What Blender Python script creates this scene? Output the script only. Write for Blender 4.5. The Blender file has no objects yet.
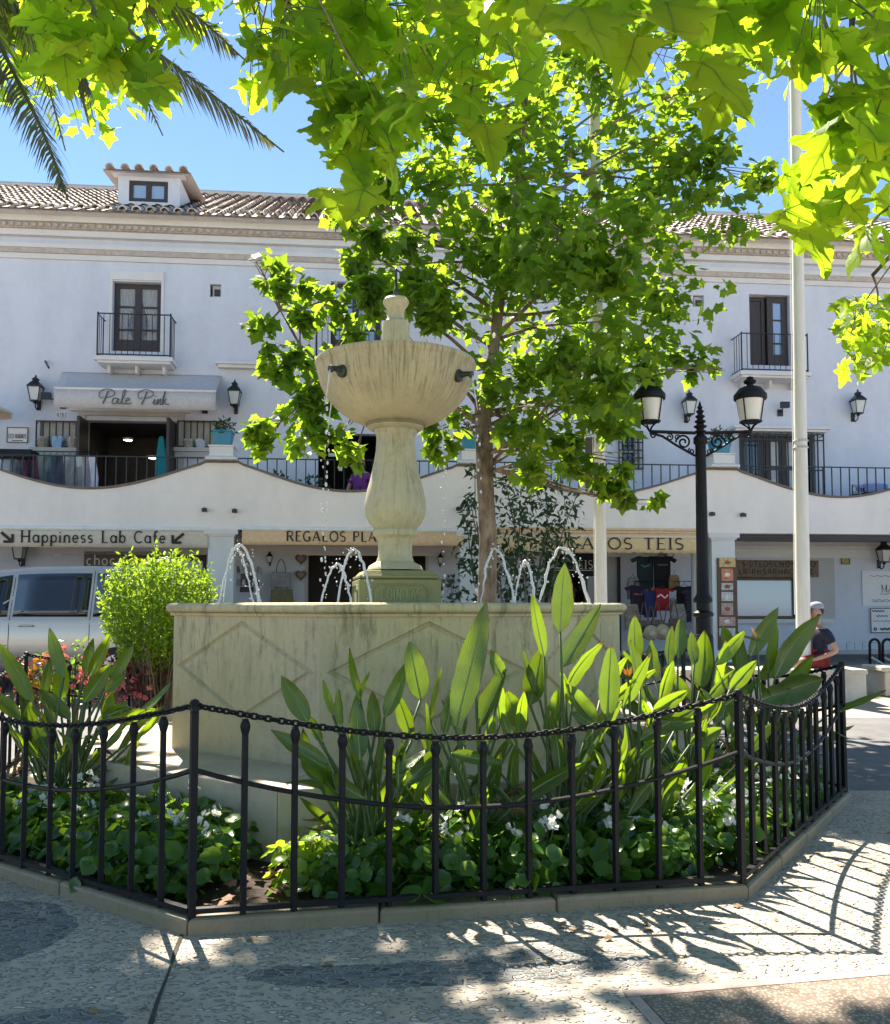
import bpy, bmesh, math, random
import numpy as np
from mathutils import Vector, Matrix, noise
R = math.radians
random.seed(7); rng = np.random.default_rng(7)
sc = bpy.context.scene
COL = sc.collection

# ------------------------------------------------------------------ camera model (used to read positions off the photo)
F = 890.0; PT = math.atan(50/890.0); CAMZ = 1.5
def ray(px, py):
    x = (px-445)/F; u = (555-py)/F
    c, s = math.cos(PT), math.sin(PT)
    return Vector((x, c-u*s, s+u*c))
def at(px, py, Y):
    d = ray(px, py); t = Y/d.y
    return Vector((d.x*t, Y, CAMZ+d.z*t))
def onz(px, py, z=0.0):
    d = ray(px, py); t = (z-CAMZ)/d.z
    return Vector((d.x*t, d.y*t, z))
def sm(x): x = max(0, min(1, x)); return x*x*(3-2*x)
GZ0=.072
def gz(y): return GZ0+(.30-GZ0)*sm((y-9.5)/8.0)

# ------------------------------------------------------------------ mesh builder
class MB:
    def __init__(s): s.v=[]; s.f=[]; s.mi=[]; s.cur=0; s.M=None; s.at=[]
    def add(s, vs, fs, mi=None):
        o=len(s.v)
        if s.M is not None: vs=[tuple(s.M@Vector(p)) for p in vs]
        s.v.extend([tuple(p) for p in vs]); s.f.extend([tuple(i+o for i in f) for f in fs])
        s.mi.extend([s.cur if mi is None else mi]*len(fs))
        return s
    def box(s, c, d, rz=0, rot=None):
        hx,hy,hz=d[0]/2,d[1]/2,d[2]/2
        m = rot if rot is not None else Matrix.Rotation(rz,3,'Z')
        vs=[Vector(c)+m@Vector((a*hx,b*hy,e*hz)) for a in(-1,1) for b in(-1,1) for e in(-1,1)]
        return s.add(vs,[(0,1,3,2),(4,6,7,5),(0,4,5,1),(2,3,7,6),(0,2,6,4),(1,5,7,3)])
    def bx(s,x0,x1,y0,y1,z0,z1): return s.box(((x0+x1)/2,(y0+y1)/2,(z0+z1)/2),(abs(x1-x0),abs(y1-y0),abs(z1-z0)))
    def tube(s, pts, r, n=6, cap=True, sx=1.0):
        pts=[Vector(p) for p in pts]; k=len(pts)
        rs=r if isinstance(r,(list,tuple)) else [r]*k
        vs=[]; up=Vector((0,0,1)); prev=None
        for i,p in enumerate(pts):
            d=(pts[min(i+1,k-1)]-pts[max(i-1,0)])
            if d.length<1e-9: d=Vector((0,0,1))
            d.normalize()
            if prev is None:
                a=d.cross(up)
                if a.length<.05: a=d.cross(Vector((0,1,0)))
            else:
                a=prev-d*prev.dot(d)
                if a.length<1e-5: a=d.cross(up)
            a.normalize(); prev=a; b=d.cross(a)
            for j in range(n):
                t=2*math.pi*(j+.5)/n
                vs.append(p+(a*math.cos(t)+b*math.sin(t)*sx)*rs[i])
        fs=[]
        for i in range(k-1):
            for j in range(n):
                q=(j+1)%n; fs.append((i*n+j,i*n+q,(i+1)*n+q,(i+1)*n+j))
        if cap: fs.append(tuple(range(n))[::-1]); fs.append(tuple((k-1)*n+j for j in range(n)))
        return s.add(vs,fs)
    def lathe(s, prof, c=(0,0,0), n=24, ph=0.0, cap=True):
        vs=[];fs=[]
        for r,z in prof:
            for j in range(n):
                t=ph+2*math.pi*j/n; vs.append((c[0]+r*math.cos(t),c[1]+r*math.sin(t),c[2]+z))
        for i in range(len(prof)-1):
            for j in range(n):
                q=(j+1)%n; fs.append((i*n+j,i*n+q,(i+1)*n+q,(i+1)*n+j))
        if cap: fs.append(tuple(range(n))[::-1]); fs.append(tuple((len(prof)-1)*n+j for j in range(n)))
        return s.add(vs,fs)
    def prism(s, poly, y0, y1):   # polygon in (x,z) extruded along y
        n=len(poly); vs=[(p[0],y0,p[1]) for p in poly]+[(p[0],y1,p[1]) for p in poly]
        fs=[tuple(range(n)),tuple(range(2*n-1,n-1,-1))]+[(j,j+n,(j+1)%n+n,(j+1)%n) for j in range(n)]
        return s.add(vs,fs)
    def prismz(s, poly, z0, z1):
        n=len(poly); vs=[(p[0],p[1],z0) for p in poly]+[(p[0],p[1],z1) for p in poly]
        fs=[tuple(range(n))[::-1],tuple(range(n,2*n))]+[(j,(j+1)%n,(j+1)%n+n,j+n) for j in range(n)]
        return s.add(vs,fs)
    def sphere(s,c,r,n=10,m=6,sq=(1,1,1)):
        prof=[(max(1e-4,r*math.sin(math.pi*i/m)),-r*math.cos(math.pi*i/m)) for i in range(m+1)]
        o=len(s.v); s.lathe(prof,(0,0,0),n)
        for i in range(o,len(s.v)):
            p=s.v[i]; s.v[i]=(c[0]+p[0]*sq[0],c[1]+p[1]*sq[1],c[2]+p[2]*sq[2])
        return s
    def ribbon(s, pts, w, y):     # flat painted stroke in the x,z plane
        pts=[Vector((p[0],p[1])) for p in pts]; k=len(pts); vs=[]
        for i,p in enumerate(pts):
            d=pts[min(i+1,k-1)]-pts[max(i-1,0)]
            if d.length<1e-9: d=Vector((1,0))
            d.normalize(); nn=Vector((-d.y,d.x))*w/2
            vs+=[(p.x+nn.x,y,p.y+nn.y),(p.x-nn.x,y,p.y-nn.y)]
        return s.add(vs,[(2*i,2*i+1,2*i+3,2*i+2) for i in range(k-1)])
    def build(s, name, mat, parent=None, origin=(0,0,0), smooth=False, bevel=0, auto=None):
        me=bpy.data.meshes.new(name)
        o=Vector(origin)
        me.from_pydata([tuple(Vector(p)-o) for p in s.v],[],s.f)
        ms=mat if isinstance(mat,(list,tuple)) else [mat]
        for m in ms: me.materials.append(m)
        if len(ms)>1: me.polygons.foreach_set('material_index',s.mi)
        if smooth:
            me.polygons.foreach_set('use_smooth',[True]*len(me.polygons))
            if auto: 
                try: me.set_sharp_from_angle(angle=R(auto))
                except Exception: pass
        if s.at and len(s.at)==len(s.v):
            A=me.attributes.new('blade','FLOAT_VECTOR','POINT'); A.data.foreach_set('vector',[c for q in s.at for c in q])
        me.update()
        ob=bpy.data.objects.new(name,me); COL.objects.link(ob)
        if parent is not None: ob.parent=parent
        if bevel:
            b=ob.modifiers.new('bevel','BEVEL'); b.width=bevel; b.segments=2; b.limit_method='ANGLE'; b.angle_limit=R(40)
        return ob

def tag(o,label=None,cat=None,group=None,kind=None):
    if label: o['label']=label
    if cat: o['category']=cat
    if group: o['group']=group
    if kind: o['kind']=kind
    return o
def thing(name,label,cat,loc=(0,0,0),rz=0,group=None):
    o=bpy.data.objects.new(name,None); COL.objects.link(o); o.empty_display_size=.1
    o.location=loc; o.rotation_euler=(0,0,rz)
    return tag(o,label,cat,group)
def copy_tree(o,parent=None):
    c=o.copy(); COL.objects.link(c)
    if parent is not None: c.parent=parent
    for ch in list(o.children): copy_tree(ch,c)
    return c
def scatter(tv,tf,pos,mats,scale):
    """numpy instancing of a leaf template into one vertex/face list"""
    tv=np.array(tv,float); n=len(tv)
    V=np.einsum('kij,nj->kni',np.array(mats),tv)*np.array(scale)[:,None,None]+np.array(pos)[:,None,:]
    fs=[]
    for k in range(len(pos)):
        o=k*n
        for f in tf: fs.append(tuple(i+o for i in f))
    return V.reshape(-1,3),fs
def frame(nrm, fwd):
    """3x3 with x=side y=fwd z=normal"""
    z=Vector(nrm).normalized(); y=Vector(fwd); y=y-z*y.dot(z)
    if y.length<1e-4: y=z.orthogonal()
    y.normalize(); x=y.cross(z)
    return np.array([[x.x,y.x,z.x],[x.y,y.y,z.y],[x.z,y.z,z.z]])
def rdir(): 
    v=Vector((random.gauss(0,1),random.gauss(0,1),random.gauss(0,1))); return v.normalized()

# ------------------------------------------------------------------ materials
def newmat(name):
    m=bpy.data.materials.new(name); m.use_nodes=True; nt=m.node_tree; nt.nodes.clear()
    out=nt.nodes.new('ShaderNodeOutputMaterial'); return m,nt,out
def N(nt,t,**k):
    n=nt.nodes.new(t)
    for a,b in k.items():
        if a.startswith('i_'):
            n.inputs[a[2:].replace('_',' ')].default_value=b
        else: setattr(n,a,b)
    return n
def c4(c): return (c[0],c[1],c[2],1)
def tex(nt,scale,coord='Object',detail=4,rough=.6,stretch=(1,1,1),kind='ShaderNodeTexNoise'):
    tc=N(nt,'ShaderNodeTexCoord'); mp=N(nt,'ShaderNodeMapping'); mp.inputs['Scale'].default_value=stretch
    nt.links.new(tc.outputs[coord],mp.inputs['Vector'])
    t=nt.nodes.new(kind); t.inputs['Scale'].default_value=scale
    if kind=='ShaderNodeTexNoise': t.inputs['Detail'].default_value=detail; t.inputs['Roughness'].default_value=rough
    nt.links.new(mp.outputs['Vector'],t.inputs['Vector']); return t
def ramp(nt,src,stops):
    r=N(nt,'ShaderNodeValToRGB'); e=r.color_ramp.elements
    while len(e)<len(stops): e.new(.5)
    for i,(p,c) in enumerate(stops): e[i].position=p; e[i].color=c4(c) if len(c)==3 else c
    nt.links.new(src,r.inputs['Fac']); return r
def mixc(nt,fac,a,b,mode='MIX'):
    m=N(nt,'ShaderNodeMix',data_type='RGBA',blend_type=mode)
    for sock,val in ((m.inputs[0],fac),(m.inputs[6],a),(m.inputs[7],b)):
        if isinstance(val,(int,float)): sock.default_value=val
        elif isinstance(val,tuple): sock.default_value=c4(val)
        else: nt.links.new(val,sock)
    return m.outputs[2]
def math_(nt,op,a,b=None,clamp=False):
    m=N(nt,'ShaderNodeMath',operation=op,use_clamp=clamp)
    for i,val in enumerate((a,b)):
        if val is None: continue
        if isinstance(val,(int,float)): m.inputs[i].default_value=val
        else: nt.links.new(val,m.inputs[i])
    return m.outputs[0]
def principled(nt,out,col,rough=.6,metal=0,spec=.5,bump=None,bstr=.3,bdist=.01):
    p=N(nt,'ShaderNodeBsdfPrincipled')
    if isinstance(col,tuple): p.inputs['Base Color'].default_value=c4(col)
    else: nt.links.new(col,p.inputs['Base Color'])
    if isinstance(rough,(int,float)): p.inputs['Roughness'].default_value=rough
    else: nt.links.new(rough,p.inputs['Roughness'])
    p.inputs['Metallic'].default_value=metal; p.inputs['Specular IOR Level'].default_value=spec
    if bump is not None:
        b=N(nt,'ShaderNodeBump'); b.inputs['Strength'].default_value=bstr; b.inputs['Distance'].default_value=bdist
        nt.links.new(bump,b.inputs['Height']); nt.links.new(b.outputs['Normal'],p.inputs['Normal'])
    nt.links.new(p.outputs[0],out.inputs['Surface']); return p
def simple(name,col,rough=.6,metal=0,var=.25,scale=6,spec=.5,bstr=.15,bdist=.004,stretch=(1,1,1)):
    m,nt,out=newmat(name)
    t=tex(nt,scale,detail=5,stretch=stretch)
    lo=tuple(c*(1-var) for c in col); hi=tuple(min(1,c*(1+var*.6)) for c in col)
    r=ramp(nt,t.outputs['Fac'],[(.3,lo),(.7,hi)])
    principled(nt,out,r.outputs[0],rough,metal,spec,t.outputs['Fac'],bstr,bdist); return m
def leafmat(name,dark,light,trans,tw=.45,rough=.4,gl=.5,scale=3,back=None):
    """leaf: reflecting blade mixed with light passing through it; every leaf its own tint"""
    m,nt,out=newmat(name)
    g=N(nt,'ShaderNodeNewGeometry')
    t=tex(nt,scale,detail=3)
    a=math_(nt,'MULTIPLY',g.outputs['Random Per Island'],.65); b=math_(nt,'MULTIPLY',t.outputs['Fac'],.5)
    f=math_(nt,'ADD',a,b,True)
    col=mixc(nt,f,dark,light)
    if name=='overhead_leaf':
        vs=tex(nt,16,kind='ShaderNodeTexVoronoi'); sc3=N(nt,'ShaderNodeSeparateColor'); nt.links.new(vs.outputs['Color'],sc3.inputs[0]); spot=math_(nt,'MULTIPLY',math_(nt,'LESS_THAN',vs.outputs['Distance'],.16),math_(nt,'GREATER_THAN',sc3.outputs[0],.86)); col=mixc(nt,spot,col,(.09,.045,.02))
    if back is not None:
        col=mixc(nt,g.outputs['Backfacing'],col,back)
    p=N(nt,'ShaderNodeBsdfPrincipled'); nt.links.new(col,p.inputs['Base Color'])
    p.inputs['Roughness'].default_value=rough; p.inputs['Specular IOR Level'].default_value=gl
    tr=N(nt,'ShaderNodeBsdfTranslucent')
    tcol=mixc(nt,f,tuple(c*.75 for c in trans),trans); nt.links.new(tcol,tr.inputs['Color'])
    mx=N(nt,'ShaderNodeMixShader'); mx.inputs[0].default_value=tw
    nt.links.new(p.outputs[0],mx.inputs[1]); nt.links.new(tr.outputs[0],mx.inputs[2])
    nt.links.new(mx.outputs[0],out.inputs['Surface']); return m

M={}
def wallmat(name,col,streak=.06):
    m,nt,out=newmat(name)
    t=tex(nt,1.3,detail=6,stretch=(1,1,.35)); t2=tex(nt,60,detail=4)
    t3=tex(nt,5,detail=6,rough=.7); tt=math_(nt,'ADD',math_(nt,'MULTIPLY',t.outputs['Fac'],.65),math_(nt,'MULTIPLY',t3.outputs['Fac'],.35))
    r=ramp(nt,tt,[(.32,tuple(c*(1-streak*2.2) for c in col)),(.58,col)])
    principled(nt,out,r.outputs[0],.8,0,.2,t2.outputs['Fac'],.25,.004); return m
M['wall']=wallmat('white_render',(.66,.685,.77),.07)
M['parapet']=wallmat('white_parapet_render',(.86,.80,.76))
M['wall2']=wallmat('white_trim',(.72,.71,.71),.05)
M['greytrim']=wallmat('grey_trim',(.52,.51,.50),.08)
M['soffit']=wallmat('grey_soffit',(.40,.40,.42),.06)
M['coping']=simple('dark_coping',(.16,.13,.115),.7)
M['brick']=simple('brown_brick_moulding',(.50,.43,.38),.8,scale=9)
M['iron']=simple('black_iron',(.008,.008,.010),.55,scale=30,bstr=.35,bdist=.002,spec=.25)
M['ironb']=simple('black_wall_iron',(.012,.012,.014),.45,scale=20)
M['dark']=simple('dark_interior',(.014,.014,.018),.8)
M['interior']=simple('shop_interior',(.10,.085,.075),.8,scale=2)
M['wood']=simple('dark_brown_wood',(.045,.033,.032),.5,stretch=(6,6,.6))
M['wood2']=simple('brown_wood',(.10,.055,.032),.55,stretch=(6,6,.6))
M['curtain']=simple('lace_curtain',(.55,.53,.48),.9,scale=14,stretch=(3,1,.3))
M['white']=simple('white_paint',(.78,.77,.74),.45,var=.08)
M['polewhite']=simple('pole_paint',(.74,.70,.62),.45,var=.10,stretch=(4,4,.4))
M['marble']=None
def glass(name,col=(.05,.06,.08),rough=.06):
    m,nt,out=newmat(name); principled(nt,out,col,rough,0,.9); return m
M['pane']=glass('window_pane',(.03,.035,.045))
M['panesky']=glass('window_pane_painted_sky',(.30,.42,.62),.08)  # blue of the reflected sky painted into the pane's base colour
M['milk']=simple('milky_lantern_glass',(.80,.76,.68),.3,var=.06)
M['lglass']=simple('frosted_lantern_glass',(.62,.63,.62),.25,var=.08)
def stone(name,base,streak,green,gamt,zlo=0,zhi=1,streakamt=1):
    m,nt,out=newmat(name)
    t=tex(nt,2.2,detail=6,rough=.65); s=tex(nt,8,detail=6,rough=.75,stretch=(1.4,1.4,.30)); s2=tex(nt,24,detail=5,rough=.7,stretch=(1.5,1.5,.26)); g=tex(nt,1.1,detail=4); fine=tex(nt,70,detail=3)
    c=ramp(nt,t.outputs['Fac'],[(.25,tuple(x*.62 for x in base)),(.7,base)]).outputs[0]
    k=ramp(nt,s.outputs['Fac'],[(.50,(0,0,0)),(.66,(1,1,1))]).outputs[0]
    k2=ramp(nt,s2.outputs['Fac'],[(.54,(0,0,0)),(.66,(1,1,1))]).outputs[0]
    pm=tex(nt,1.9,detail=3,stretch=(1,1,.6)); pmk=ramp(nt,pm.outputs['Fac'],[(.42,(.12,)*3),(.60,(1,1,1))]).outputs[0]
    kk=math_(nt,'MULTIPLY',math_(nt,'MULTIPLY',math_(nt,'MAXIMUM',math_(nt,'MULTIPLY',k2,1.0),math_(nt,'MULTIPLY',k,.6)),pmk),streakamt)
    c=mixc(nt,kk,c,streak)
    li=tex(nt,13,detail=7,rough=.75); c=mixc(nt,math_(nt,'MULTIPLY',ramp(nt,li.outputs['Fac'],[(.53,(0,0,0)),(.64,(1,1,1))]).outputs[0],.32),c,tuple(x*.55 for x in green))
    pal=tex(nt,3.1,detail=6,rough=.7); c=mixc(nt,math_(nt,'MULTIPLY',ramp(nt,pal.outputs['Fac'],[(.55,(0,0,0)),(.68,(1,1,1))]).outputs[0],.35),c,tuple(min(.8,x*1.25) for x in base))
    gg=math_(nt,'MULTIPLY',ramp(nt,g.outputs['Fac'],[(.35,(.25,)*3),(.65,(1,1,1))]).outputs[0],gamt)
    c=mixc(nt,gg,c,green)
    h=math_(nt,'ADD',math_(nt,'MULTIPLY',fine.outputs['Fac'],.4),t.outputs['Fac'])
    h=math_(nt,'SUBTRACT',h,math_(nt,'MULTIPLY',kk,.35))
    principled(nt,out,c,.62,0,.35,h,.5,.012); return m
M['marble']=stone('weathered_marble',(.62,.53,.37),(.13,.115,.085),(.42,.37,.15),.55,streakamt=1.0)
M['bowl']=stone('streaked_marble_bowl',(.58,.50,.34),(.10,.095,.05),(.36,.34,.17),.45,streakamt=.3)
m=M['bowl']; nt=m.node_tree; P_=[n for n in nt.nodes if n.type=='BSDF_PRINCIPLED'][0]
tc=N(nt,'ShaderNodeTexCoord'); sp=N(nt,'ShaderNodeSeparateXYZ'); nt.links.new(tc.outputs['Object'],sp.inputs[0]); an=math_(nt,'ARCTAN2',sp.outputs[1],sp.outputs[0])
cx=N(nt,'ShaderNodeCombineXYZ'); nt.links.new(math_(nt,'MULTIPLY',an,10),cx.inputs[0]); nt.links.new(math_(nt,'MULTIPLY',sp.outputs[2],1.3),cx.inputs[1])
n1=N(nt,'ShaderNodeTexNoise'); n1.inputs['Scale'].default_value=2.6; n1.inputs['Detail'].default_value=6; n1.inputs['Roughness'].default_value=.7; nt.links.new(cx.outputs[0],n1.inputs['Vector'])
k_=ramp(nt,n1.outputs['Fac'],[(.50,(0,0,0)),(.60,(1,1,1))]).outputs[0]
fade=math_(nt,'MINIMUM',math_(nt,'MAXIMUM',math_(nt,'MULTIPLY',math_(nt,'SUBTRACT',sp.outputs[2],3.02),4.5),.12),1)
src=P_.inputs['Base Color'].links[0].from_socket; nt.links.new(mixc(nt,math_(nt,'MULTIPLY',math_(nt,'MULTIPLY',k_,fade),.6),src,(.13,.12,.06)),P_.inputs['Base Color'])
M['column']=stone('column_marble',(.58,.52,.37),(.22,.20,.10),(.35,.35,.17),.55,streakamt=1.0)
for key_,kz,sc_,amt in (('marble',1.05,1.0,.75),('column',2.2,.9,.35)):
    m=M[key_]; nt=m.node_tree; P_=[n for n in nt.nodes if n.type=='BSDF_PRINCIPLED'][0]
    tc=N(nt,'ShaderNodeTexCoord'); sp=N(nt,'ShaderNodeSeparateXYZ'); nt.links.new(tc.outputs['Object'],sp.inputs[0]); an=math_(nt,'ARCTAN2',sp.outputs[1],sp.outputs[0])
    cx=N(nt,'ShaderNodeCombineXYZ'); nt.links.new(math_(nt,'MULTIPLY',an,7 if key_=='marble' else 2.5),cx.inputs[0]); nt.links.new(math_(nt,'MULTIPLY',sp.outputs[2],.55),cx.inputs[1])
    n1=N(nt,'ShaderNodeTexNoise'); n1.inputs['Scale'].default_value=3.2; n1.inputs['Detail'].default_value=7; n1.inputs['Roughness'].default_value=.75; nt.links.new(cx.outputs[0],n1.inputs['Vector'])
    k_=ramp(nt,n1.outputs['Fac'],[(.52,(0,0,0)),(.62,(1,1,1))]).outputs[0]
    fade=math_(nt,'MINIMUM',math_(nt,'MAXIMUM',math_(nt,'MULTIPLY',math_(nt,'SUBTRACT',sp.outputs[2],kz-.25),2.2),.06),1)
    src=P_.inputs['Base Color'].links[0].from_socket; nt.links.new(mixc(nt,math_(nt,'MULTIPLY',math_(nt,'MULTIPLY',k_,fade),amt),src,(.17,.16,.085)),P_.inputs['Base Color'])
M['algae']=stone('mossy_marble',(.33,.31,.15),(.11,.11,.05),(.22,.22,.07),.7,streakamt=.3)
M['algaeletter']=simple('carved_letters',(.30,.30,.13),.7)
M['kerb']=stone('kerb_stone',(.42,.31,.225),(.10,.08,.05),(.17,.155,.07),.75,streakamt=.6)
M['step']=stone('step_stone',(.55,.46,.34),(.25,.20,.14),(.42,.36,.22),.25,streakamt=.35)
M['bench']=stone('bench_stone',(.66,.60,.50),(.40,.36,.30),(.55,.5,.4),.2,streakamt=.2)
M['bronze']=simple('bronze_spout',(.05,.06,.05),.45,.6,scale=20)
M['soil']=simple('dark_soil',(.05,.032,.022),.95,scale=25,var=.6,bstr=.9,bdist=.03)
M['tile']=None
m,nt,out=newmat('roof_tile'); g=N(nt,'ShaderNodeNewGeometry'); t=tex(nt,7,detail=5)
f=math_(nt,'ADD',math_(nt,'MULTIPLY',g.outputs['Random Per Island'],.6),math_(nt,'MULTIPLY',t.outputs['Fac'],.5),True)
rr=ramp(nt,f,[(.15,(.34,.28,.25)),(.5,(.52,.45,.40)),(.85,(.70,.64,.59))])
principled(nt,out,rr.outputs[0],.85,0,.2,t.outputs['Fac'],.5,.01); M['tile']=m
# pebble mosaic
def pebble():
    m,nt,out=newmat('pebble_mosaic')
    tc=N(nt,'ShaderNodeTexCoord'); P=tc.outputs['Object']
    sep=N(nt,'ShaderNodeSeparateXYZ'); nt.links.new(P,sep.inputs[0])
    wob=N(nt,'ShaderNodeTexNoise'); wob.inputs['Scale'].default_value=9; nt.links.new(P,wob.inputs['Vector'])
    def ell(cx,cy,rx,ry,rot):
        vs=N(nt,'ShaderNodeMapping',vector_type='TEXTURE'); vs.inputs['Location'].default_value=(cx,cy,0); vs.inputs['Rotation'].default_value=(0,0,rot); vs.inputs['Scale'].default_value=(rx,ry,1e6)
        nt.links.new(P,vs.inputs['Vector']); l=N(nt,'ShaderNodeVectorMath',operation='LENGTH'); nt.links.new(vs.outputs[0],l.inputs[0])
        d=math_(nt,'ADD',l.outputs['Value'],math_(nt,'MULTIPLY',math_(nt,'SUBTRACT',wob.outputs['Fac'],.5),.25))
        return math_(nt,'LESS_THAN',d,1.0)
    mask=None
    shapes=[(-2.08,3.95,.44,.44,.2),(.02,3.60,.80,.17,.10),(-1.40,3.08,.30,.15,.3),(2.6,4.1,.5,.13,.9),(-3.6,4.6,.5,.4,0),(1.2,2.6,.9,.14,.2)]
    for sh in shapes:
        e=ell(*sh); mask=e if mask is None else math_(nt,'MAXIMUM',mask,e)
    cut=ell(-.28,3.73,.58,.10,.10)
    mask=math_(nt,'MAXIMUM',math_(nt,'SUBTRACT',mask,math_(nt,'MULTIPLY',cut,1)),0)
    mp=N(nt,'ShaderNodeMapping'); mp.inputs['Scale'].default_value=(.8,1.35,1); mp.inputs['Rotation'].default_value=(0,0,.3); nt.links.new(P,mp.inputs['Vector'])
    dist=N(nt,'ShaderNodeTexNoise'); dist.inputs['Scale'].default_value=14; nt.links.new(P,dist.inputs['Vector'])
    vm=N(nt,'ShaderNodeVectorMath',operation='MULTIPLY_ADD'); nt.links.new(dist.outputs['Color'],vm.inputs[0]); vm.inputs[1].default_value=(.07,.07,0); nt.links.new(mp.outputs[0],vm.inputs[2])
    def vor(feat,sc_): 
        v=N(nt,'ShaderNodeTexVoronoi',voronoi_dimensions='2D',feature=feat); v.inputs['Scale'].default_value=sc_; nt.links.new(vm.outputs[0],v.inputs['Vector']); return v
    v1=vor('F1',24); v2=vor('DISTANCE_TO_EDGE',24)
    sepc=N(nt,'ShaderNodeSeparateColor'); nt.links.new(v1.outputs['Color'],sepc.inputs[0])
    # scattered pale pebbles standing in mortar
    rad=math_(nt,'ADD',math_(nt,'MULTIPLY',sepc.outputs[0],.30),.12)
    prof=math_(nt,'SUBTRACT',rad,v1.outputs['Distance']); prof=math_(nt,'MINIMUM',math_(nt,'MAXIMUM',math_(nt,'MULTIPLY',prof,7),0),1)
    darkst=math_(nt,'MINIMUM',math_(nt,'MAXIMUM',math_(nt,'MULTIPLY',math_(nt,'SUBTRACT',v2.outputs['Distance'],.07),8),0),1)
    big=N(nt,'ShaderNodeTexNoise'); big.inputs['Scale'].default_value=1.7; big.inputs['Detail'].default_value=8; nt.links.new(P,big.inputs['Vector'])
    med=N(nt,'ShaderNodeTexNoise'); med.inputs['Scale'].default_value=17; med.inputs['Detail'].default_value=6; nt.links.new(P,med.inputs['Vector'])
    mort=ramp(nt,math_(nt,'ADD',math_(nt,'MULTIPLY',big.outputs['Fac'],.6),math_(nt,'MULTIPLY',med.outputs['Fac'],.4)),[(.32,(.28,.235,.18)),(.66,(.49,.43,.345))]).outputs[0]
    lst=mixc(nt,sepc.outputs[1],(.36,.33,.28),(.66,.61,.53))
    dst=mixc(nt,sepc.outputs[1],(.07,.075,.08),(.24,.25,.25))
    ring=math_(nt,'MULTIPLY',math_(nt,'LESS_THAN',math_(nt,'ABSOLUTE',math_(nt,'SUBTRACT',v1.outputs['Distance'],math_(nt,'ADD',rad,.03))),.045),.55)  # crevice shade around each pebble, painted dark into the mortar colour
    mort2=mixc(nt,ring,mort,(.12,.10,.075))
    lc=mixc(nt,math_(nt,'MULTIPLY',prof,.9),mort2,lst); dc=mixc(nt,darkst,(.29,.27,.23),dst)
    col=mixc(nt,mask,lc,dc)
    hl=mixc(nt,mask,prof,darkst)
    fine=N(nt,'ShaderNodeTexNoise'); fine.inputs['Scale'].default_value=90; fine.inputs['Detail'].default_value=4; nt.links.new(P,fine.inputs['Vector'])
    h=math_(nt,'ADD',math_(nt,'ADD',hl,math_(nt,'MULTIPLY',fine.outputs['Fac'],.35)),math_(nt,'MULTIPLY',med.outputs['Fac'],.6))
    principled(nt,out,col,.62,0,.4,h,1.0,.02); return m
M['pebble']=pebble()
M['asphalt']=simple('grey_asphalt',(.14,.138,.135),.9,scale=3,var=.3,bstr=.4,bdist=.004)
m,nt,out=newmat('pale_paving'); t=tex(nt,1.5,detail=6); br=tex(nt,1.0,kind='ShaderNodeTexBrick'); br.inputs['Scale'].default_value=1.6; br.inputs['Mortar Size'].default_value=.012
br.inputs['Color1'].default_value=c4((.44,.37,.29)); br.inputs['Color2'].default_value=c4((.36,.30,.24)); br.inputs['Mortar'].default_value=c4((.2,.17,.14))
principled(nt,out,mixc(nt,t.outputs['Fac'],br.outputs['Color'],(.33,.28,.22)),.8,0,.3,br.outputs['Fac'],-.2,.004); M['paving']=m
M['aggregate']=None
m,nt,out=newmat('exposed_aggregate'); v=tex(nt,75,kind='ShaderNodeTexVoronoi'); r_=ramp(nt,v.outputs['Distance'],[(.15,(.55,.46,.35)),(.55,(.22,.17,.13))])
sp=N(nt,'ShaderNodeSeparateColor'); nt.links.new(v.outputs['Color'],sp.inputs[0])
principled(nt,out,mixc(nt,math_(nt,'MULTIPLY',sp.outputs[0],.6),r_.outputs[0],(.12,.09,.07)),.8,0,.3,v.outputs['Distance'],-.5,.006); M['aggregate']=m
M['pinkstrip']=simple('pink_strip',(.40,.30,.26),.75,scale=30,var=.2)
M['crack']=simple('dark_joint',(.05,.045,.035),.95)
# leaves
M['tree_leaf']=leafmat('tree_leaf',(.026,.070,.012),(.080,.155,.026),(.42,.64,.03),.56,.50,.28)
M['near_leaf']=leafmat('overhead_leaf',(.035,.09,.014),(.075,.15,.02),(.60,.86,.03),.66,.52,.22,scale=6)
M['vein']=leafmat('leaf_vein',(.10,.17,.03),(.14,.20,.05),(.55,.70,.08),.5,.5,.3)
M['palm_leaf']=leafmat('palm_leaf',(.06,.075,.03),(.13,.14,.07),(.20,.22,.06),.3,.45,.4)
M['bop_leaf']=leafmat('bird_of_paradise_leaf',(.013,.044,.011),(.045,.105,.02),(.36,.56,.012),.38,.26,.6,scale=5,back=(.06,.115,.045))
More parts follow.
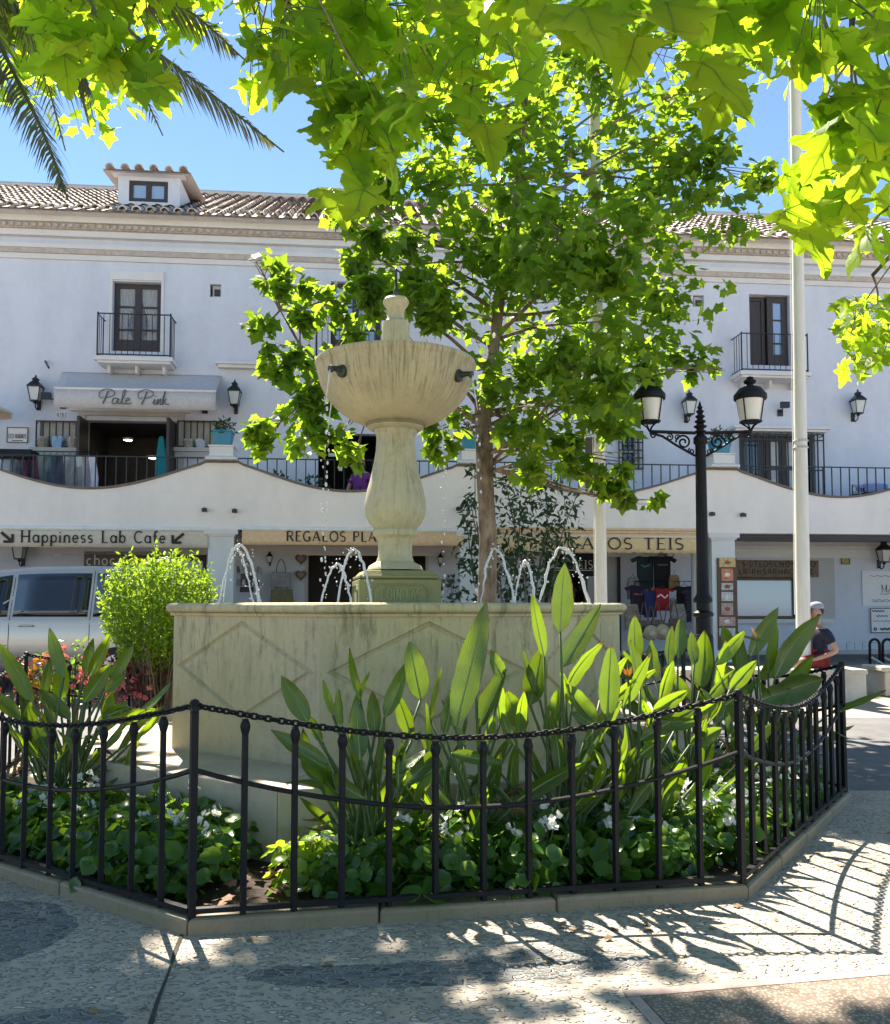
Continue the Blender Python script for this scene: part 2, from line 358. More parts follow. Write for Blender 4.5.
# veins and browned margins of the big blades follow the blade's own length and width
m=M['bop_leaf']; nt=m.node_tree; P_=[n for n in nt.nodes if n.type=='BSDF_PRINCIPLED'][0]; TR=[n for n in nt.nodes if n.type=='BSDF_TRANSLUCENT'][0]
at_=N(nt,'ShaderNodeAttribute',attribute_name='blade'); sp=N(nt,'ShaderNodeSeparateXYZ'); nt.links.new(at_.outputs['Vector'],sp.inputs[0]); au=math_(nt,'ABSOLUTE',sp.outputs[1])
ns=tex(nt,11,detail=5); wv=math_(nt,'SINE',math_(nt,'MULTIPLY',math_(nt,'SUBTRACT',sp.outputs[0],math_(nt,'MULTIPLY',au,.16)),190)); wv=math_(nt,'ADD',math_(nt,'MULTIPLY',wv,.5),.5)
ns=tex(nt,11,detail=5); br=math_(nt,'GREATER_THAN',math_(nt,'ADD',math_(nt,'MAXIMUM',au,math_(nt,'MULTIPLY',sp.outputs[0],1.0)),math_(nt,'MULTIPLY',ns.outputs['Fac'],.55)),1.24)
for so in (P_.inputs['Base Color'],TR.inputs['Color']):
    src=so.links[0].from_socket; c_=mixc(nt,math_(nt,'MULTIPLY',math_(nt,'MULTIPLY',wv,ns.outputs['Fac']),.30),src,(.10,.17,.03) if so.node is P_ else (.42,.58,.04)); nt.links.new(mixc(nt,br,c_,(.20,.11,.04)),so)
bp_=N(nt,'ShaderNodeBump'); bp_.inputs['Strength'].default_value=.35; bp_.inputs['Distance'].default_value=.004; nt.links.new(math_(nt,'ADD',wv,math_(nt,'MULTIPLY',ns.outputs['Fac'],2.5)),bp_.inputs['Height']); nt.links.new(bp_.outputs[0],P_.inputs['Normal'])
rl=math_(nt,'FRACT',math_(nt,'ABSOLUTE',math_(nt,'MULTIPLY',sp.outputs[2],7.31))); MXS=[n for n in nt.nodes if n.type=='MIX_SHADER'][0]; nt.links.new(math_(nt,'ADD',math_(nt,'MULTIPLY',math_(nt,'POWER',rl,1.8),.44),.14),MXS.inputs[0])
M['dry_blade']=simple('dry_leaf_blade',(.20,.12,.055),.8,scale=9,var=.5)
M['bop_rib']=simple('leaf_midrib',(.22,.32,.10),.5)
M['beg_leaf']=leafmat('begonia_leaf',(.028,.085,.012),(.065,.16,.02),(.30,.50,.03),.42,.28,.55)
M['beg_lit']=leafmat('sun_painted_begonia_leaf',(.13,.25,.018),(.20,.34,.03),(.55,.75,.04),.48,.33,.5)  # brighter copy of the begonia leaf, sunlight painted into its colour
M['bush_leaf']=leafmat('bush_leaf',(.06,.14,.012),(.13,.25,.022),(.42,.62,.03),.48,.4,.4)
M['ficus_leaf']=leafmat('ficus_leaf',(.012,.035,.012),(.03,.075,.022),(.10,.20,.03),.3,.35,.5)
M['red_leaf']=leafmat('dark_red_leaf',(.05,.012,.012),(.13,.02,.022),(.25,.03,.03),.3,.4,.5)
M['stem']=simple('green_stem',(.07,.12,.03),.5)
M['petal']=leafmat('white_petal',(.66,.66,.60),(.80,.80,.76),(.8,.8,.7),.35,.5,.3)
M['pink']=leafmat('pink_petal',(.60,.10,.12),(.75,.26,.28),(.75,.2,.2),.35,.5,.3)
M['orange']=leafmat('orange_petal',(.62,.22,.06),(.75,.40,.08),(.7,.3,.05),.3,.5,.3)
M['bark']=simple('plane_bark',(.21,.165,.12),.9,scale=9,var=.75,bstr=.8,bdist=.02,stretch=(1,1,.4))
M['bark2']=simple('grey_bark',(.16,.14,.11),.9,scale=5,var=.5,bstr=.8,bdist=.02,stretch=(1,1,.4))
m,nt,out=newmat('water'); p=principled(nt,out,(.75,.85,.85),.05,0,.5); p.inputs['Transmission Weight'].default_value=.85; p.inputs['IOR'].default_value=1.33; M['water']=m
m,nt,out=newmat('foamy_water'); p=principled(nt,out,(.86,.88,.9),.2,0,.6); p.inputs['Transmission Weight'].default_value=.35; p.inputs['IOR'].default_value=1.33; M['jet']=m
def fabric(n,c,v=.12): return simple(n,c,.9,var=v,scale=12,bstr=.2,bdist=.003)
SUN_EL,SUN_AZ,SUN_STR=52,24,4.2
SKY_STR,SKY_AIR,SKY_DUST,SKY_OZ,SKY_ALT=.088,.62,0,6,300
EXPO=2.05
SKY_TINT=(1.10,1.0,.80)
HIGHL=[((-2.98,9.7,8.5),(.7,.25,.4),230),((-1.4,8.8,8.6),(.7,.4,.4),190),((-4.05,9.55,8.5),(.6,.35,.5),520),((-4.6,9.7,8.6),(.6,.4,.5),380),((-4.9,8.9,8.5),(1.1,.9,.6),1500),((-3.9,8.25,8.5),(1.0,.7,.6),1100),((-3.55,9.0,8.5),(.6,.35,.5),520),((-2.1,8.8,8.6),(.8,.45,.4),330),((-5.8,6.5,7.6),(1.8,1.8,1.0),600),((-5.0,11.0,8.7),(1.2,.9,.6),420)]  # mostly unseen crown clusters, added where their shade should fall on bed and pavement
HIGHR=[((4.6,2.5,7.0),(2.0,2.0,1.0),500)]
# ------------------------------------------------------------------ ground
CX,CY,ROT=-.41,7.31,R(10.7)
def oc(Rr,k,z=0,da=0):      # k-th corner of the concentric octagon; 0 = front-left, 1 = front-right ...
    a=ROT+R(-112.5+45*k+da); return Vector((CX+Rr*math.cos(a),CY+Rr*math.sin(a),z))
def sheet(name,x0,x1,y0,y1,mat,dz=0,nx=2,ny=60,edges=None):
    b=MB(); ys=np.linspace(y0,y1,ny)
    for i,y in enumerate(ys):
        for j in range(nx):
            x=x0+(x1-x0)*j/(nx-1); b.v.append((x,y,gz(y)+dz))
    for i in range(ny-1):
        for j in range(nx-1): b.f.append((i*nx+j,i*nx+j+1,(i+1)*nx+j+1,(i+1)*nx+j)); b.mi.append(0)
    return tag(b.build(name,mat),kind='structure')
b=MB(); ys=[-300,-60,-10,0,6]+list(np.linspace(9,18,20))+[30,80,400]
for y in ys:
    for x in (-400,-60,-12,12,60,400): b.v.append((x,y,gz(y)-.012))
for i in range(len(ys)-1):
    for j in range(5): b.f.append((i*6+j,i*6+j+1,(i+1)*6+j+1,(i+1)*6+j)); b.mi.append(0)
tag(b.build('ground',M['paving']),kind='structure')
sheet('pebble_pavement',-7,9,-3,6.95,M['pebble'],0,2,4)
# asphalt lane beside the planter, joining the lane the van stands on
sheet('road',2.2,14,6.95,11.2,M['asphalt'],-.002,2,14)
sheet('road',-16,-3.9,6.95,15.6,M['asphalt'],-.002,2,24)
# exposed aggregate slab with its pink border strip, and a joint in the pavement
fx=Vector((math.cos(ROT),math.sin(ROT),0)); fy=Vector((-fx.y,fx.x,0))
p0=onz(622,992,GZ0); 
def slab(name,a0,a1,b0,b1,z,mat):
    b=MB(); q=[p0+fx*a0+fy*b0,p0+fx*a1+fy*b0,p0+fx*a1+fy*b1,p0+fx*a0+fy*b1]
    b.add([(p.x,p.y,z) for p in q],[(0,1,2,3)]); return tag(b.build(name,mat),kind='structure')
slab('aggregate_slab',.05,4,-1.6,-.06,GZ0+.005,M['aggregate'])
slab('border_strip',0,4,-.055,0,GZ0+.005,M['pinkstrip']); slab('border_strip',0,.046,-1.6,-.058,GZ0+.005,M['pinkstrip'])
b=MB(); pts=[*[onz(x_,y_,GZ0) for x_,y_ in ((185,928),(176,950),(168,975),(158,1000),(149,1030),(140,1060))]]
for i,p in enumerate(pts):
    w=.007+.003*math.sin(i*2.1); b.v+= [(p.x-w,p.y,GZ0+.004),(p.x+w,p.y,GZ0+.004)]
for i in range(len(pts)-1): b.f.append((2*i,2*i+2,2*i+3,2*i+1)); b.mi.append(0)
tag(b.build('pavement_joint',M['crack']),kind='structure')

# ------------------------------------------------------------------ planter bed: kerb ring and soil
RF=3.412; RK0=RF-.10; RK1=RF+.045
kt=thing('planter_kerb','low pinkish stone kerb ringing the octagonal flower bed around the fountain','kerb',(CX,CY,0))
for k in range(8):
    a0,a1=oc(RK0,k),oc(RK0,k+1); c0,c1=oc(RK1,k),oc(RK1,k+1)
    nst=[3,4,4,3,4,3,4,3][k]
    cuts=sorted([0,1]+[ (i+random.uniform(-.15,.15))/nst for i in range(1,nst)])
    b=MB()
    for i in range(nst):
        t0,t1=cuts[i]+(.0008 if i else 0),cuts[i+1]-(.0008 if i<nst-1 else 0)
        h=.138+random.uniform(-.007,.007)
        q=[c0.lerp(c1,t0),c0.lerp(c1,t1),a0.lerp(a1,t1),a0.lerp(a1,t0)]
        b.prismz([(p.x,p.y) for p in q],-.02,h)
    b.build('kerb_stone',M['kerb'],kt,(CX,CY,0),bevel=.018)
b=MB(); nr=26
for i in range(nr+1):
    for j in range(64):
        rr=(RK0+.02)*(.35+.65*i/nr); a=2*math.pi*j/64
        kk=math.cos(math.pi/8)/math.cos(((a-ROT-R(-112.5)) % (math.pi/4))-math.pi/8)
        x,y=CX+rr*kk*math.cos(a),CY+rr*kk*math.sin(a)
        b.v.append((x,y,.10+.035*noise.noise(Vector((x*5,y*5,0)))+.02*noise.noise(Vector((x*19,y*19,3)))))
for i in range(nr):
    for j in range(64): q=(j+1)%64; b.f.append((i*64+j,i*64+q,(i+1)*64+q,(i+1)*64+j)); b.mi.append(0)
tag(b.build('soil',M['soil'],smooth=True),kind='structure')

# ------------------------------------------------------------------ wrought iron fence
ft=thing('iron_fence','black wrought iron fence with scalloped chain tops enclosing the octagonal flower bed','fence',(CX,CY,0))
FO=(CX,CY,0)
NB=12
def chain_h(t): return 1.05-.175*math.sin(math.pi*t)**1.0
def rail_h(t): return .775-.215*math.sin(math.pi*t)**.9
def bar(b,p,zt,r,corner):
    b.box((p.x,p.y,(.13+zt)/2),(2*r,2*r,zt-.13),ROT+R(20))
    if corner:
        b.lathe([(.0,0),(.021,.005),(.024,.02),(.018,.034),(.004,.04)],(p.x,p.y,zt-.005),10)
        b.lathe([(.017,0),(.021,.006),(.017,.012)],(p.x,p.y,zt-.03),8)
    else:
        b.lathe([(.011,-.080),(.019,-.056),(.024,-.034),(.019,-.014),(.009,0)],(p.x,p.y,zt),8)
for k in range(8):
    A,B_=oc(RF,k),oc(RF,k+1); d=(B_-A).normalized(); ang=math.atan2(d.y,d.x)
    for i in range(NB):
        t=i/NB; p=A.lerp(B_,t); b=MB()
        r_=.0155 if i==0 else .0118
        if i>0: 
            p=p+Vector((random.uniform(-.006,.006),random.uniform(-.006,.006),0))
        bar(b,p,chain_h(t)-(.0 if i==0 else .012),r_,i==0)
        b.build('post',M['iron'],ft,FO)
    b=MB(); ns=24
    b.tube([A.lerp(B_,i/ns)+Vector((0,0,rail_h(i/ns))) for i in range(ns+1)],.0115,6); b.build('mid_rail',M['iron'],ft,FO)
    b=MB(); c=(A+B_)/2; b.box((c.x,c.y,.166),((B_-A).length-.03,.032,.022),ang); b.build('bottom_rail',M['iron'],ft,FO)
    # chain of oval links
    b=MB(); L=0; path=[A.lerp(B_,i/200)+Vector((0,0,chain_h(i/200)+.006)) for i in range(201)]
    acc=[0]
    for i in range(200): acc.append(acc[-1]+(path[i+1]-path[i]).length)
    nl=int(acc[-1]/.031); pitch=acc[-1]/nl
    for j in range(nl):
        sdist=(j+.5)*pitch; i=min(199,int(np.searchsorted(acc,sdist))-1); i=max(0,i)
        c=path[i].lerp(path[i+1],(sdist-acc[i])/(acc[i+1]-acc[i])); tx=(path[i+1]-path[i]).normalized()
        side=tx.cross(Vector((0,0,1))).normalized(); up=side.cross(tx)
        roll=(R(40) if j%2 else R(-50))+random.uniform(-.2,.2); u=side*math.cos(roll)+up*math.sin(roll); w=tx.cross(u)
        n1,n2=10,5; vs=[]
        for q in range(n1):
            a=2*math.pi*q/n1; ce=c+tx*(.0225*math.cos(a))+u*(.0125*math.sin(a)); od=(tx*math.cos(a)*.8+u*math.sin(a)).normalized()
            for s_ in range(n2):
                bb=2*math.pi*s_/n2; vs.append(ce+od*(.0058*math.cos(bb))+w*(.0058*math.sin(bb)))
        fs=[(q*n2+s_,((q+1)%n1)*n2+s_,((q+1)%n1)*n2+(s_+1)%n2,q*n2+(s_+1)%n2) for q in range(n1) for s_ in range(n2)]
        b.add(vs,fs)
    b.build('chain',M['iron'],ft,FO,smooth=True)

# ------------------------------------------------------------------ fountain
fo=(CX,CY,0.0)
ft2=thing('fountain','tall marble fountain with a streaked bowl on a baluster over an octagonal basin','fountain',(CX,CY,0))
PH=ROT+R(-112.5)
RB=1.86; RS=2.46; ZS=.497; ZR=1.515
c8=math.cos(math.pi/8)
# step: blocks
for k in range(8):
    A,B_=oc(RS,k),oc(RS,k+1); Ai,Bi=oc(RB-.2,k),oc(RB-.2,k+1)
    n=2; b=MB()
    for i in range(n):
        t0,t1=i/n+(.0015 if i else 0),(i+1)/n-(0.0015 if i<n-1 else 0)
        q=[A.lerp(B_,t0),A.lerp(B_,t1),Ai.lerp(Bi,t1),Ai.lerp(Bi,t0)]
        b.prismz([(p.x,p.y) for p in q],0,ZS+random.uniform(-.003,.003))
    b.build('step',M['step'],ft2,fo,bevel=.014)
# basin wall with an incised diamond on every face
b=MB(); zb,zt=ZS-.01,ZR-.085
for k in range(8):
    A,B_=oc(RB-.055,k),oc(RB-.055,k+1); n=((A+B_)/2-Vector((CX,CY,0))).normalized(); W=(B_-A)
    def P(u,z,d=0): p=A+W*u-n*d; return (p.x,p.y,z)
    zm=1.08; zt2=zt-.03; zb2=.74
    D=[(.03,zm),(.5,zb2),(.97,zm),(.5,zt2)]
    def ins(w): 
        s=1-w; return [(.5+(u-.5)*s,zm+(z-zm)*s) for u,z in D]
    rect=[(0,zb),(1,zb),(1,zt),(0,zt)]
    V_=[P(u,z) for u,z in rect]+[P(0,zm),P(.5,zb),P(1,zm),P(.5,zt)]+[P(u,z) for u,z in D]+[P(u,z,.016) for u,z in ins(.045)]+[P(u,z,.016) for u,z in ins(.07)]+[P(u,z,.001) for u,z in ins(.115)]
    # 0-3 rect, 4-7 mids(left,bottom,right,top), 8-11 diamond(left,bottom,right,top)
    Fs=[(0,5,9,8,4),(5,1,6,10,9),(6,2,7,11,10),(7,3,4,8,11)]
    for o1,o2 in ((8,12),(12,16),(16,20)):
        for i in range(4): j=(i+1)%4; Fs.append((o1+i,o1+j,o2+j,o2+i))
    Fs.append((20,21,22,23)); b.add(V_,Fs)
b.lathe([(RB-.055,zt),(RB-.2,zt),(RB-.2,ZS)],fo,8,PH,cap=False)
b.build('basin_wall',M['marble'],ft2,fo)
# rim moulding
b=MB(); rp=[(RB-.055,ZR-.09),(RB-.03,ZR-.088),(RB-.028,ZR-.072),(RB-.012,ZR-.066)]
for i in range(9):
    a=-math.pi/2+math.pi*i/8; rp.append((RB-.035+.038*math.cos(a),ZR-.034+.034*math.sin(a)))
rp+=[(RB-.21,ZR),(RB-.23,ZR-.012),(RB-.23,ZR-.09),(RB-.055,ZR-.09)]
b.lathe(rp,fo,8,PH,cap=False); b.build('basin_rim',M['marble'],ft2,fo,smooth=True,auto=35)
b=MB(); b.lathe([(RB-.19,1.36),(RB-.19,1.40)],fo,8,PH); b.build('basin_water',M['water'],ft2,fo)
# pedestal (square with recessed panel and carved letters)
hp=.325; rp_=Matrix.Rotation(ROT,3,'Z')
def pbox(b,hx,z0,z1): b.box((CX,CY,(z0+z1)/2),(2*hx,2*hx,z1-z0),rot=rp_)
b=MB(); pbox(b,hp,.9,1.70); pbox(b,hp-.03,1.70,1.712); pbox(b,hp-.005,1.712,1.735)
b.lathe([((hp-.02)*1.414,1.735),((hp-.055)*1.414,1.775)],fo,4,ROT+math.pi/4)
b.build('pedestal',M['algae'],ft2,fo,bevel=.006)
b=MB()
for q in range(4):
    rq=Matrix.Rotation(ROT+q*math.pi/2,3,'Z'); o=Vector((CX,CY,0))
    def pp(u,z,y=-hp-.004): v=rq@Vector((u,y,0)); return (o.x+v.x,o.y+v.y,z)
    L=[(-.22,1.50),(-.22,1.62),(-.18,1.66),(.18,1.66),(.22,1.62),(.22,1.50)]
    b.tube([pp(u,z) for u,z in L],.007,5)
b.build('panel_moulding',M['algae'],ft2,fo)
# ------------------------------------------------------------------ lettering
def arc(cx,cy,rx,ry,a0,a1,n=9): return [(cx+rx*math.cos(R(a0+(a1-a0)*i/n)),cy+ry*math.sin(R(a0+(a1-a0)*i/n))) for i in range(n+1)]
def ln(*p): return list(p)
SF={ # letter: (width, strokes); stroke = (points, weight)
'R':(.72,[(ln((.14,0),(.14,1)),1),(ln((.14,1),(.4,1))+arc(.4,.76,.22,.24,90,-90)+ln((.14,.52)),.6),(ln((.36,.52),(.66,0)),1)]),
'E':(.62,[(ln((.14,0),(.14,1)),1),(ln((.14,1),(.55,1)),.5),(ln((.14,.52),(.45,.52)),.5),(ln((.14,0),(.57,0)),.5)]),
'G':(.78,[(arc(.42,.5,.34,.5,50,310,16),.8),(ln((.64,.08),(.64,.42)),1),(ln((.48,.42),(.74,.42)),.5)]),
'A':(.78,[(ln((.06,0),(.38,1)),.5),(ln((.38,1),(.70,0)),1),(ln((.18,.36),(.58,.36)),.45)]),
'L':(.60,[(ln((.14,0),(.14,1)),1),(ln((.14,0),(.55,0)),.5)]),
'O':(.86,[(arc(.43,.5,.36,.5,0,360,24),.8)]),
'S':(.58,[(arc(.29,.75,.21,.25,40,270,10)+arc(.29,.25,.22,.25,90,-140,10),.75)]),
'P':(.66,[(ln((.14,0),(.14,1)),1),(ln((.14,1),(.36,1))+arc(.36,.74,.22,.26,90,-90)+ln((.14,.48)),.6)]),
'Z':(.66,[(ln((.08,1),(.58,1)),.5),(ln((.58,1),(.08,0)),1),(ln((.08,0),(.6,0)),.5)]),
'T':(.70,[(ln((.35,0),(.35,1)),1),(ln((.05,1),(.65,1)),.5)]),
'I':(.32,[(ln((.16,0),(.16,1)),1)]),
'C':(.74,[(arc(.42,.5,.34,.5,48,312,16),.8)]),
'N':(.78,[(ln((.14,0),(.14,1)),.7),(ln((.14,1),(.64,0)),1),(ln((.64,0),(.64,1)),.7)]),
'M':(.92,[(ln((.12,0),(.12,1)),.7),(ln((.12,1),(.46,.1),(.80,1)),.8),(ln((.80,1),(.80,0)),1)]),
'J':(.42,[(ln((.26,1),(.26,.1))+arc(.12,.1,.14,.14,0,-110,5),1)]),
'K':(.72,[(ln((.14,0),(.14,1)),1),(ln((.6,1),(.14,.42)),.6),(ln((.28,.56),(.64,0)),1)]),
'H':(.84,[(ln((.14,0),(.14,1)),1),(ln((.70,0),(.70,1)),1),(ln((.14,.5),(.70,.5)),.8)]),
'a':(.58,[(arc(.28,.30,.21,.30,0,360,14),.8),(ln((.49,.6),(.49,0)),1)]),
'p':(.58,[(ln((.12,.6),(.12,-.3)),1),(arc(.32,.30,.2,.30,0,360,14),.8)]),
'b':(.58,[(ln((.12,1),(.12,0)),1),(arc(.32,.30,.2,.30,0,360,14),.8)]),
'i':(.26,[(ln((.13,0),(.13,.6)),1),(ln((.13,.78),(.13,.88)),1)]),
'n':(.60,[(ln((.12,0),(.12,.6)),1),(ln((.12,.4))+arc(.31,.38,.19,.22,170,0,7)+ln((.5,0)),.9)]),
'e':(.56,[(ln((.10,.32),(.46,.32))+arc(.28,.30,.2,.30,5,320,14),.8)]),
's':(.46,[(arc(.23,.45,.15,.15,40,270,8)+arc(.23,.15,.16,.15,90,-140,8),.8)]),
'C_':(.7,[]),'f':(.40,[(arc(.32,.84,.14,.16,60,180,5)+ln((.18,0)),1),(ln((.04,.58),(.34,.58)),.7)]),
'c':(.52,[(arc(.28,.30,.2,.30,50,310,12),.85)]),'h':(.60,[(ln((.12,0),(.12,1)),1),(ln((.12,.4))+arc(.31,.38,.19,.22,170,0,7)+ln((.5,0)),.9)]),
'o':(.58,[(arc(.28,.30,.21,.30,0,360,14),.85)]),
'8':(.58,[(arc(.29,.76,.18,.24,0,360,12),.9),(arc(.29,.26,.22,.26,0,360,12),.9)]),'2':(.58,[(arc(.28,.74,.2,.26,160,-40,8)+ln((.08,0),(.54,0)),.9)]),
'B':(.62,[(ln((.12,0),(.12,1)),1),(ln((.12,1),(.3,1))+arc(.3,.76,.2,.24,90,-90)+ln((.12,.52)),.8),(ln((.3,.52))+arc(.3,.26,.24,.26,90,-90)+ln((.12,0)),.8)]),
' ':(.42,[])}
SERIF={'R':[(.14,0),(.14,1),(.66,0)],'E':[(.14,0),(.14,1)],'A':[(.06,0),(.70,0)],'L':[(.14,0),(.14,1)],'P':[(.14,0),(.14,1)],'T':[(.35,0)],'I':[(.16,0),(.16,1)],'N':[(.14,0),(.14,1),(.64,1)],'M':[(.12,0),(.12,1),(.8,0),(.8,1)],
 'H':[(.14,0),(.14,1),(.7,0),(.7,1)],'p':[(.12,-.3)],'n':[(.12,0),(.5,0)],'i':[(.13,0)],'a':[(.49,0)],'f':[(.18,0)],'b':[(.12,1)]}
def write(mb,txt,u0,u1,w0,w1,y,wt=.16,serif=True,gap=.10,shear=0):
    """painted letters fitted into the box u0..u1 x w0..w1 on the plane y"""
    tot=sum(SF[c][0]+gap for c in txt)-gap; sx=(u1-u0)/tot; sz=w1-w0; x=0
    for ch in txt:
        wd,st=SF[ch]
        for pts,k in st: mb.ribbon([(u0+(x+p[0]+shear*p[1])*sx,w0+p[1]*sz) for p in pts],wt*k*sz*.9,y)
        if serif:
            for sx_,sz_ in SERIF.get(ch,[]):
                h=sz_; mb.ribbon([(u0+(x+sx_-.12)*sx,w0+h*sz),(u0+(x+sx_+.12)*sx,w0+h*sz)],wt*.4*sz,y-.0012)
        x+=wd+gap
# carved words on the pedestal front
bl_=MB(); bl_.M=Matrix.Translation((CX,CY,0))@Matrix.Rotation(ROT,4,'Z')
def engrave(mb,txt,u0,u1,w0,w1,y,r):
    tot=sum(SF[c][0]+.1 for c in txt); sx=(u1-u0)/tot; sz=w1-w0; x=0
    for ch in txt:
        for pts,k in SF[ch][1]: mb.tube([(u0+(x+p[0])*sx,y,w0+p[1]*sz) for p in pts],r,5)
        x+=SF[ch][0]+.1
engrave(bl_,'COIN LAS',-.155,.165,1.535,1.625,-hp-.002,.0085)
bl_.build('lettering',M['algaeletter'],ft2,fo)

# column, bowl and finial
def zc(py,Y=7.31): return at(445,py,Y).z
def rw(px,Y=7.31): return px/2/F*Y
# z levels from the photo
prof=[(.02,zc(572)),(rw(56),zc(570)),(rw(52),zc(566)),(rw(38),zc(562)),(rw(34),zc(556)),(rw(34),zc(541)),(rw(38),zc(538)),(rw(45),zc(536)),(rw(46),zc(531)),(rw(43),zc(529)),(rw(45),zc(527)),(rw(52),zc(524)),
 (rw(59),zc(517)),(rw(62),zc(509)),(rw(61),zc(501)),(rw(57),zc(491)),(rw(50),zc(478)),(rw(44),zc(464)),(rw(40),zc(452)),(rw(38.5),zc(440)),(rw(39),zc(436)),(rw(42),zc(434)),(rw(44),zc(432)),(rw(44),zc(430)),(rw(46),zc(431)),(rw(52),zc(430)),(rw(57),zc(428.4)),(rw(57),zc(424)),(.02,zc(423))]
b=MB(); b.lathe(prof,fo,40); b.build('column',M['column'],ft2,fo,smooth=True,auto=38)
RBW=rw(161); zl=at(398,341,6.63).z; zbm=zc(414)
bp=[(.02,zc(424))]+[(p_/F*7.31,zc(y_)) for p_,y_ in ((27,424),(36,423.2),(45,419.5),(53,414.5),(60,409),(66,402.5),(71,395.5),(75,388),(77.6,381),(79,375),(79.6,371))]
zl=zc(364)
bp+=[(RBW*.992,zl-.045),(RBW*1.005,zl-.037),(RBW*1.01,zl-.015),(RBW,zl+.004),(RBW*.965,zl+.008),(RBW*.94,zl-.01),(RBW*.8,zl-.13),(.1,zl-.2),(.02,zl-.2)]
b=MB(); n=144; vs=[];fs=[]
for (r_,z) in bp:
    for j in range(n):
        a=2*math.pi*j/n
        fl=1-.018*abs(math.sin(a*18))*(1 if .45*RBW<r_<.998*RBW and z<zl-.05 else 0)
        vs.append((CX+r_*fl*math.cos(a),CY+r_*fl*math.sin(a),z))
for i in range(len(bp)-1):
    for j in range(n): q=(j+1)%n; fs.append((i*n+j,i*n+q,(i+1)*n+q,(i+1)*n+j))
b.add(vs,fs); b.build('bowl',M['bowl'],ft2,fo,smooth=True,auto=50)
b=MB(); b.lathe([(rw(58),zc(427.5)),(rw(60),zc(427)),(rw(60),zc(419)),(rw(58),zc(418))],fo,12); b.build('collar',M['algae'] if 0 else stone('collar_stone',(.30,.25,.16),(.10,.09,.05),(.2,.19,.09),.5),ft2,fo,smooth=True,auto=30)
b=MB(); b.lathe([(RBW*.9,zl-.05),(RBW*.9,zl-.045)],fo,48); b.build('bowl_water',M['water'],ft2,fo)
zf=zc(338,7.31)
b=MB(); b.lathe([(rw(28),zl-.22),(rw(28),zf),(rw(28),zc(325)),(rw(27),zc(323)),(rw(22),zc(322)),(rw(18),zc(319)),(rw(17),zc(314)),(rw(19),zc(309)),(rw(25),zc(305)),(rw(26),zc(303)),(rw(26),zc(301)),(rw(24),zc(300)),(rw(22),zc(298.5)),(rw(12),zc(297)),(.01,zc(296.8))],fo,28)
b.build('finial',M['column'],ft2,fo,smooth=True,auto=35)
b=MB(); b.lathe([(.022,zc(297)),(.024,zc(290)),(.012,zc(289)),(.012,zc(272)),(.016,zc(271)),(.004,zc(268))],fo,10); b.build('finial_nozzle',M['bronze'],ft2,fo,smooth=True)
# bronze spouts and the trickles below them
spz=zc(369,6.8)
for sa in (-135,-38,52,142):
    a=R(sa-90+8) if sa!=-38 else R(-90-40)
    if sa==52: a=R(-90+58)
    d=Vector((math.cos(a),math.sin(a),0)); o=Vector((CX,CY,spz)); r0=RBW*.90
    b=MB(); b.tube([o+d*(r0-.06),o+d*(r0+.03),o+d*(r0+.045)],[.06,.055,.03],12); b.tube([o+d*(r0+.03),o+d*(r0+.10),o+d*(r0+.125)+Vector((0,0,-.008))],[.03,.02,.022],10); b.tube([o+d*(r0+.125)+Vector((0,0,-.008)),o+d*(r0+.14)+Vector((0,0,-.012))],[.028,.028],10)
    b.build('spout',M['bronze'],ft2,fo,smooth=True,auto=40)
    b=MB(); q=o+d*(r0+.14)+Vector((0,0,-.02)); z=q.z; k=0
    pts=[q+d*(.05*t)+Vector((0,0,-.28*t)) for t in (0,.25,.5,.75,1)]
    b.tube(pts,[.008,.006,.005,.004,.003],6)
    while z>1.55:
        z-=random.uniform(.03,.13); f_=max(0,q.z-z); rr=random.uniform(.005,.011)
        b.sphere((q.x+d.x*.05+random.gauss(0,.012),q.y+d.y*.05+random.gauss(0,.012),z-.2),rr,6,4,(1,1,1.7)) if z-.2>1.45 else None
    b.build('falling_water',M['jet'],ft2,fo,smooth=True)
# arcing jets in the basin
JETS=[((216,600),(240,545),(263,600),7.0,.011),((222,602),(236,549),(256,602),7.7,.008),((318,601),(337,564),(354,601),6.6,.009),((335,601),(354,549),(374,601),6.5,.010),
      ((480,601),(495,549),(518,601),6.6,.010),((513,600),(525,561),(537,600),6.9,.009),((537,601),(562,548),(593,601),6.5,.012)]
for (a_,p_,c_,Y,r_) in JETS:
    A=at(a_[0],a_[1],Y); Pk=at(p_[0],p_[1],Y+.05); Cc=at(c_[0],c_[1],Y+.1); A.z=Cc.z=1.39; h=Pk.z-1.39
    b=MB(); pts=[];rs=[]; NS=26
    tp=.5
    for i in range(NS+1):
        t=i/NS; x=A.lerp(Cc,t); x.x+= (Pk.x-(A.x+Cc.x)/2)*4*t*(1-t); x.z=1.39+h*4*t*(1-t)
        x+=Vector((random.gauss(0,.004),random.gauss(0,.006),random.gauss(0,.005))); pts.append(x); rs.append(r_*.85*(.75+.5*abs(t-.0))*random.uniform(.7,1.35))
    b.tube(pts,rs,7)
    for i in range(45):
        t=random.random()**.6; x=A.lerp(Cc,t); x.x+=(Pk.x-(A.x+Cc.x)/2)*4*t*(1-t); x.z=1.39+h*4*t*(1-t)
        x+=Vector((random.gauss(0,.02),random.gauss(0,.03),random.gauss(0,.03)-.02*t)); 
        if x.z>1.41: b.sphere(tuple(x),random.uniform(.003,.0085),5,4)
    b.build('water_jet',M['jet'],ft2,fo,smooth=True)
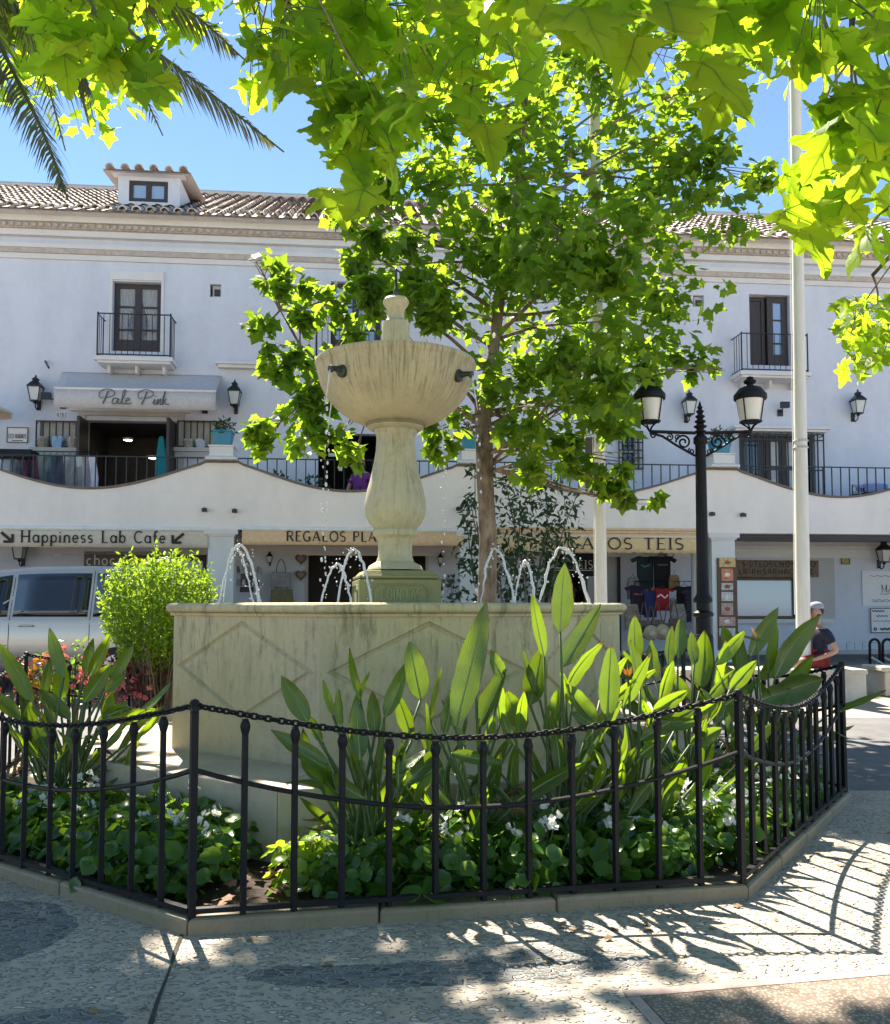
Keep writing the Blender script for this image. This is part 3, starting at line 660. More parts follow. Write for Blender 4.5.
# ------------------------------------------------------------------ the long white building
BR=R(5.3); BO=Vector((0,20.6,0)); be=Vector((math.cos(BR),math.sin(BR),0)); bn=Vector((math.sin(BR),-math.cos(BR),0))
def bl(px,py,v=0.0):
    d=ray(px,py); o=Vector((0,0,CAMZ)); t=((BO-o).dot(bn)+v)/d.dot(bn); p=o+d*t
    return (p-BO).dot(be),p.z
def bu(px,v=0.0,py=520): return bl(px,py,v)[0]
def bw(py,v=0.0,px=445): return bl(px,py,v)[1]
bld=thing('building','long white building with tiled roof, balconies and scalloped terrace over an arcade of shops','building',BO,BR)
BM=Matrix.Translation(BO)@Matrix.Rotation(BR,4,'Z')
def bthing(name,label,cat,u,v,w,group=None):
    t=thing(name,label,cat,BM@Vector((u,-v,w)),BR,group); return t,(u,-v,w)
G0=.30; TF=3.28; EAVE=bl(0,212,.35)[1]; U0,U1=-17.,17.5
HOLES=[]  # u0,u1,w0,w1
def hole(x0,x1,y0,y1,w0=None,v=0):
    a=bl(x0,y0,v); c=bl(x1,y1,v); h=(a[0],c[0],c[1] if w0 is None else w0,(a[1])); HOLES.append(h); return h
F2=bl(136,359,.5)[1]+.02
hA=hole(113,160,281,352); hB=hole(210,221,284,297); hC=hole(331,380,281,352); hD=hole(749,791,294,366); hE=hole(693,704,295,307)
hF=hole(86,176,420,480,TF); hG=hole(40,81,421,448); hG2=hole(181,221,421,448)
hH=hole(318,384,433,480,TF); hI=hole(740,816,434,480,TF); hJ=hole(620,640,431,470); hK=hole(585,599,437,480,TF)
hL=hole(308,426,554,600,G0); hM=hole(545,621,553,600,G0); hN=hole(733,806,577,619); hO=hole(86,150,573,600,G0); hP=hole(168,206,553,600,G0)
us=sorted({U0,U1,*[x for h in HOLES for x in h[:2]]}); ws=sorted({G0-.3,EAVE,*[x for h in HOLES for x in h[2:]]})
b=MB()
def inhole(u,w): return any(h[0]<u<h[1] and h[2]<w<h[3] for h in HOLES)
for i in range(len(us)-1):
    run=None
    for j in range(len(ws)-1):
        free=not inhole((us[i]+us[i+1])/2,(ws[j]+ws[j+1])/2)
        if free and run is None: run=ws[j]
        if run is not None and (not free or j==len(ws)-2):
            top=ws[j] if not free else ws[j+1]
            b.add([(us[i],0,run),(us[i+1],0,run),(us[i+1],0,top),(us[i],0,top)],[(0,1,2,3)]); run=None
for (a,c,d,e) in HOLES:   # reveals
    T=.28
    b.add([(a,0,d),(a,T,d),(a,T,e),(a,0,e)],[(0,1,2,3)]); b.add([(c,0,d),(c,T,d),(c,T,e),(c,0,e)],[(3,2,1,0)])
    b.add([(a,0,e),(a,T,e),(c,T,e),(c,0,e)],[(0,1,2,3)]); b.add([(a,0,d),(a,T,d),(c,T,d),(c,0,d)],[(3,2,1,0)])
# other walls of the block
b.add([(U0,0,0),(U0,9,0),(U0,9,EAVE),(U0,0,EAVE)],[(0,1,2,3)]); b.add([(U1,0,0),(U1,9,0),(U1,9,EAVE),(U1,0,EAVE)],[(3,2,1,0)]); b.add([(U0,9,0),(U1,9,0),(U1,9,EAVE),(U0,9,EAVE)],[(0,1,2,3)])
b.build('wall',M['wall'],bld)
# rooms behind the openings
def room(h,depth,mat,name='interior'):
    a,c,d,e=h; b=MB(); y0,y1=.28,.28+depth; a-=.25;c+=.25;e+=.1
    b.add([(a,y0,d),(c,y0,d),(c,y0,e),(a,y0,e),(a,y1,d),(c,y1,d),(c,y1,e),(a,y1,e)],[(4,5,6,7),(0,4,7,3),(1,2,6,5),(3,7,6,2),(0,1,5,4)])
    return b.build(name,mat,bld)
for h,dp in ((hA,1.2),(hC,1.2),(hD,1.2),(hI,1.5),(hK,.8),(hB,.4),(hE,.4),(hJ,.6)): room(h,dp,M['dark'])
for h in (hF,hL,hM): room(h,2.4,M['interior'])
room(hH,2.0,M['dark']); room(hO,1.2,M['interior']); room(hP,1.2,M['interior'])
# ---- french doors and windows
def window(h,cols,rows,fm,pm,inset=.14,fw=.07,open_left=0,name='window',bottom=None,pane2=None):
    a,c,d,e=h; a+=.01;c-=.01;e-=.01;d+=.005; y=inset; b=MB()
    for (x0,x1,z0,z1) in ((a,a+fw,d,e),(c-fw,c,d,e)): b.bx(x0,x1,y,y+.07,z0,z1)
    b.bx(a+fw,c-fw,y,y+.07,e-fw,e); b.bx(a+fw,c-fw,y,y+.07,d,d+(bottom or fw))
    wd=(c-a)/cols
    for i in range(1,cols): b.bx(a+wd*i-fw*.75,a+wd*i+fw*.75,y-.006,y+.064,d+fw,e-fw)
    for j in range(1,rows): z=d+(e-d)*j/rows; b.bx(a+fw,c-fw,y+.01,y+.06,z-.02,z+.02)
    f=b.build(name,fm,bld)
    b=MB(); b.bx(a+fw*.5,c-fw*.5,y+.03,y+.038,d+fw*.5,e-fw*.5); b.build('pane',pm,f)
    return f
def curtains(h,f,y=.20):
    a,c,d,e=h; n=40; mid=(a+c)/2
    for (x0,x1,s) in ((a+.1,mid-.06,1),(mid+.06,c-.1,-1)):
        b=MB()
        for i in range(n+1):
            for j in range(9):
                z=d+.1+(e-d-.2)*j/8; t=i/n; pinch=1-.45*math.exp(-((j/8-.42)/.25)**2)
                x=(x0+(x1-x0)*t*pinch) if s>0 else (x1-(x1-x0)*t*pinch)
                b.v.append((x,y+.018*math.sin(t*38),z))
        for i in range(n):
            for j in range(8): b.f.append((i*9+j,(i+1)*9+j,(i+1)*9+j+1,i*9+j+1)); b.mi.append(0)
        b.build('curtain',M['curtain'],f,smooth=True)
m,nt,out=newmat('clear_pane'); p_=principled(nt,out,(.5,.52,.55),.04,0,.7); p_.inputs['Alpha'].default_value=.22; M['clear']=m
fA=window(hA,2,3,M['wood'],M['clear'],bottom=.30,fw=.10); curtains(hA,fA)
fC=window(hC,2,3,M['wood'],M['panesky'],bottom=.3,fw=.10)
# right upper door: left leaf folded inwards dark, right leaf has a sky reflection put into its pane colour
a,c,d,e=hD; mid=a+(c-a)*.48
window((a,mid,d,e),1,1,M['wood'],M['wood'],inset=.2,fw=.09); window((mid,c,d,e),1,3,M['wood'],M['panesky'],inset=.12,fw=.15,bottom=.3)
for h in (hB,hE):
    a,c,d,e=h; b=MB(); b.bx(a+.05,c,.08,.12,d,e-.02); b.build('vent_cover',M['greytrim'],bld)
    b=MB(); b.bx(a+.09,c-.03,.06,.079,d+.04,e-.1); b.build('vent_grille',M['wood'],bld)
# roller shutter box and jamb surround of the left french door
b=MB(); a,c,d,e=hA; b.bx(a-.06,c+.06,-.035,0,e+.03,bl(113,271)[1]); b.bx(a-.07,a-.005,-.02,0,d,e+.03); b.bx(c+.005,c+.07,-.02,0,d,e+.03); b.build('shutter_box',M['wall2'],bld)
# ---- balconies
def balcony(x0,x1,ys,ytop,V=.55):
    u0=bu(x0,V,ys); u1=bu(x1,V,ys); zs=bl(x0,ys,V)[1]; zt=bl(x0,ytop,V)[1]
    root=MB(); root.bx(u0-.06,u1+.06,-V-.06,0,zs-.09,zs); root.bx(u0,u1,-V,0,zs-.14,zs-.09); bb=root.build('balcony',M['wall2'],bld)
    b=MB()
    for z in (zs+.05,zt): 
        b.tube([(u0,-.0,z),(u0,-V,z),(u1,-V,z),(u1,0,z)],.016,5)
    n=int((u1-u0)/.13)
    for i in range(n+1):
        u=u0+(u1-u0)*i/n; b.tube([(u,-V,zs+.05),(u,-V,zt)],.0085,5)
    for i in range(1,4):
        for u in (u0,u1): b.tube([(u,-V*i/4,zs+.05),(u,-V*i/4,zt)],.0085,5)
    for u in (u0,u1): b.tube([(u,-V,zs),(u,-V,zt+.03)],.018,5)
    b.build('railing',M['ironb'],bb)
    b=MB()
    for k in range(3):
        u=u0+(u1-u0)*(.12+.38*k); b.prism([(u-.03,zs-.14),(u+.03,zs-.14),(u+.02,zs-.30),(u-.02,zs-.30)],-.3,0)
    b.build('corbel',M['wall2'],bb)
    return bb
balcony(97,170,356,313); balcony(742,808,371,333); balcony(316,392,357,315)
# ---- cornice, mouldings, eaves
def strip(name,w0,w1,v,mat,u0=U0,u1=U1): 
    b=MB(); b.bx(u0,u1,-v,0,w0,w1); return b.build(name,mat,bld)
z1=bl(0,219,.3)[1]; z2=bl(0,226,.22)[1]
strip('cornice',z1,EAVE,.30,M['wall2']); strip('brick_moulding',z2,z1-.002,.22,M['brick']); strip('cornice',z2-.14,z2-.002,.14,M['wall2'])
b=MB()
for i in range(int((U1-U0)/.16)): b.bx(U0+i*.16,U0+i*.16+.085,-.262,-.22,z2+.02,z1-.025)
b.build('dentils',M['brick'],bld)
z3=bl(0,246,.1)[1]; z4=bl(0,251,.1)[1]
strip('moulding',z3,z3+.10,.12,M['wall2']); strip('brick_moulding',z4,z3-.002,.10,M['brick']); strip('moulding',z4-.12,z4-.002,.06,M['wall2'])
# ---- tiled roof
RID=4.6; RH=1.85; OV=.62
def roof(name,u0,u1,yf,zf,yr,zr,parent,sp=.30,course=.38,dbl=True):
    b=MB(); L=math.hypot(yr-yf,zr-zf); dy,dz=(yr-yf)/L,(zr-zf)/L; nx,nz=-dz,dy
    b.add([(u0,yf,zf-.05),(u1,yf,zf-.05),(u1,yr,zr-.05),(u0,yr,zr-.05)],[(0,1,2,3)])
    b.add([(u0,yf,zf-.09),(u1,yf,zf-.09),(u1,yr,zr-.09),(u0,yr,zr-.09)],[(3,2,1,0)])
    n=int((u1-u0)/sp)
    for i in range(n):
        uc=u0+(i+.5)*(u1-u0)/n; m=int(L/course)+1
        for j in range(m):
            s0=j*course-.03+random.uniform(-.015,.015); s1=min(L,s0+course+.06); r0=.105+random.uniform(-.006,.006); r1=.085
            lift=.012+random.uniform(0,.012); vs=[];K=6; ju=random.uniform(-.012,.012)
            for s,r,lf in ((s0,r0,lift),(s1,r1,-.01)):
                for q in range(K+1):
                    a=math.pi*q/K; off=r*math.sin(a)*.95+lf-.03
                    vs.append((uc+ju-r*math.cos(a),yf+dy*s+nx*off,zf+dz*s+nz*off))
            if j==0:  # visible tile mouth with thickness
                for q in range(K+1):
                    a=math.pi*q/K; off=(r0-.028)*math.sin(a)*.95+lift-.03; vs.append((uc+ju-(r0-.028)*math.cos(a),yf+dy*s0+nx*off,zf+dz*s0+nz*off))
            fs=[(q,q+1,K+2+q,K+1+q) for q in range(K)]
            if j==0: fs+=[(q+1,q,2*K+2+q,2*K+3+q) for q in range(K)]
            b.add(vs,fs)
    return b.build(name,M['tile'],parent)
ez=EAVE+.06; RTOP=bl(0,187,-RID)[1]
roof('roof',U0-.3,U1+.3,-OV,ez,RID,RTOP,bld)
b=MB(); zr_=RTOP
b.tube([(U0-.3,RID,zr_+.03),(U1+.3,RID,zr_+.03)],.13,10); b.add([(U0-.3,RID,zr_),(U1+.3,RID,zr_),(U1+.3,2*RID+OV,ez),(U0-.3,2*RID+OV,ez)],[(0,1,2,3)]); b.build('roof_ridge',M['tile'],bld)
b=MB(); b.bx(U0,U1,-.5,0,EAVE,EAVE+.05); 
for i in range(int((U1-U0)/.30)): b.tube([(U0+i*.30+.15,-.52,EAVE+.045),(U0+i*.30+.15,-.2,EAVE+.06)],.06,6)
b.build('eave_course',M['wall2'],bld)
for (u,y0,y1) in ((U0,0,1),(U1,0,1)):
    b=MB(); b.add([(u,0,EAVE),(u,9,EAVE),(u,RID,zr_-.1)],[(0,1,2)]); b.build('gable',M['wall'],bld)
# ---- dormer
vd=-.15; d0,d1=bu(118,vd,190),bu(180,vd,190); dz0=bl(150,206,vd)[1]; dz1=bl(150,177,vd)[1]
dm=MB(); wx0,wx1=bu(129,vd,190),bu(168,vd,190); wz0,wz1=bl(150,202,vd)[1],bl(150,181,vd)[1]; y=-vd
for (x0,x1,za,zb2_) in ((d0,wx0,dz0-.5,dz1),(wx1,d1,dz0-.5,dz1),(wx0,wx1,wz1,dz1),(wx0,wx1,dz0-.5,wz0)): dm.bx(x0,x1,y,y+.12,za,zb2_)
dm.bx(d0,d0+.1,y+.12,y+2.6,dz0-.5,dz1); dm.bx(d1-.1,d1,y+.12,y+2.6,dz0-.5,dz1); dm.bx(d0+.1,d1-.1,y+.9,y+.95,dz0-.4,dz1)
dm.bx(d0-.12,d1+.12,y-.16,y+.1,dz1,dz1+.05)
dmo=dm.build('dormer',M['wall'],bld)
roof('dormer_roof',d0-.28,d1+.28,y-.26,dz1+.08,y+2.6,dz1+.42,dmo,sp=.28,course=.36)
f=MB(); a,c,d,e=wx0,wx1,wz0,wz1
for (x0,x1,za,zb2_) in ((a,a+.09,d,e),(c-.09,c,d,e),(a+.09,c-.09,d,d+.09),(a+.09,c-.09,e-.09,e),((a+c)/2-.06,(a+c)/2+.06,d+.09,e-.09)): f.bx(x0,x1,y+.02,y+.08,za,zb2_)
fo_=f.build('dormer_window',M['wood'],dmo); f=MB(); f.bx(a+.05,c-.05,y+.05,y+.06,d+.05,e-.05); f.build('pane',M['panesky'],fo_)
# ---- terrace slab, parapet, columns
VP=2.6; SOF=bl(445,531,VP)[1]
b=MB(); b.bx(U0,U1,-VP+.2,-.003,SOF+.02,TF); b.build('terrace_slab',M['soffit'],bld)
PU=[bu(x,VP,470) for x in (222,472,722)]; SPN=(PU[2]-PU[0])/2; PU=[PU[0]-2*SPN,PU[0]-SPN,PU[0],PU[1],PU[2],PU[2]+SPN,PU[2]+2*SPN]
ZH=bl(222,463,VP)[1]; DIP=.53; HWp=.33
def prof_top(u):
    for i in range(len(PU)-1):
        if PU[i]<=u<=PU[i+1]:
            a,c=PU[i]+HWp,PU[i+1]-HWp
            if u<=a or u>=c: return ZH
            t=(u-a)/(c-a); s=math.sin(math.pi*t); return ZH-.03-DIP*s**1.15
    return ZH
ulist=[]
for i in range(len(PU)-1): ulist+=list(np.linspace(PU[i],PU[i+1],49)[:-1])
ulist.append(PU[-1]); 
b=MB()
for i in range(len(ulist)-1):
    a,c=ulist[i],ulist[i+1]
    b.add([(a,-VP,SOF),(c,-VP,SOF),(c,-VP,prof_top(c)),(a,-VP,prof_top(a)),(a,-VP+.2,SOF),(c,-VP+.2,SOF),(c,-VP+.2,prof_top(c)),(a,-VP+.2,prof_top(a))],[(0,1,2,3),(5,4,7,6),(3,2,6,7),(1,0,4,5)])
b.build('parapet',M['parapet'],bld)
b=MB()
for i in range(len(ulist)-1):
    a,c=ulist[i],ulist[i+1]; za,zc_=prof_top(a)+.003,prof_top(c)+.003; y0,y1=-VP-.035,-VP+.22; t=.045
    b.add([(a,y0,za),(c,y0,zc_),(c,y0,zc_+t),(a,y0,za+t),(a,y1,za),(c,y1,zc_),(c,y1,zc_+t),(a,y1,za+t)],[(0,1,2,3),(5,4,7,6),(3,2,6,7),(1,0,4,5)])
b.build('coping',M['coping'],bld)
for u in PU:
    b=MB(); b.bx(u-.25,u+.25,-VP-.0+.003,-VP+.45,G0-.3,SOF-.14); b.bx(u-.28,u+.28,-VP-.03,-VP+.48,SOF-.14,SOF-.10); b.bx(u-.33,u+.33,-VP-.06,-VP+.5,SOF-.10,SOF-.002); b.bx(u-.29,u+.29,-VP-.03,-VP+.48,G0-.3,G0+.25)
    b.build('column',M['wall2'],bld)
    b=MB(); b.lathe([(.36*1.2,ZH+.05),(.36*1.2,ZH+.09),(.27*1.2,ZH+.13),(.27*1.2,ZH+.30),(.30*1.2,ZH+.31),(.30*1.2,ZH+.34)],(u,-VP+.1,0),4,math.pi/4); b.build('pillar_block',M['wall2'],bld)
ZT=bl(345,459,VP)[1]
for i in range(len(PU)-1):
    a,c=PU[i]+.3,PU[i+1]-.3; b=MB(); y=-VP+.12
    b.box(((a+c)/2,y,ZT),(c-a,.035,.022)); n=int((c-a)/.19)
    for k in range(n+1):
        u=a+(c-a)*k/n; 
        if ZT-prof_top(u)>.04: b.bx(u-.010,u+.010,y-.010,y+.010,prof_top(u)+.04,ZT)
    b.build('terrace_railing',M['ironb'],bld)
b=MB()  # arcade beam, dark strip where the shutters and blind boxes hang
for i in range(len(PU)-1):
    b.bx(PU[i]+.34,PU[i+1]-.34,-VP+.24,-VP+.34,SOF-.02,SOF+.02)
b.build('blind_box',M['coping'],bld)
strip('wall_moulding',bl(800,558)[1],bl(800,549)[1],.05,M['wall2']); strip('wall_moulding',bl(800,549)[1]+.002,bl(800,546)[1],.09,M['wall2'])
# small floodlights on the parapet
for x,y in ((205,510),(235,511),(458,509),(711,514),(742,515)):
    u,w=bl(x,y,VP); b=MB(); b.tube([(u,-VP,w),(u,-VP-.07,w)],[.045,.045],10); b.box((u,-VP-.09,w-.01),(.09,.05,.07)); b.build('floodlight',M['ironb'],bld)
# ---- first floor joinery
def grille(h,n,parent=bld,y=-.06,rails=(.02,.98),ext=.05,name='grille'):
    a,c,d,e=h; b=MB(); a-=ext;c+=ext
    for r_ in rails: z=d+(e-d)*r_; b.bx(a,c,y-.012,y+.012,z-.014,z+.014)
    for i in range(n+1): u=a+(c-a)*i/n; b.bx(u-.013,u+.013,y-.022,y+.004,d,e)
    for u in (a,c):
        for z in (d+.05,e-.05): b.bx(u-.01,u+.01,y,0,z-.01,z+.01)
    return b.build(name,M['ironb'],parent)
for h in (hG,hG2):
    a,c,d,e=h; b=MB(); b.bx(a,c,.12,.16,d,e); b.build('display_back',M['curtain'],bld)
    grille(h,7); b=MB(); b.bx(a-.15,c+.15,-.22,0,d-.12,d-.03); b.bx(a-.10,c+.10,-.16,0,d-.24,d-.12); b.build('window_sill',M['greytrim'],bld)
# left shop door frame and its folded-back door leaves
a,c,d,e=hF; b=MB()
b.bx(a-.16,a-.01,-.05,.1,d,e+.1); b.bx(c+.01,c+.16,-.05,.1,d,e+.1); b.bx(a-.16,c+.16,-.07,.1,e+.1,e+.2); b.build('door_frame',M['greytrim'],bld)
b=MB(); b.bx(a+.02,a+.08,-.7,-.06,d,e-.05); b.build('door',M['wood'],bld); b=MB(); b.bx(c-.08,c-.02,-.7,-.06,d,e-.05); b.build('door',M['wood'],bld)
b=MB()
for i,(o,hh) in enumerate(((.30,.10),(.24,.08),(.18,.07),(.12,.06))): 
    z=e+.62-.11*i; b.bx(a-.25-o*.6,c+.25+o*.6,-o,0,z-.1,z-.002)
b.build('door_hood',M['wall2'],bld)
# right grilled door: outer cage, double doors with backlight put into the pale pane colour
a,c,d,e=hI; b=MB(); b.bx(a-.25,c+.25,-.28,0,e+.10,e+.16); b.bx(a-.2,c+.2,-.22,0,e+.04,e+.098); b.build('door_hood',M['wall2'],bld)
f=window((a+.02,a+(c-a)*.36,d,e),1,1,M['wood'],M['pane'],inset=.16,fw=.14); f=window((a+(c-a)*.37,c-.3,d,e),2,3,M['wood'],M['lglass'],inset=.16,fw=.13,bottom=.5)
g=grille((a,c,d,e),14,y=-.20,rails=(.02,.35,.62,.93,.99),ext=.1,name='door_grille')
# hidden window with scrolled grille and brown shutter leaf
a,c,d,e=hJ; f=window(hJ,1,2,M['white'],M['pane']); g=grille(hJ,5,rails=(.02,.3,.5,.7,.98))
b=MB()
for k in range(6):
    z=d+(e-d)*(k+.5)/6
    for s in (1,-1): b.tube([((a+c)/2+s*(.02+.09*math.sin(q/8*math.pi))*(1),-.075,z-.1+.2*q/8) for q in range(9)],.008,4)
b.build('grille_scroll',M['ironb'],bld)
a,c,d,e=hK; b=MB(); b.bx(a+.01,c-.01,.05,.11,d,e-.01); b.build('door',M['wood2'],bld)
# ---- ground floor joinery
a,c,d,e=hL; b=MB(); b.bx(a-.06,a,-.03,.05,d,e); b.bx(c,c+.06,-.03,.05,d,e); b.bx(a-.06,c+.06,-.03,.05,e,e+.08); b.build('door_frame',M['greytrim'],bld)
a,c,d,e=hM; b=MB(); b.bx(a,a+.07,.02,.1,d,e); b.bx(c-.07,c,.02,.1,d,e); b.bx(a+(c-a)*.52,a+(c-a)*.56,.02,.1,d,e); b.build('door_frame',M['wood'],bld)
b=MB(); b.bx(a+(c-a)*.56,c-.07,.06,.1,d,e); b.build('door',M['greytrim'],bld)
a,c,d,e=hN; fN=window((a,c,d,e),1,1,M['wood2'],M['panesky'],inset=.03,fw=.07)
b=MB(); b.bx(c-.30,c-.09,.0,.028,d+.06,e-.06); b.build('window_blind',M['dark'],fN)
b=MB(); b.bx(a-.1,c+.62,-.12,-.003,d-.10,d); b.build('window_sill',M['wall2'],bld)
b=MB(); b.bx(c+.1,c+.10+.62,-.04,-.003,d,bl(800,557)[1]); b.build('shutter',M['greytrim'],bld)
room(hN,.4,M['dark'])
strip('plinth',G0-.3,G0+.12,.05,M['greytrim'])
b=MB(); b.bx(U0,U1,-VP-.6,-.051,-.1,G0+.02); b.build('arcade_floor',M['asphalt'],bld)
a,c,d,e=hO; window((a,c,d,e),2,1,M['wood'],M['pane'],inset=.1,fw=.09); a,c,d,e=hP; window((a,c,d,e),1,1,M['wood'],M['pane'],inset=.1,fw=.09)
# drain pipe beside the right column
b=MB(); u=bu(716,1.5,560); u=PU[4]-.42; b.tube([(u,-VP+.5,G0),(u,-VP+.5,SOF)],.09,12); b.build('drain_pipe',M['greytrim'],bld)
b=MB(); u0_,w_=bl(217,366); u1_,_=bl(262,366); b.bx(u0_,u1_,-.25,0,w_,w_+.06); b.bx(u0_+.05,u1_,-.18,0,w_-.07,w_); b.build('window_hood',M['wall2'],bld)
b=MB(); p1=bl(45,361,.02); p2=bl(64,378,.5); b.tube([(p1[0],0,p1[1]),(p1[0]+.25,-.5,p1[1]-.28)],.022,6); b.build('awning_crank_rod',M['ironb'],bld)
# ------------------------------------------------------------------ awnings and signs
M['awn_grey']=fabric('grey_awning_cloth',(.56,.535,.54)); M['awn_beige']=fabric('beige_awning_cloth',(.66,.58,.47)); M['awn_tan']=fabric('tan_awning_cloth',(.74,.52,.32)); M['awn_yel']=fabric('straw_awning_cloth',(.70,.52,.29))
M['letter']=simple('dark_lettering',(.035,.025,.02),.8,var=.1); M['letgrey']=simple('grey_lettering',(.12,.12,.14),.8,var=.1); M['letwhite']=simple('white_lettering',(.75,.74,.72),.7,var=.05)
# grey sloping awning over the left boutique
VA=1.15; uL,wT=bl(62,372,.02); uR,_=bl(221,372,.02); fL,wF=bl(54,388,VA); fR,_=bl(216,389,VA); wV=bl(140,409,VA)[1]
t,o=bthing('shop_awning','pale grey sloping awning with script lettering over the upstairs boutique','awning',(uL+uR)/2,0,wV)
b=MB(); n=14
for i in range(n+1):
    s=i/n; sag=-.05*math.sin(math.pi*s)
    for j in range(21):
        q=j/20; u=(uL+(uR-uL)*q)*(1-s)+(fL+(fR-fL)*q)*s; b.v.append((u,-.02-(VA-.02)*s,wT+(wF-wT)*s+sag+.012*math.sin(q*9)*s))
for i in range(n):
    for j in range(20): b.f.append((i*21+j,(i+1)*21+j,(i+1)*21+j+1,i*21+j+1)); b.mi.append(0)
cl=b.build('canopy',M['awn_grey'],t,o,smooth=True); cl.modifiers.new('thick','SOLIDIFY').thickness=.008
b=MB(); b.tube([(fL,-VA,wF),(fR,-VA,wF)],.03,8); b.build('front_bar',M['white'],t,o)
b=MB(); b.add([],[])
for j in range(25):
    q=j/24; u=fL+(fR-fL)*q; 
    for k in range(3): b.v.append((u,-VA-.004-.012*math.sin(q*40)*k/2,wF-.02-(wF-.02-wV)*k/2))
for j in range(24):
    for k in range(2): b.f.append((j*3+k,j*3+k+1,(j+1)*3+k+1,(j+1)*3+k)); b.mi.append(0)
vl=b.build('valance',M['awn_grey'],t,o,smooth=True); vl.modifiers.new('thick','SOLIDIFY').thickness=.006
b=MB()   # script lettering, drawn as pen strokes
su0,sw0=bl(99,404,VA+.03); su1,sw1=bl(168,391,VA+.03)
def pen(pts,w): b.ribbon([(su0+(su1-su0)*p[0],sw0+(sw1-sw0)*p[1]) for p in pts],w,-VA-.034)
def spl(pts,n=5):
    out=[]
    for i in range(len(pts)-1):
        p0=pts[max(i-1,0)];p1=pts[i];p2=pts[i+1];p3=pts[min(i+2,len(pts)-1)]
        for k in range(n):
            t_=k/n; out.append(tuple(.5*((2*p1[q])+(-p0[q]+p2[q])*t_+(2*p0[q]-5*p1[q]+4*p2[q]-p3[q])*t_**2+(-p0[q]+3*p1[q]-3*p2[q]+p3[q])*t_**3) for q in (0,1)))
    return out+[pts[-1]]
for ox in (0,.565):
    pen(spl([(ox+.05,.02),(ox+.09,.4),(ox+.13,.95)]),.035); pen(spl([(ox+.0,.5),(ox+.01,.85),(ox+.1,1.05),(ox+.2,.95),(ox+.22,.7),(ox+.15,.5),(ox+.09,.48)]),.022); pen(spl([(ox+.0,.5),(ox+.04,.4),(ox+.06,.55)]),.018)
pen(spl([(.27,.42),(.21,.4),(.19,.1),(.24,.05),(.28,.4),(.27,.1),(.31,.05)]),.026)
pen(spl([(.31,.05),(.36,.6),(.38,.98),(.35,.9),(.33,.2),(.36,.03),(.39,.1)]),.024)
pen(spl([(.39,.22),(.44,.36),(.41,.45),(.385,.2),(.42,.03),(.47,.14)]),.024)
pen(spl([(.78,.1),(.81,.42),(.80,.1),(.83,.05)]),.026); pen([(.825,.56),(.828,.62)],.03)
pen(spl([(.83,.05),(.86,.42),(.85,.03)]),.026); pen(spl([(.85,.1),(.89,.42),(.90,.38),(.89,.06),(.92,.08)]),.024)
pen(spl([(.92,.05),(.96,.98),(.93,.5),(.935,.02)]),.024); pen(spl([(.935,.25),(.98,.45),(.95,.27),(.99,.04),(1.02,.12)]),.022)
b.build('lettering',M['letgrey'],t,o)
b=MB()
for u in (fL+.15,fR-.15): b.tube([(u,-.02,wT-.75),(u,-VA*.6,wF-.25),(u,-VA,wF)],.018,6)
b.build('folding_arm',M['white'],t,o)
# straight drop valances at the arcade front
def valance(name,label,x0,x1,y0,y1,mat,scal=0,box=True,V=VP+.03):
    a,wtop=bl(x0,y0,V); c,wbot=bl(x1,y1,V); t,o=bthing(name,label,'awning',(a+c)/2,V,wbot); b=MB(); y=-V
    n=60
    for i in range(n+1):
        q=i/n; u=a+(c-a)*q; sc_=(abs(math.sin(q*math.pi*scal))*.035 if scal else 0); wav=.010*math.sin(q*23)
        for k in range(4): b.v.append((u,y+wav*k/3,wtop+(wbot-sc_-wtop)*k/3))
    for i in range(n):
        for k in range(3): b.f.append((i*4+k,i*4+k+1,(i+1)*4+k+1,(i+1)*4+k)); b.mi.append(0)
    v_=b.build('valance',mat,t,o,smooth=True); v_.modifiers.new('thick','SOLIDIFY').thickness=.008
    if box:
        b=MB(); b.tube([(a,y+.02,wtop+.03),(c,y+.02,wtop+.03)],.05,10); b.build('roller',M['white'],t,o)
    return t,o,a,c,wtop,wbot,y
t,o,a,c,w1,w0,y=valance('shop_awning','beige straight awning with two arrows and cafe lettering on the arcade at left',-20,208,529,548,M['awn_beige'],0)
def fit(x0,x1,y0,y1,V=VP+.05): p=bl(x0,y1,V); q=bl(x1,y0,V); return p[0],q[0],p[1],q[1]
b=MB(); write(b,'Happiness Lab Cafe',*fit(20,166,531.5,542),y-.022,.17)
for (x,s) in ((7,1),(178,-1)):
    u,_=bl(x,538,VP+.05); zc_=(w0+w1)/2+.02; q=.085*s
    b.ribbon([(u-q*1.3,zc_+.09),(u+q*.9,zc_-.07)],.055,y-.022); b.ribbon([(u+q*1.2,zc_+.06),(u+q*1.2,zc_-.10)],.05,y-.023); b.ribbon([(u-q*.8,zc_-.09),(u+q*1.35,zc_-.09)],.05,y-.024)
b.build('lettering',M['letter'],t,o)
t,o,a,c,w1,w0,y=valance('shop_awning','tan straight awning with bold dark capitals behind the fountain column',242,464,530,546,M['awn_tan'])
b=MB(); write(b,'REGALOS PLAZA',*fit(286,394,532,541),y-.022,.2,serif=False); b.build('lettering',M['letter'],t,o)
t,o,a,c,w1,w0,y=valance('shop_awning','straw coloured awning with serif capitals and scalloped hem, above the T-shirt stall',492,698,536,552,M['awn_yel'],scal=22)
b=MB(); write(b,'REGALOS TEIS',*fit(541,684,538.5,548.5),y-.022,.19); b.build('lettering',M['letter'],t,o)
b=MB(); 
for k in range(3): b.bx(a,c,y-.03-.02*k,y+.1,w1+.02+.055*k,w1+.068+.055*k)
b.build('folded_cloth',[M['awn_tan']],t,o)
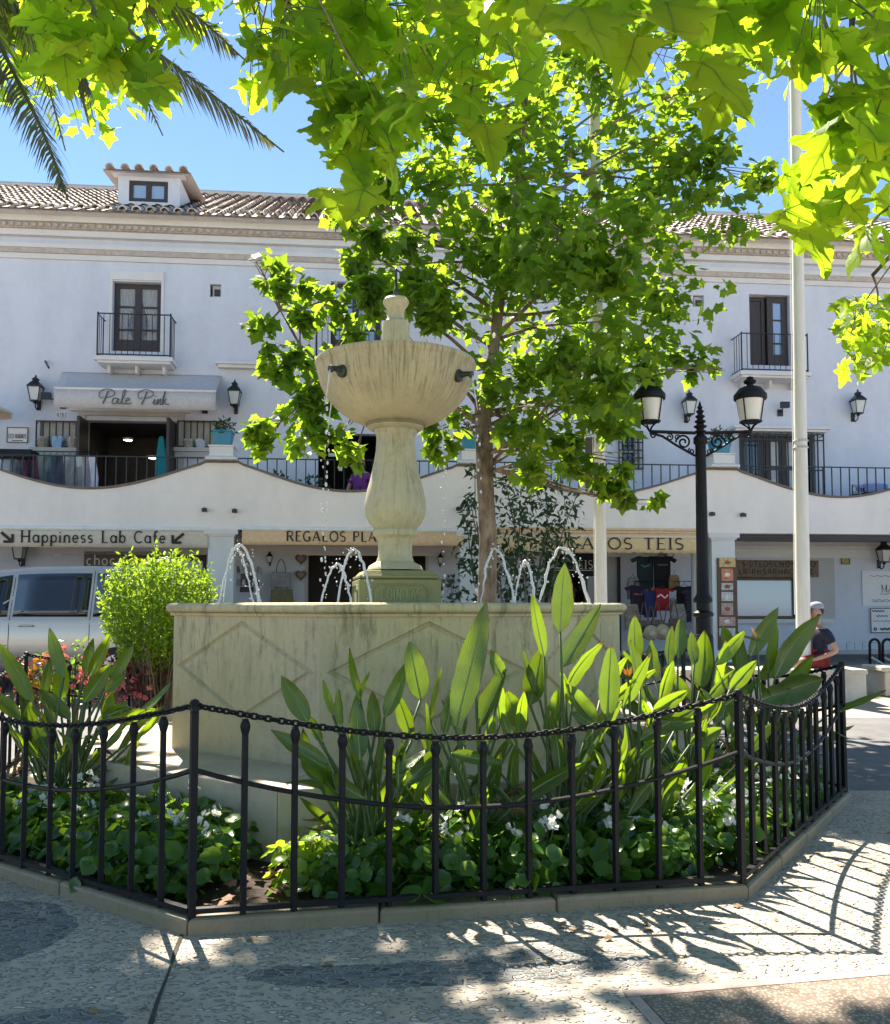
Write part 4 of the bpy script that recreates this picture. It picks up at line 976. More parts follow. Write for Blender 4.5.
def board(name,label,cat,x0,x1,y0,y1,V,mat,th=.03,frame_=None,dy=0):
    a,w1=bl(x0,y0,V); c,w0=bl(x1,y1,V); t,o=bthing(name,label,cat,(a+c)/2,V,w0); b=MB(); b.bx(a,c,-V,-V+th,w0,w1); b.build('board',mat,t,o,bevel=.004)
    if frame_:
        b=MB(); 
        for q in ((a,c,w1-.02,w1),(a,c,w0,w0+.02),(a,a+.02,w0+.02,w1-.02),(c-.02,c,w0+.02,w1-.02)): b.bx(q[0],q[1],-V-.012,-V-.001,q[2],q[3])
        b.build('frame',frame_,t,o)
    return t,o,a,c,w0,w1,-V
# dark cafe sign
t,o,a,c,w0,w1,y=board('shop_sign','dark sign with pale lower case lettering half hidden by the round bush','sign',84,165,551,570,.05,M['coping'])
b=MB(); write(b,'choc',a+.05,a+.05+(c-a)*.36,w0+.11,w1-.08,y-.004,.15,False); b.build('lettering',M['letgrey' if 0 else 'letwhite'],t,o)
# dark shop window sign of the souvenir shop
t,o,a,c,w0,w1,y=board('shop_sign','black sign with white lettering over the souvenir shop window behind the water jets','sign',547,597,553,576,.06,M['dark'])
b=MB(); write(b,'TEIS',*fit(571,593,560.5,568.5,.06),y-.004,.14); p=[(0,.1),(.2,.0),(.5,.5),(.7,1),(.45,1),(.3,.3),(.1,0),(.3,.05),(.9,0),(1,.2)]
f0,f1,g0,g1=fit(549,563,556,568,.06); b.ribbon([(f0+(f1-f0)*q[0],g0+(g1-g0)*q[1]) for q in spl(p)],.022,y-.004); b.ribbon([(f0,g0-.05),(bl(593,570,.06)[0],g0-.05)],.015,y-.004); b.build('lettering',M['letwhite'],t,o)
# carved wooden board over the right window
M['carved']=simple('carved_wood_board',(.20,.15,.105),.85,scale=14,var=.5)
t,o,a,c,w0,w1,y=board('shop_sign','brown carved wooden board with two rows of dark lettering above the bright shop window','sign',735,819,560,577,.16,M['carved'],.05)
b=MB()
for r_ in range(2):
    u=a+.08; zz=w0+.06+r_*(w1-w0)*.47
    while u<c-.15:
        k=random.choice('HARTLMENOSIC'); 
        if random.random()<.12: u+=.08; continue
        wd=SF[k][0]*.16
        for pts,kk in SF[k][1]: b.ribbon([(u+p[0]*.15,zz+p[1]*.12) for p in pts],.024,y-.003)
        u+=wd+.015
b.build('lettering',simple('worn_sign_lettering',(.075,.055,.04),.85,var=.6,scale=25),t,o)
# paper notices on the right wall
M['paper']=simple('white_notice',(.80,.80,.82),.6,var=.05)
t,o,a,c,w0,w1,y=board('wall_sign','large white notice with grey capitals, upper of two on the right wall','sign',862,905,571,606,.03,M['paper'],.02)
b=MB(); write(b,'MAJOLICA',bl(865,0,.03)[0],bl(904,0,.03)[0],bl(870,592,.03)[1],bl(870,585,.03)[1],y-.004,.17); 
for yy,x0,x1 in ((576,870,900),(594,880,892),(600,872,900),(601.5,872,896)): p=bl(x0,yy,.03);q=bl(x1,yy,.03); b.ribbon([(p[0]+(q[0]-p[0])*k/8,p[1]+.012*(-1)**k) for k in range(9)],.012,y-.004)
b.build('lettering',M['letgrey'],t,o)
t,o,a,c,w0,w1,y=board('wall_sign','smaller white notice with a dark logo, lower of two on the right wall','sign',870,902,608,633,.03,M['paper'],.02,M['letgrey'])
b=MB()
for yy,x0,x1,ww in ((611,872,884,.03),(616,876,888,.02),(621,873,890,.012),(629,880,898,.05)): p=bl(x0,yy,.03);q=bl(x1,yy,.03); b.ribbon([(p[0]+(q[0]-p[0])*k/8,p[1]+.012*(-1)**k) for k in range(9)],ww,y-.014)
p=bl(875,629,.03); b.ribbon([(p[0]+.03*math.cos(k),p[1]+.03*math.sin(k)) for k in range(8)],.03,y-.015); b.build('lettering',M['letgrey'],t,o)
t,o=bthing('wall_lettering','thin dark outlined capitals fixed low on the right wall beside the seated man','sign',bl(855,645)[0],0,bl(855,648)[1])
b=MB(); f_=fit(845,877,642.5,650,.004); write(b,'ELEC',f_[0],f_[1],f_[2],f_[3],-.006,.07,False); b.build('lettering',M['letgrey'],t,o)
t,o,a,c,w0,w1,y=board('wall_plaque','small yellow tile plaque on the right wall left of the lantern','plaque',841,850,553.5,564.5,.03,simple('yellow_tiles',(.42,.33,.10),.4,scale=14,var=.6),.02,M['coping'])
t,o,a,c,w0,w1,y=board('wall_sign','small white framed sign with blue lettering at far left of the terrace wall','sign',7,28,427,443,.03,M['paper'],.02,M['letgrey'])
b=MB(); write(b,'ECO MARINOS',a+.04,c-.04,w0+.10,w0+.20,y-.004,.16,False); p=(a+c)/2; b.ribbon([(p-.12,w0+.05),(p+.12,w0+.05)],.02,y-.004); b.build('lettering',M['letgrey'],t,o)
t,o,a,c,w0,w1,y=board('house_number','small house number plaque beneath the awning beside the left wall spotlight','plaque',56,65,412,417.5,.03,M['paper'],.02)
b=MB(); write(b,'82B',a+.02,c-.02,w0+.02,w1-.02,y-.004,.2,False); b.build('lettering',M['letgrey'],t,o)
t,o,a,c,w0,w1,y=board('house_number','small pale number plate on the cafe wall right of the low lantern','plaque',54,61,552,556,.03,M['paper'],.02)
# framed photo board on the right column
t,o,a,c,w0,w1,y=board('poster_board','tall dark board of food photographs mounted on the white arcade column','board',717,738.5,558,650,VP+.03,M['wood2'],.03)
pc=[((.62,.42,.14),558,567),((.62,.20,.08),568.5,581),((.55,.52,.48),583,590),((.60,.55,.52),592,601),((.48,.30,.24),603,615),((.52,.28,.25),617,626),((.55,.5,.48),628,636)]
for k,(col,y0_,y1_) in enumerate(pc):
    p=bl(719.5,y1_,VP+.05); q=bl(735.5,y0_,VP+.05); cm=simple('photo_print',col,.4,scale=22,var=.5); b=MB(); b.bx(p[0]+(.05 if 0<k<5 else 0),q[0]-(.05 if 0<k<5 else 0),y-.012,y-.001,p[1],q[1]); ph_=b.build('photo_card',cm,t,o)
    b=MB(); uu=(p[0]+q[0])/2; b.lathe([(.055,0),(.055,.004)],(0,0,0),10); b.M=None
    vs=[(uu+v[0]*1.2,y-.0125-v[2]*.3,(p[1]+q[1])/2+v[1]*.8) for v in b.v]; b.v=vs; b.build('pictured_dish',simple('pictured_dish',(.75,.70,.6) if k%2 else (.35,.08,.05),.5,scale=25,var=.5),ph_,o)
# ------------------------------------------------------------------ wall lanterns
def lantern_geo(b,c,rt,rb,h,ph=math.pi/4):   # glass body of a four sided lantern, wider at the top
    b.lathe([(rb,0),(rt,h)],c,4,ph)
def make_lantern():
    t=thing('wall_lantern','x','lantern'); s=1.0
    # origin: wall plate centre, lantern hangs in front (-y)
    b=MB(); b.box((0,-.015,-.03),(.09,.03,.24)); b.tube([(0,-.03,-.1),(0,-.12,-.17),(0,-.24,-.13),(0,-.27,-.03)],.016,6)
    b.tube([(0,-.03,.04),(0,-.09,.03),(0,-.12,-.03),(0,-.08,-.06)],.010,5); b.lathe([(.035,-.03),(.05,0),(.03,.02)],(0,-.27,-.02),8); b.build('bracket',M['ironb'],t)
    c=(0,-.27,.02); rt,rb,h=.20,.125,.33
    b=MB(); 
    for k in range(4):
        a=math.pi/4+k*math.pi/2
        b.tube([(c[0]+rb*math.cos(a),c[1]+rb*math.sin(a),c[2]),(c[0]+rt*math.cos(a),c[1]+rt*math.sin(a),c[2]+h)],.011,4)
    b.lathe([(rb*.2,-.02),(rb+.012,-.02),(rb+.012,.012),(rb*.3,.012)],c,4,math.pi/4); b.lathe([(rt-.03,h-.01),(rt+.02,h-.01),(rt+.025,h+.015),(rt-.03,h+.015)],c,4,math.pi/4); b.build('frame',M['ironb'],t)
    b=MB(); lantern_geo(b,c,rt-.014,rb-.008,h-.012); b.build('glass',M['lglass'],t)
    b=MB(); b.lathe([(rt+.03,h+.015),(rt*.72,h+.10),(rt*.42,h+.15),(rt*.40,h+.185),(rt*.55,h+.19),(rt*.25,h+.235),(.02,h+.25),(.028,h+.275),(.004,h+.31)],c,4,math.pi/4); b.build('cap',M['ironb'],t)
    return t
LN=[(39,404,0,'black wall lantern left of the grey boutique awning',1),(236,408,0,'black wall lantern right of the grey boutique awning',1),(686,417,0,'black wall lantern just left of the lamp post top',1),(853,416,0,'black wall lantern on bare wall at far right of the upper floor',1)]
LL=[(23,560,.02,'black wall lantern above the silver van',.95),(666,558,.02,'black wall lantern next to the hanging dark T-shirts',.9),(879,563,.02,'black wall lantern above the white notices at far right',.95),(270,563,.02,'tiny black lantern on the wall above the grey handbag',.45),(440,564,.02,'tiny black lantern right of the fountain column base',.45)]
proto=make_lantern()
for i,(x,y,v,lab,s) in enumerate(LN+LL):
    o=proto if i==0 else copy_tree(proto); u,w=bl(x,y,.02); o.location=BM@Vector((u,-.002,w)); o.rotation_euler=(0,0,BR); k=.92*s
    o.scale=(k,k,k); o['label']=lab; o['group']='wall lanterns on the building'
# ------------------------------------------------------------------ flower pots on the terrace pillars
M['teal']=simple('teal_pot',(.02,.22,.34),.4,var=.1)
def small_leaves(n,c,r,s,mat,name,parent,o,squash=.8,up=.5):
    tv=[(0,0,0),(-.22,.35,.05),(0,.5,0),(.22,.35,.05),(0,1,-.08)]; tf=[(0,2,1),(0,3,2),(1,2,4),(2,3,4)]
    pos=[];ms=[];sc_=[]
    for i in range(n):
        d=rdir()*r*random.random()**.4; d.z*=squash; pos.append(tuple(Vector(c)+d)); ms.append(frame(rdir()+Vector((0,0,up)),rdir()+d.normalized()*.8)); sc_.append(s*random.uniform(.7,1.3))
    V,Fs=scatter(tv,tf,pos,ms,sc_); b=MB(); b.add(V,Fs); return b.build(name,mat,parent,o)
for u,lab in ((PU[2],'teal planter with a dark plant on the pillar right of the boutique'),(PU[3],'teal planter with a dark plant on the middle terrace pillar by the tree trunk'),(PU[4],'teal planter with a dark plant on the pillar behind the lamp post')):
    w=ZH+.34; t,o=bthing('flower_pot',lab,'planter',u,VP-.1,w,'planters on the terrace pillars')
    o=(u,-VP+.1,w); b=MB(); b.lathe([(.20,0),(.21,.01),(.27,.27),(.29,.28),(.29,.31),(.25,.31),(.24,.24),(.01,.24)],o,4,math.pi/4); b.build('pot',M['teal'],t,o,bevel=.008)
    small_leaves(160,(u,-VP+.1,w+.38),.24,.10,M['ficus_leaf'],'foliage',t,o)
# ------------------------------------------------------------------ things on the terrace
def garment(name,label,cat,x,y,V,mat,width,length,group=None,sleeve=True,extra=None):
    u,w=bl(x,y,V); t,o=bthing(name,label,cat,u,V,w-length,group); hw=width/2; L=length
    if sleeve: P=[(-.28,0),(-.10,-.03),(.10,-.03),(.28,0),(.62,-.14*L/.7),(.52,-.27*L/.7),(.34,-.18*L/.7),(.33,-L/width),( -.33,-L/width),(-.34,-.18*L/.7),(-.52,-.27*L/.7),(-.62,-.14*L/.7)]
    else: P=[(-.35,0),(.35,0),(.5,-L/width*.5),(.46,-L/width),(-.46,-L/width),(-.5,-L/width*.5)]
    b=MB(); b.prism([(u+p[0]*width,w+p[1]*width) for p in P],-V-.03,-V+.03); b.build('cloth',mat,t,o,bevel=.012)
    b=MB(); b.tube([(u-.2*width,-V,w-.01),(u,-V,w+.05),(u+.2*width,-V,w-.01)],.006,4); b.tube([(u,-V,w+.05),(u+.02,-V,w+.10)],.005,4); b.build('hanger',M['ironb'],t,o)
    return t,o,u,w
cols=[(.62,.60,.68),(.50,.52,.62),(.05,.05,.07),(.30,.08,.16),(.35,.45,.42),(.60,.58,.55),(.12,.30,.28),(.10,.12,.20),(.66,.60,.64),(.28,.33,.35),(.7,.68,.66),(.62,.5,.56),(.66,.64,.70)]
nm=['pale lilac','grey blue','black','burgundy','sage green','cream','teal','navy','pale pink','slate grey','white','dusty rose','pale grey']
rail_v=.9
for k in range(13):
    x=12+k*6.4; garment('hanging_garment',nm[k]+' garment hanging on the boutique rail behind the left terrace railing','garment',x,456,rail_v,fabric('cloth_'+nm[k].replace(' ','_'),cols[k]),.42,.95,'garments on the boutique rail',sleeve=False)
u0,w0=bl(6,454,rail_v); u1,_=bl(97,454,rail_v); t,o=bthing('clothes_rail','black clothes rail holding the boutique garments','clothes rail',(u0+u1)/2,rail_v,TF); b=MB(); zr2=bl(50,456,rail_v)[1]+.10
b.tube([(u0,-rail_v,TF),(u0,-rail_v,zr2),(u1,-rail_v,zr2),(u1,-rail_v,TF)],.014,6); b.box((u0,-rail_v,TF+.02),(.04,.45,.04)); b.box((u1,-rail_v,TF+.02),(.04,.45,.04)); b.build('rail_frame',M['ironb'],t,o)
# boxes on the left sill
for x0,x1,col,lab in ((38,48,(.30,.26,.22),'brown basket on the left boutique window sill'),(52,64,(.30,.45,.68),'pale blue patterned box on the left boutique window sill'),(68,78,(.38,.34,.30),'beige basket on the left boutique window sill'),(184,193,(.33,.30,.28),'grey basket on the sill right of the boutique door'),(196,206,(.48,.50,.58),'pale vase shaped box on the sill right of the boutique door')):
    a,w=bl(x0,449,.12); c,_=bl(x1,449,.12); w=hG[2]-.03; t,o=bthing('display_basket',lab,'basket',(a+c)/2,.12,w,'baskets on the boutique sills'); o=((a+c)/2,-.12,w)
    b=MB(); r_=(c-a)/2*1.25; b.lathe([(r_*.8,0),(r_,.18),(r_*1.05,.2),(r_*.9,.2),(r_*.75,.05)],o,4 if 'box' in lab else 10,math.pi/4); b.build('basket',simple('basket_weave',col,.8,scale=30,var=.4),t,o)
    b=MB(); 
    for k in range(5): b.sphere((o[0]+random.uniform(-.5,.5)*r_,o[1]+random.uniform(-.3,.3)*r_,o[2]+.2),.07,8,5)
    b.build('contents',fabric('basket_contents',tuple(min(1,c_*1.5) for c_ in col),.4),t,o,smooth=True)
# dark counter at far left and teal surfboard shaped towel in the boutique doorway
a,w=bl(-6,449,1.2); c,_=bl(31,449,1.2); t,o=bthing('display_table','black topped display table at far left of the terrace','table',(a+c)/2,1.2,TF); zt_=bl(15,449,1.2)[1]; zb_=bl(15,457,1.2)[1]
b=MB(); b.bx(a,c,-1.2,-.7,zb_,zt_); b.build('table_top',M['dark'],t,o)
for u in (a+.05,c-.05):
    for yy in (-1.15,-.75): b=MB(); b.bx(u-.025,u+.025,yy-.025,yy+.025,TF,zb_-.002); b.build('leg',M['dark'],t,o)
u,w=bl(161,436,-.1); t,o=bthing('hanging_garment','turquoise scarf hanging inside the boutique doorway','garment',u,-.1,TF); b=MB(); b.prism([(u-.05,w),(u+.05,w),(u+.14,w-.6),(u+.12,w-1.4),(u-.12,w-1.4),(u-.13,w-.6)],.12,.18); b.build('cloth',fabric('turquoise_cloth',(.02,.30,.36)),t,o,bevel=.02)
M['lamp']=None
m,nt,out=newmat('lit_downlight'); em=N(nt,'ShaderNodeEmission'); em.inputs['Color'].default_value=(1,.85,.55,1); em.inputs['Strength'].default_value=2.2; nt.links.new(em.outputs[0],out.inputs['Surface']); M['lamp']=m
for x,y,lab in ((128,440,'lit oval ceiling light nearer the boutique door'),(153,458,'lit oval ceiling light deeper inside the boutique')):
    u,w=bl(x,y,-1.4); t,o=bthing('ceiling_light',lab,'ceiling light',u,-1.4,w,'ceiling lights in the boutique'); o=(u,1.4,w); b=MB(); b.lathe([(.11,0),(.13,.03),(.13,.045)],o,14); b.build('lamp_body',M['white'],t,o); b=MB(); b.lathe([(.095,-.012),(.1,-.002)],o,14); b.build('diffuser',M['lamp'],t,o)
    b=MB(); b.tube([(u,1.4,w+.04),(u,1.4,hF[3]+.08)],.008,5); b.build('cord',M['dark'],t,o)
# spot lamps under the awning
for x,y,lab,s in ((63,405,'small black wall spotlight left under the grey awning',1),(205,410,'small black wall spotlight right under the grey awning',-1),(780,413,'small floodlight above the grilled door on the right',0)):
    u,w=bl(x,y,.02); t,o=bthing('wall_spotlight',lab,'spotlight',u,.0,w,'wall spotlights'); o=(u,0,w); b=MB(); b.box((u,-.03,w),(.12,.06,.16)); b.build('base',M['ironb'],t,o)
    b=MB(); q=-.28 if s else 0; b.tube([(u,-.06,w),(u+q*.5,-.16,w+.08),(u+q,-.25,w+.12)],.014,5); b.box((u+q,-.28,w+.14),(.20,.10,.14)); b.build('lamp_head',M['ironb'],t,o)
# ceiling fan seen inside the dark opening, person sitting below it
u,w=bl(343,455,-.5); t,o=bthing('ceiling_fan','white four bladed fan inside the dark terrace opening left of the fountain column','fan',u,-.5,w); o=(u,.5,w); b=MB(); b.sphere(o,.06,10,6); b.tube([(u,.5,w+.05),(u,.8,hH[3]+.05)],.015,5); b.build('motor',M['ironb'],t,o)
for a_ in (80,-100,0,180):
    d=Vector((math.cos(R(a_)),0,math.sin(R(a_)))); L=.38 if a_%180 else .34; q=Vector((-d.z,0,d.x))*(.045)
    P=[Vector(o)+d*.12+q*.7,Vector(o)+d*L+q,Vector(o)+d*L-q,Vector(o)+d*.12-q*.7]; b=MB(); b.add([tuple(p) for p in P]+[tuple(p+Vector((0,.014,0))) for p in P],[(0,1,2,3),(7,6,5,4),(0,4,5,1),(1,5,6,2),(2,6,7,3),(3,7,4,0)]); b.build('blade',M['white'],t,o)
# round pots on the terrace in front of the bare wall
for x,lab,rr in ((312,'round brown flower pot behind the terrace railing left of the dark opening',.28),(276,'leafy potted plant behind the terrace railing above the left dip',.2),(690,'bushy potted plant behind the railing left of the lamp post arm',.24),(440,'leafy potted plant behind the railing right of the fountain column',.22)):
    u=bu(x,1.7,470); t,o=bthing('potted_plant',lab,'plant',u,1.7,TF,'potted plants on the terrace'); o=(u,-1.7,TF); b=MB(); b.lathe([(rr*.6,0),(rr,.35),(rr*1.05,.42),(rr*.9,.42),(rr*.8,.36),(.01,.36)],o,14); b.build('pot',simple('clay_pot',(.20,.12,.10) if x==312 else (.25,.2,.16),.8),t,o,smooth=True,auto=40)
    small_leaves(220 if x!=312 else 130,(u,-1.7,TF+.72),.33,.12,M['ficus_leaf'],'foliage',t,o)
# cafe chairs and table on the right terrace
M['chairw']=simple('weathered_blue_chair',(.30,.34,.42),.5); 
def chair(label,u,v,rz):
    t=thing('terrace_chair',label,'chair',BM@Vector((u,-v,TF)),BR+rz,'chairs on the right terrace'); b=MB(); b.bx(-.2,.2,-.2,.2,.43,.46); b.build('seat',M['dark'],t)
    for sx in (-1,1):
        for sy in (-1,1): b=MB(); b.tube([(sx*.18,sy*.18,0),(sx*.18,sy*.18,.43 if sy<0 else .92)],.014,6); b.build('leg',M['dark'],t)
    b=MB(); 
    for z in (.6,.75,.9): b.bx(-.18,.18,.17,.19,z-.03,z+.03)
    b.build('backrest',M['chairw'],t)
chair('slatted metal chair nearer the grilled door on the right terrace',bu(852,1.3),1.3,R(200)); chair('slatted metal chair at the right end of the right terrace',bu(875,1.4),1.4,R(20))
u=bu(866,1.1); t,o=bthing('terrace_table','small metal table with a blue cloth on the right terrace','table',u,1.1,TF); o=(u,-1.1,TF); b=MB(); b.bx(u-.35,u+.35,-1.45,-.75,TF+.72,TF+.75); b.build('table_top',M['dark'],t,o); b=MB(); b.bx(u-.2,u+.36,-1.46,-1.0,TF+.753,TF+.98); b.build('cloth_bundle',fabric('blue_cloth',(.30,.36,.60)),t,o,bevel=.06)
for sx in (-1,1):
    for sy in (-1,1): b=MB(); b.tube([(u+sx*.3,-1.1+sy*.3,TF),(u+sx*.3,-1.1+sy*.3,TF+.72)],.015,6); b.build('leg',M['dark'],t,o)
# folded parasol edge at far left
u,w=bl(-32,410,1.2); t,o=bthing('parasol','cream parasol whose edge shows at far left above the terrace','parasol',u,1.2,TF); o=(u,-1.2,TF); b=MB(); b.lathe([(.9,w-TF-.05),(.88,w-TF-.02),(.05,w-TF+.35),(.01,w-TF+.36)],o,8,cap=False); b.build('canopy',fabric('cream_cloth',(.62,.54,.42)),t,o); b=MB(); b.tube([(u,-1.2,TF),(u,-1.2,w+.3)],.025,8); b.build('pole',M['wood2'],t,o)
# ------------------------------------------------------------------ souvenir stalls under the arcade
def tshirt(label,x,y,V,col,wd,L): 
    return garment('hanging_tshirt',label,'T-shirt',x,y,V,fabric('tshirt_cloth',col),wd,L,'T-shirts hung at the souvenir shop')
tt=tshirt('dark green T-shirt, left of the upper pair on the white souvenir wall',645,556,.9,(.02,.035,.04),.56,.72)
b=MB(); b.ribbon([(tt[2]-.1,tt[3]-.2),(tt[2]-.03,tt[3]-.25),(tt[2]+.1,tt[3]-.2)],.022,-.9-.034); b.build('chest_print',M['letgrey' if 0 else 'teal'],tt[0],tt[1])
tt=tshirt('black T-shirt, right of the upper pair on the white souvenir wall',662,556,.95,(.015,.014,.018),.56,.74)
b=MB(); b.ribbon([(tt[2]-.12,tt[3]-.2),(tt[2]+.12,tt[3]-.2)],.03,-.95-.034); b.build('chest_print',M['letgrey'],tt[0],tt[1])
tt=tshirt('dark purple T-shirt hanging low at the left end of the souvenir rack',638,585,1.4,(.02,.012,.03),.50,.66)
b=MB(); b.ribbon([(tt[2]-.1,tt[3]-.2),(tt[2]+.1,tt[3]-.2)],.03,-1.4-.034); b.build('chest_print',fabric('print',(.4,.1,.1)),tt[0],tt[1])
tshirt('navy T-shirt between the purple and red ones on the souvenir rack',650,590,1.45,(.02,.03,.12),.42,.6)
tt=tshirt('red T-shirt in the middle of the souvenir rack',662,588,1.5,(.30,.015,.02),.46,.5)
b=MB(); b.ribbon([(tt[2]-.12,tt[3]-.2),(tt[2]-.04,tt[3]-.14),(tt[2]+.05,tt[3]-.22),(tt[2]+.12,tt[3]-.15)],.035,-1.5-.034); b.build('chest_print',M['letwhite'],tt[0],tt[1])
tshirt('black T-shirt at the right end of the souvenir rack',684,586,1.3,(.02,.018,.025),.5,.62)
tshirt('pale grey T-shirt folded behind the red one on the souvenir rack',676,598,1.2,(.5,.48,.47),.4,.6)
for x,y,V_,col,wd,L,lab in ((632,604,1.5,(.33,.27,.2),.34,.55,'striped beige shawl at the left end below the souvenir rack'),(678,604,1.6,(.45,.43,.42),.36,.5,'pale patterned shawl right of the leather bags'),(690,590,1.5,(.07,.06,.09),.34,.7,'dark jacket hung beside the lamp post'),(633,577,1.0,(.30,.28,.27),.30,.5,'grey cloth hung left of the upper T-shirts'),(674,575,1.2,(.36,.24,.12),.26,.3,'tan cloth cap bundle above the red T-shirt')):
    gm=garment('hanging_garment',lab,'garment',x,y,V_,simple('souvenir_cloth',col,.9,scale=22,var=.6),wd,L,None,sleeve=(wd<.35 and L>.6))
u0,_=bl(628,0,1.35); u1,_=bl(694,0,1.35); wr=bl(660,584,1.35)[1]; t,o=bthing('clothes_rack','metal rack of souvenir clothes and bags under the straw coloured awning','clothes rack',(u0+u1)/2,1.35,G0)
b=MB(); b.tube([(u0,-1.35,G0),(u0,-1.35,wr+.06),(u1,-1.35,wr+.06),(u1,-1.35,G0)],.018,6); b.tube([(u0,-1.35,G0+.5),(u1,-1.35,G0+.5)],.012,5); b.build('rack_frame',M['ironb'],t,o)
M['leather']=simple('brown_leather',(.13,.07,.04),.5,var=.4); M['straw']=simple('straw',(.58,.48,.32),.85,scale=30,var=.3)
for k,(x,y,ww) in enumerate(((644,604,.24),(651,607,.22),(657,603,.26),(668,606,.22),(674,602,.24))):
    u,w=bl(x,y,1.75); t,o=bthing('leather_bag',['dark brown leather bag at the left of the bag row below the souvenir rack','long strapped leather bag second in the bag row below the rack','brown leather bag with flap in the middle of the bag row','tan leather bag right of the middle in the bag row','slim leather bag at the right end of the bag row'][k],'bag',u,1.75,w-.6,'leather bags below the souvenir rack')
    b=MB(); b.bx(u-ww/2,u+ww/2,-1.80,-1.70,w-.62,w-.36); b.build('bag_body',M['leather'] if k!=3 else M['straw'],t,o,bevel=.03); b=MB(); b.tube([(u-ww*.4,-1.75,w-.38),(u-.02,-1.75,w+.02),(u+.02,-1.75,w+.02),(u+ww*.4,-1.75,w-.38)],.013,5); b.build('strap',M['leather'],t,o); b=MB(); b.bx(u-ww/2,u+ww/2,-1.815,-1.80,w-.5,w-.37); b.build('flap',M['leather'],t,o)
for x,y,lab in ((651,633,'round straw hat at the left of the two below the leather bags'),(662,632,'round straw hat at the right of the two below the leather bags')):
    u,w=bl(x,y,1.95); t,o=bthing('straw_hat',lab,'hat',u,1.95,w,'straw hats at the souvenir shop'); o=(u,-1.95,w); b=MB(); b.lathe([(.165,0),(.17,.01),(.10,.025),(.085,.07),(.07,.10),(.01,.11)],(0,0,0),20); b.v=[(u+v[0],-1.95-v[2],w+v[1]) for v in b.v]; b.build('brim',M['straw'],t,o,smooth=True)
    b=MB(); b.lathe([(.092,.022),(.09,.045)],(0,0,0),20,cap=False); b.v=[(u+v[0]*1.03,-1.95-v[2],w+v[1]*1.03) for v in b.v]; b.build('hat_band',M['leather'],t,o)
for i,(x,y,h_) in enumerate(((689,603,.5),(692,618,.5),(686,612,.45))):
    u,w=bl(x,y,1.1); t,o=bthing('postcard_stand',['white postcard stand tallest beside the lamp post','white postcard stand low beside the lamp post','white postcard stand nearest the black T-shirt'][i],'postcard stand',u,1.1,G0,'postcard stands by the souvenir shop'); o=(u,-1.1,G0); b=MB(); b.tube([(u,-1.1,G0),(u,-1.1,w)],.02,6); b.lathe([(.2,0),(.2,.03),(.03,.05)],o,10); b.build('stand',M['greytrim'],t,o)
    for q in range(3): b=MB(); b.box((u,-1.1-.1,w-.1-.18*q),(.26,.02,.14),rot=Matrix.Rotation(R(-15),3,'X')); b.build('postcard_row',simple('postcards',(.55,.55,.58),.4,scale=25,var=.6),t,o)
u,w=bl(668,576,1.55)
# bags and display at the tan shop
def tote(label,x,y,V,col,wd,h_):
    u,w=bl(x,y,V); t,o=bthing('tote_bag',label,'bag',u,V,w-h_,'bags shown outside the tan awning shop'); b=MB(); b.prism([(u-wd/2,w-h_),(u+wd/2,w-h_),(u+wd*.44,w),(u-wd*.44,w)],-V-.06,-V+.06); b.build('bag_body',fabric('bag_cloth',col,.3),t,o,bevel=.02)
    b=MB(); b.tube([(u-wd*.22,-V,w-.03)]+[(u+wd*.22*math.sin(R(a_)),-V,w+.28*math.cos(R(a_))) for a_ in range(-80,81,20)]+[(u+wd*.22,-V,w-.03)],.011,5); b.build('handle',M['letgrey'],t,o)
tote('large grey tote bag hanging on the wall behind the left water jet',281,572,.5,(.33,.33,.34),.46,.34); tote('olive plaid bag below the grey tote behind the left water jet',282,589,.55,(.22,.20,.11),.52,.34); tote('black bag hung at the left end of the tan awning shop',247,574,.6,(.12,.12,.13),.3,.4)
for x,y,lab in ((301,559,'heart shaped brown plaque, upper of two beside the dark shop door'),(301,575,'heart shaped brown plaque, lower of two beside the dark shop door')):
    u,w=bl(x,y,.06); t,o=bthing('heart_plaque',lab,'plaque',u,.06,w-.12,'heart plaques'); P=[(u+.0105*16*math.sin(q)**3*.8,w+.0105*(13*math.cos(q)-5*math.cos(2*q)-2*math.cos(3*q)-math.cos(4*q))*.8) for q in [2*math.pi*k/28 for k in range(28)]]; b=MB(); b.prism(P[::-1],-.08,-.003); b.build('heart',M['leather'],t,o)
    b=MB(); b.prism([((p[0]-u)*.55+u,(p[1]-w)*.55+w) for p in P][::-1],-.092,-.081); b.build('heart_inlay',simple('inlay',(.3,.2,.16),.5,var=.5,scale=25),t,o)
for i,(x0,x1,yy,V) in enumerate(((231,262,573,.7),(232,262,586,.8),(430,452,586,1.2))):
    a,w=bl(x0,yy,V); c,_=bl(x1,yy,V); t,o=bthing('display_shelf',['wire display shelf of trinkets, upper one behind the left water jet','wire display shelf of trinkets, lower one behind the left water jet','low display shelf of goods right of the fountain pedestal'][i],'shelf',(a+c)/2,V,G0,'display shelves'); b=MB(); b.bx(a,c,-V-.3,-V,w-.02,w); 
    for u in (a,c-.02): b.bx(u,u+.02,-V-.3,-V-.28,G0,w+.12); b.bx(u,u+.02,-V-.02,-V,G0,w+.12)
    b.build('shelf_frame',M['greytrim'],t,o)
    for q in range(6): u=a+.06+(c-a-.12)*q/5; b=MB(); b.lathe([(.04,0),(.05,.06),(.03,.1),(.035,.14)],(u,-V-.15,w),8); b.build('trinket',simple('trinket_paint',random.choice([(.55,.5,.45),(.12,.10,.10),(.3,.28,.26),(.6,.58,.58)]),.4),t,o,smooth=True)
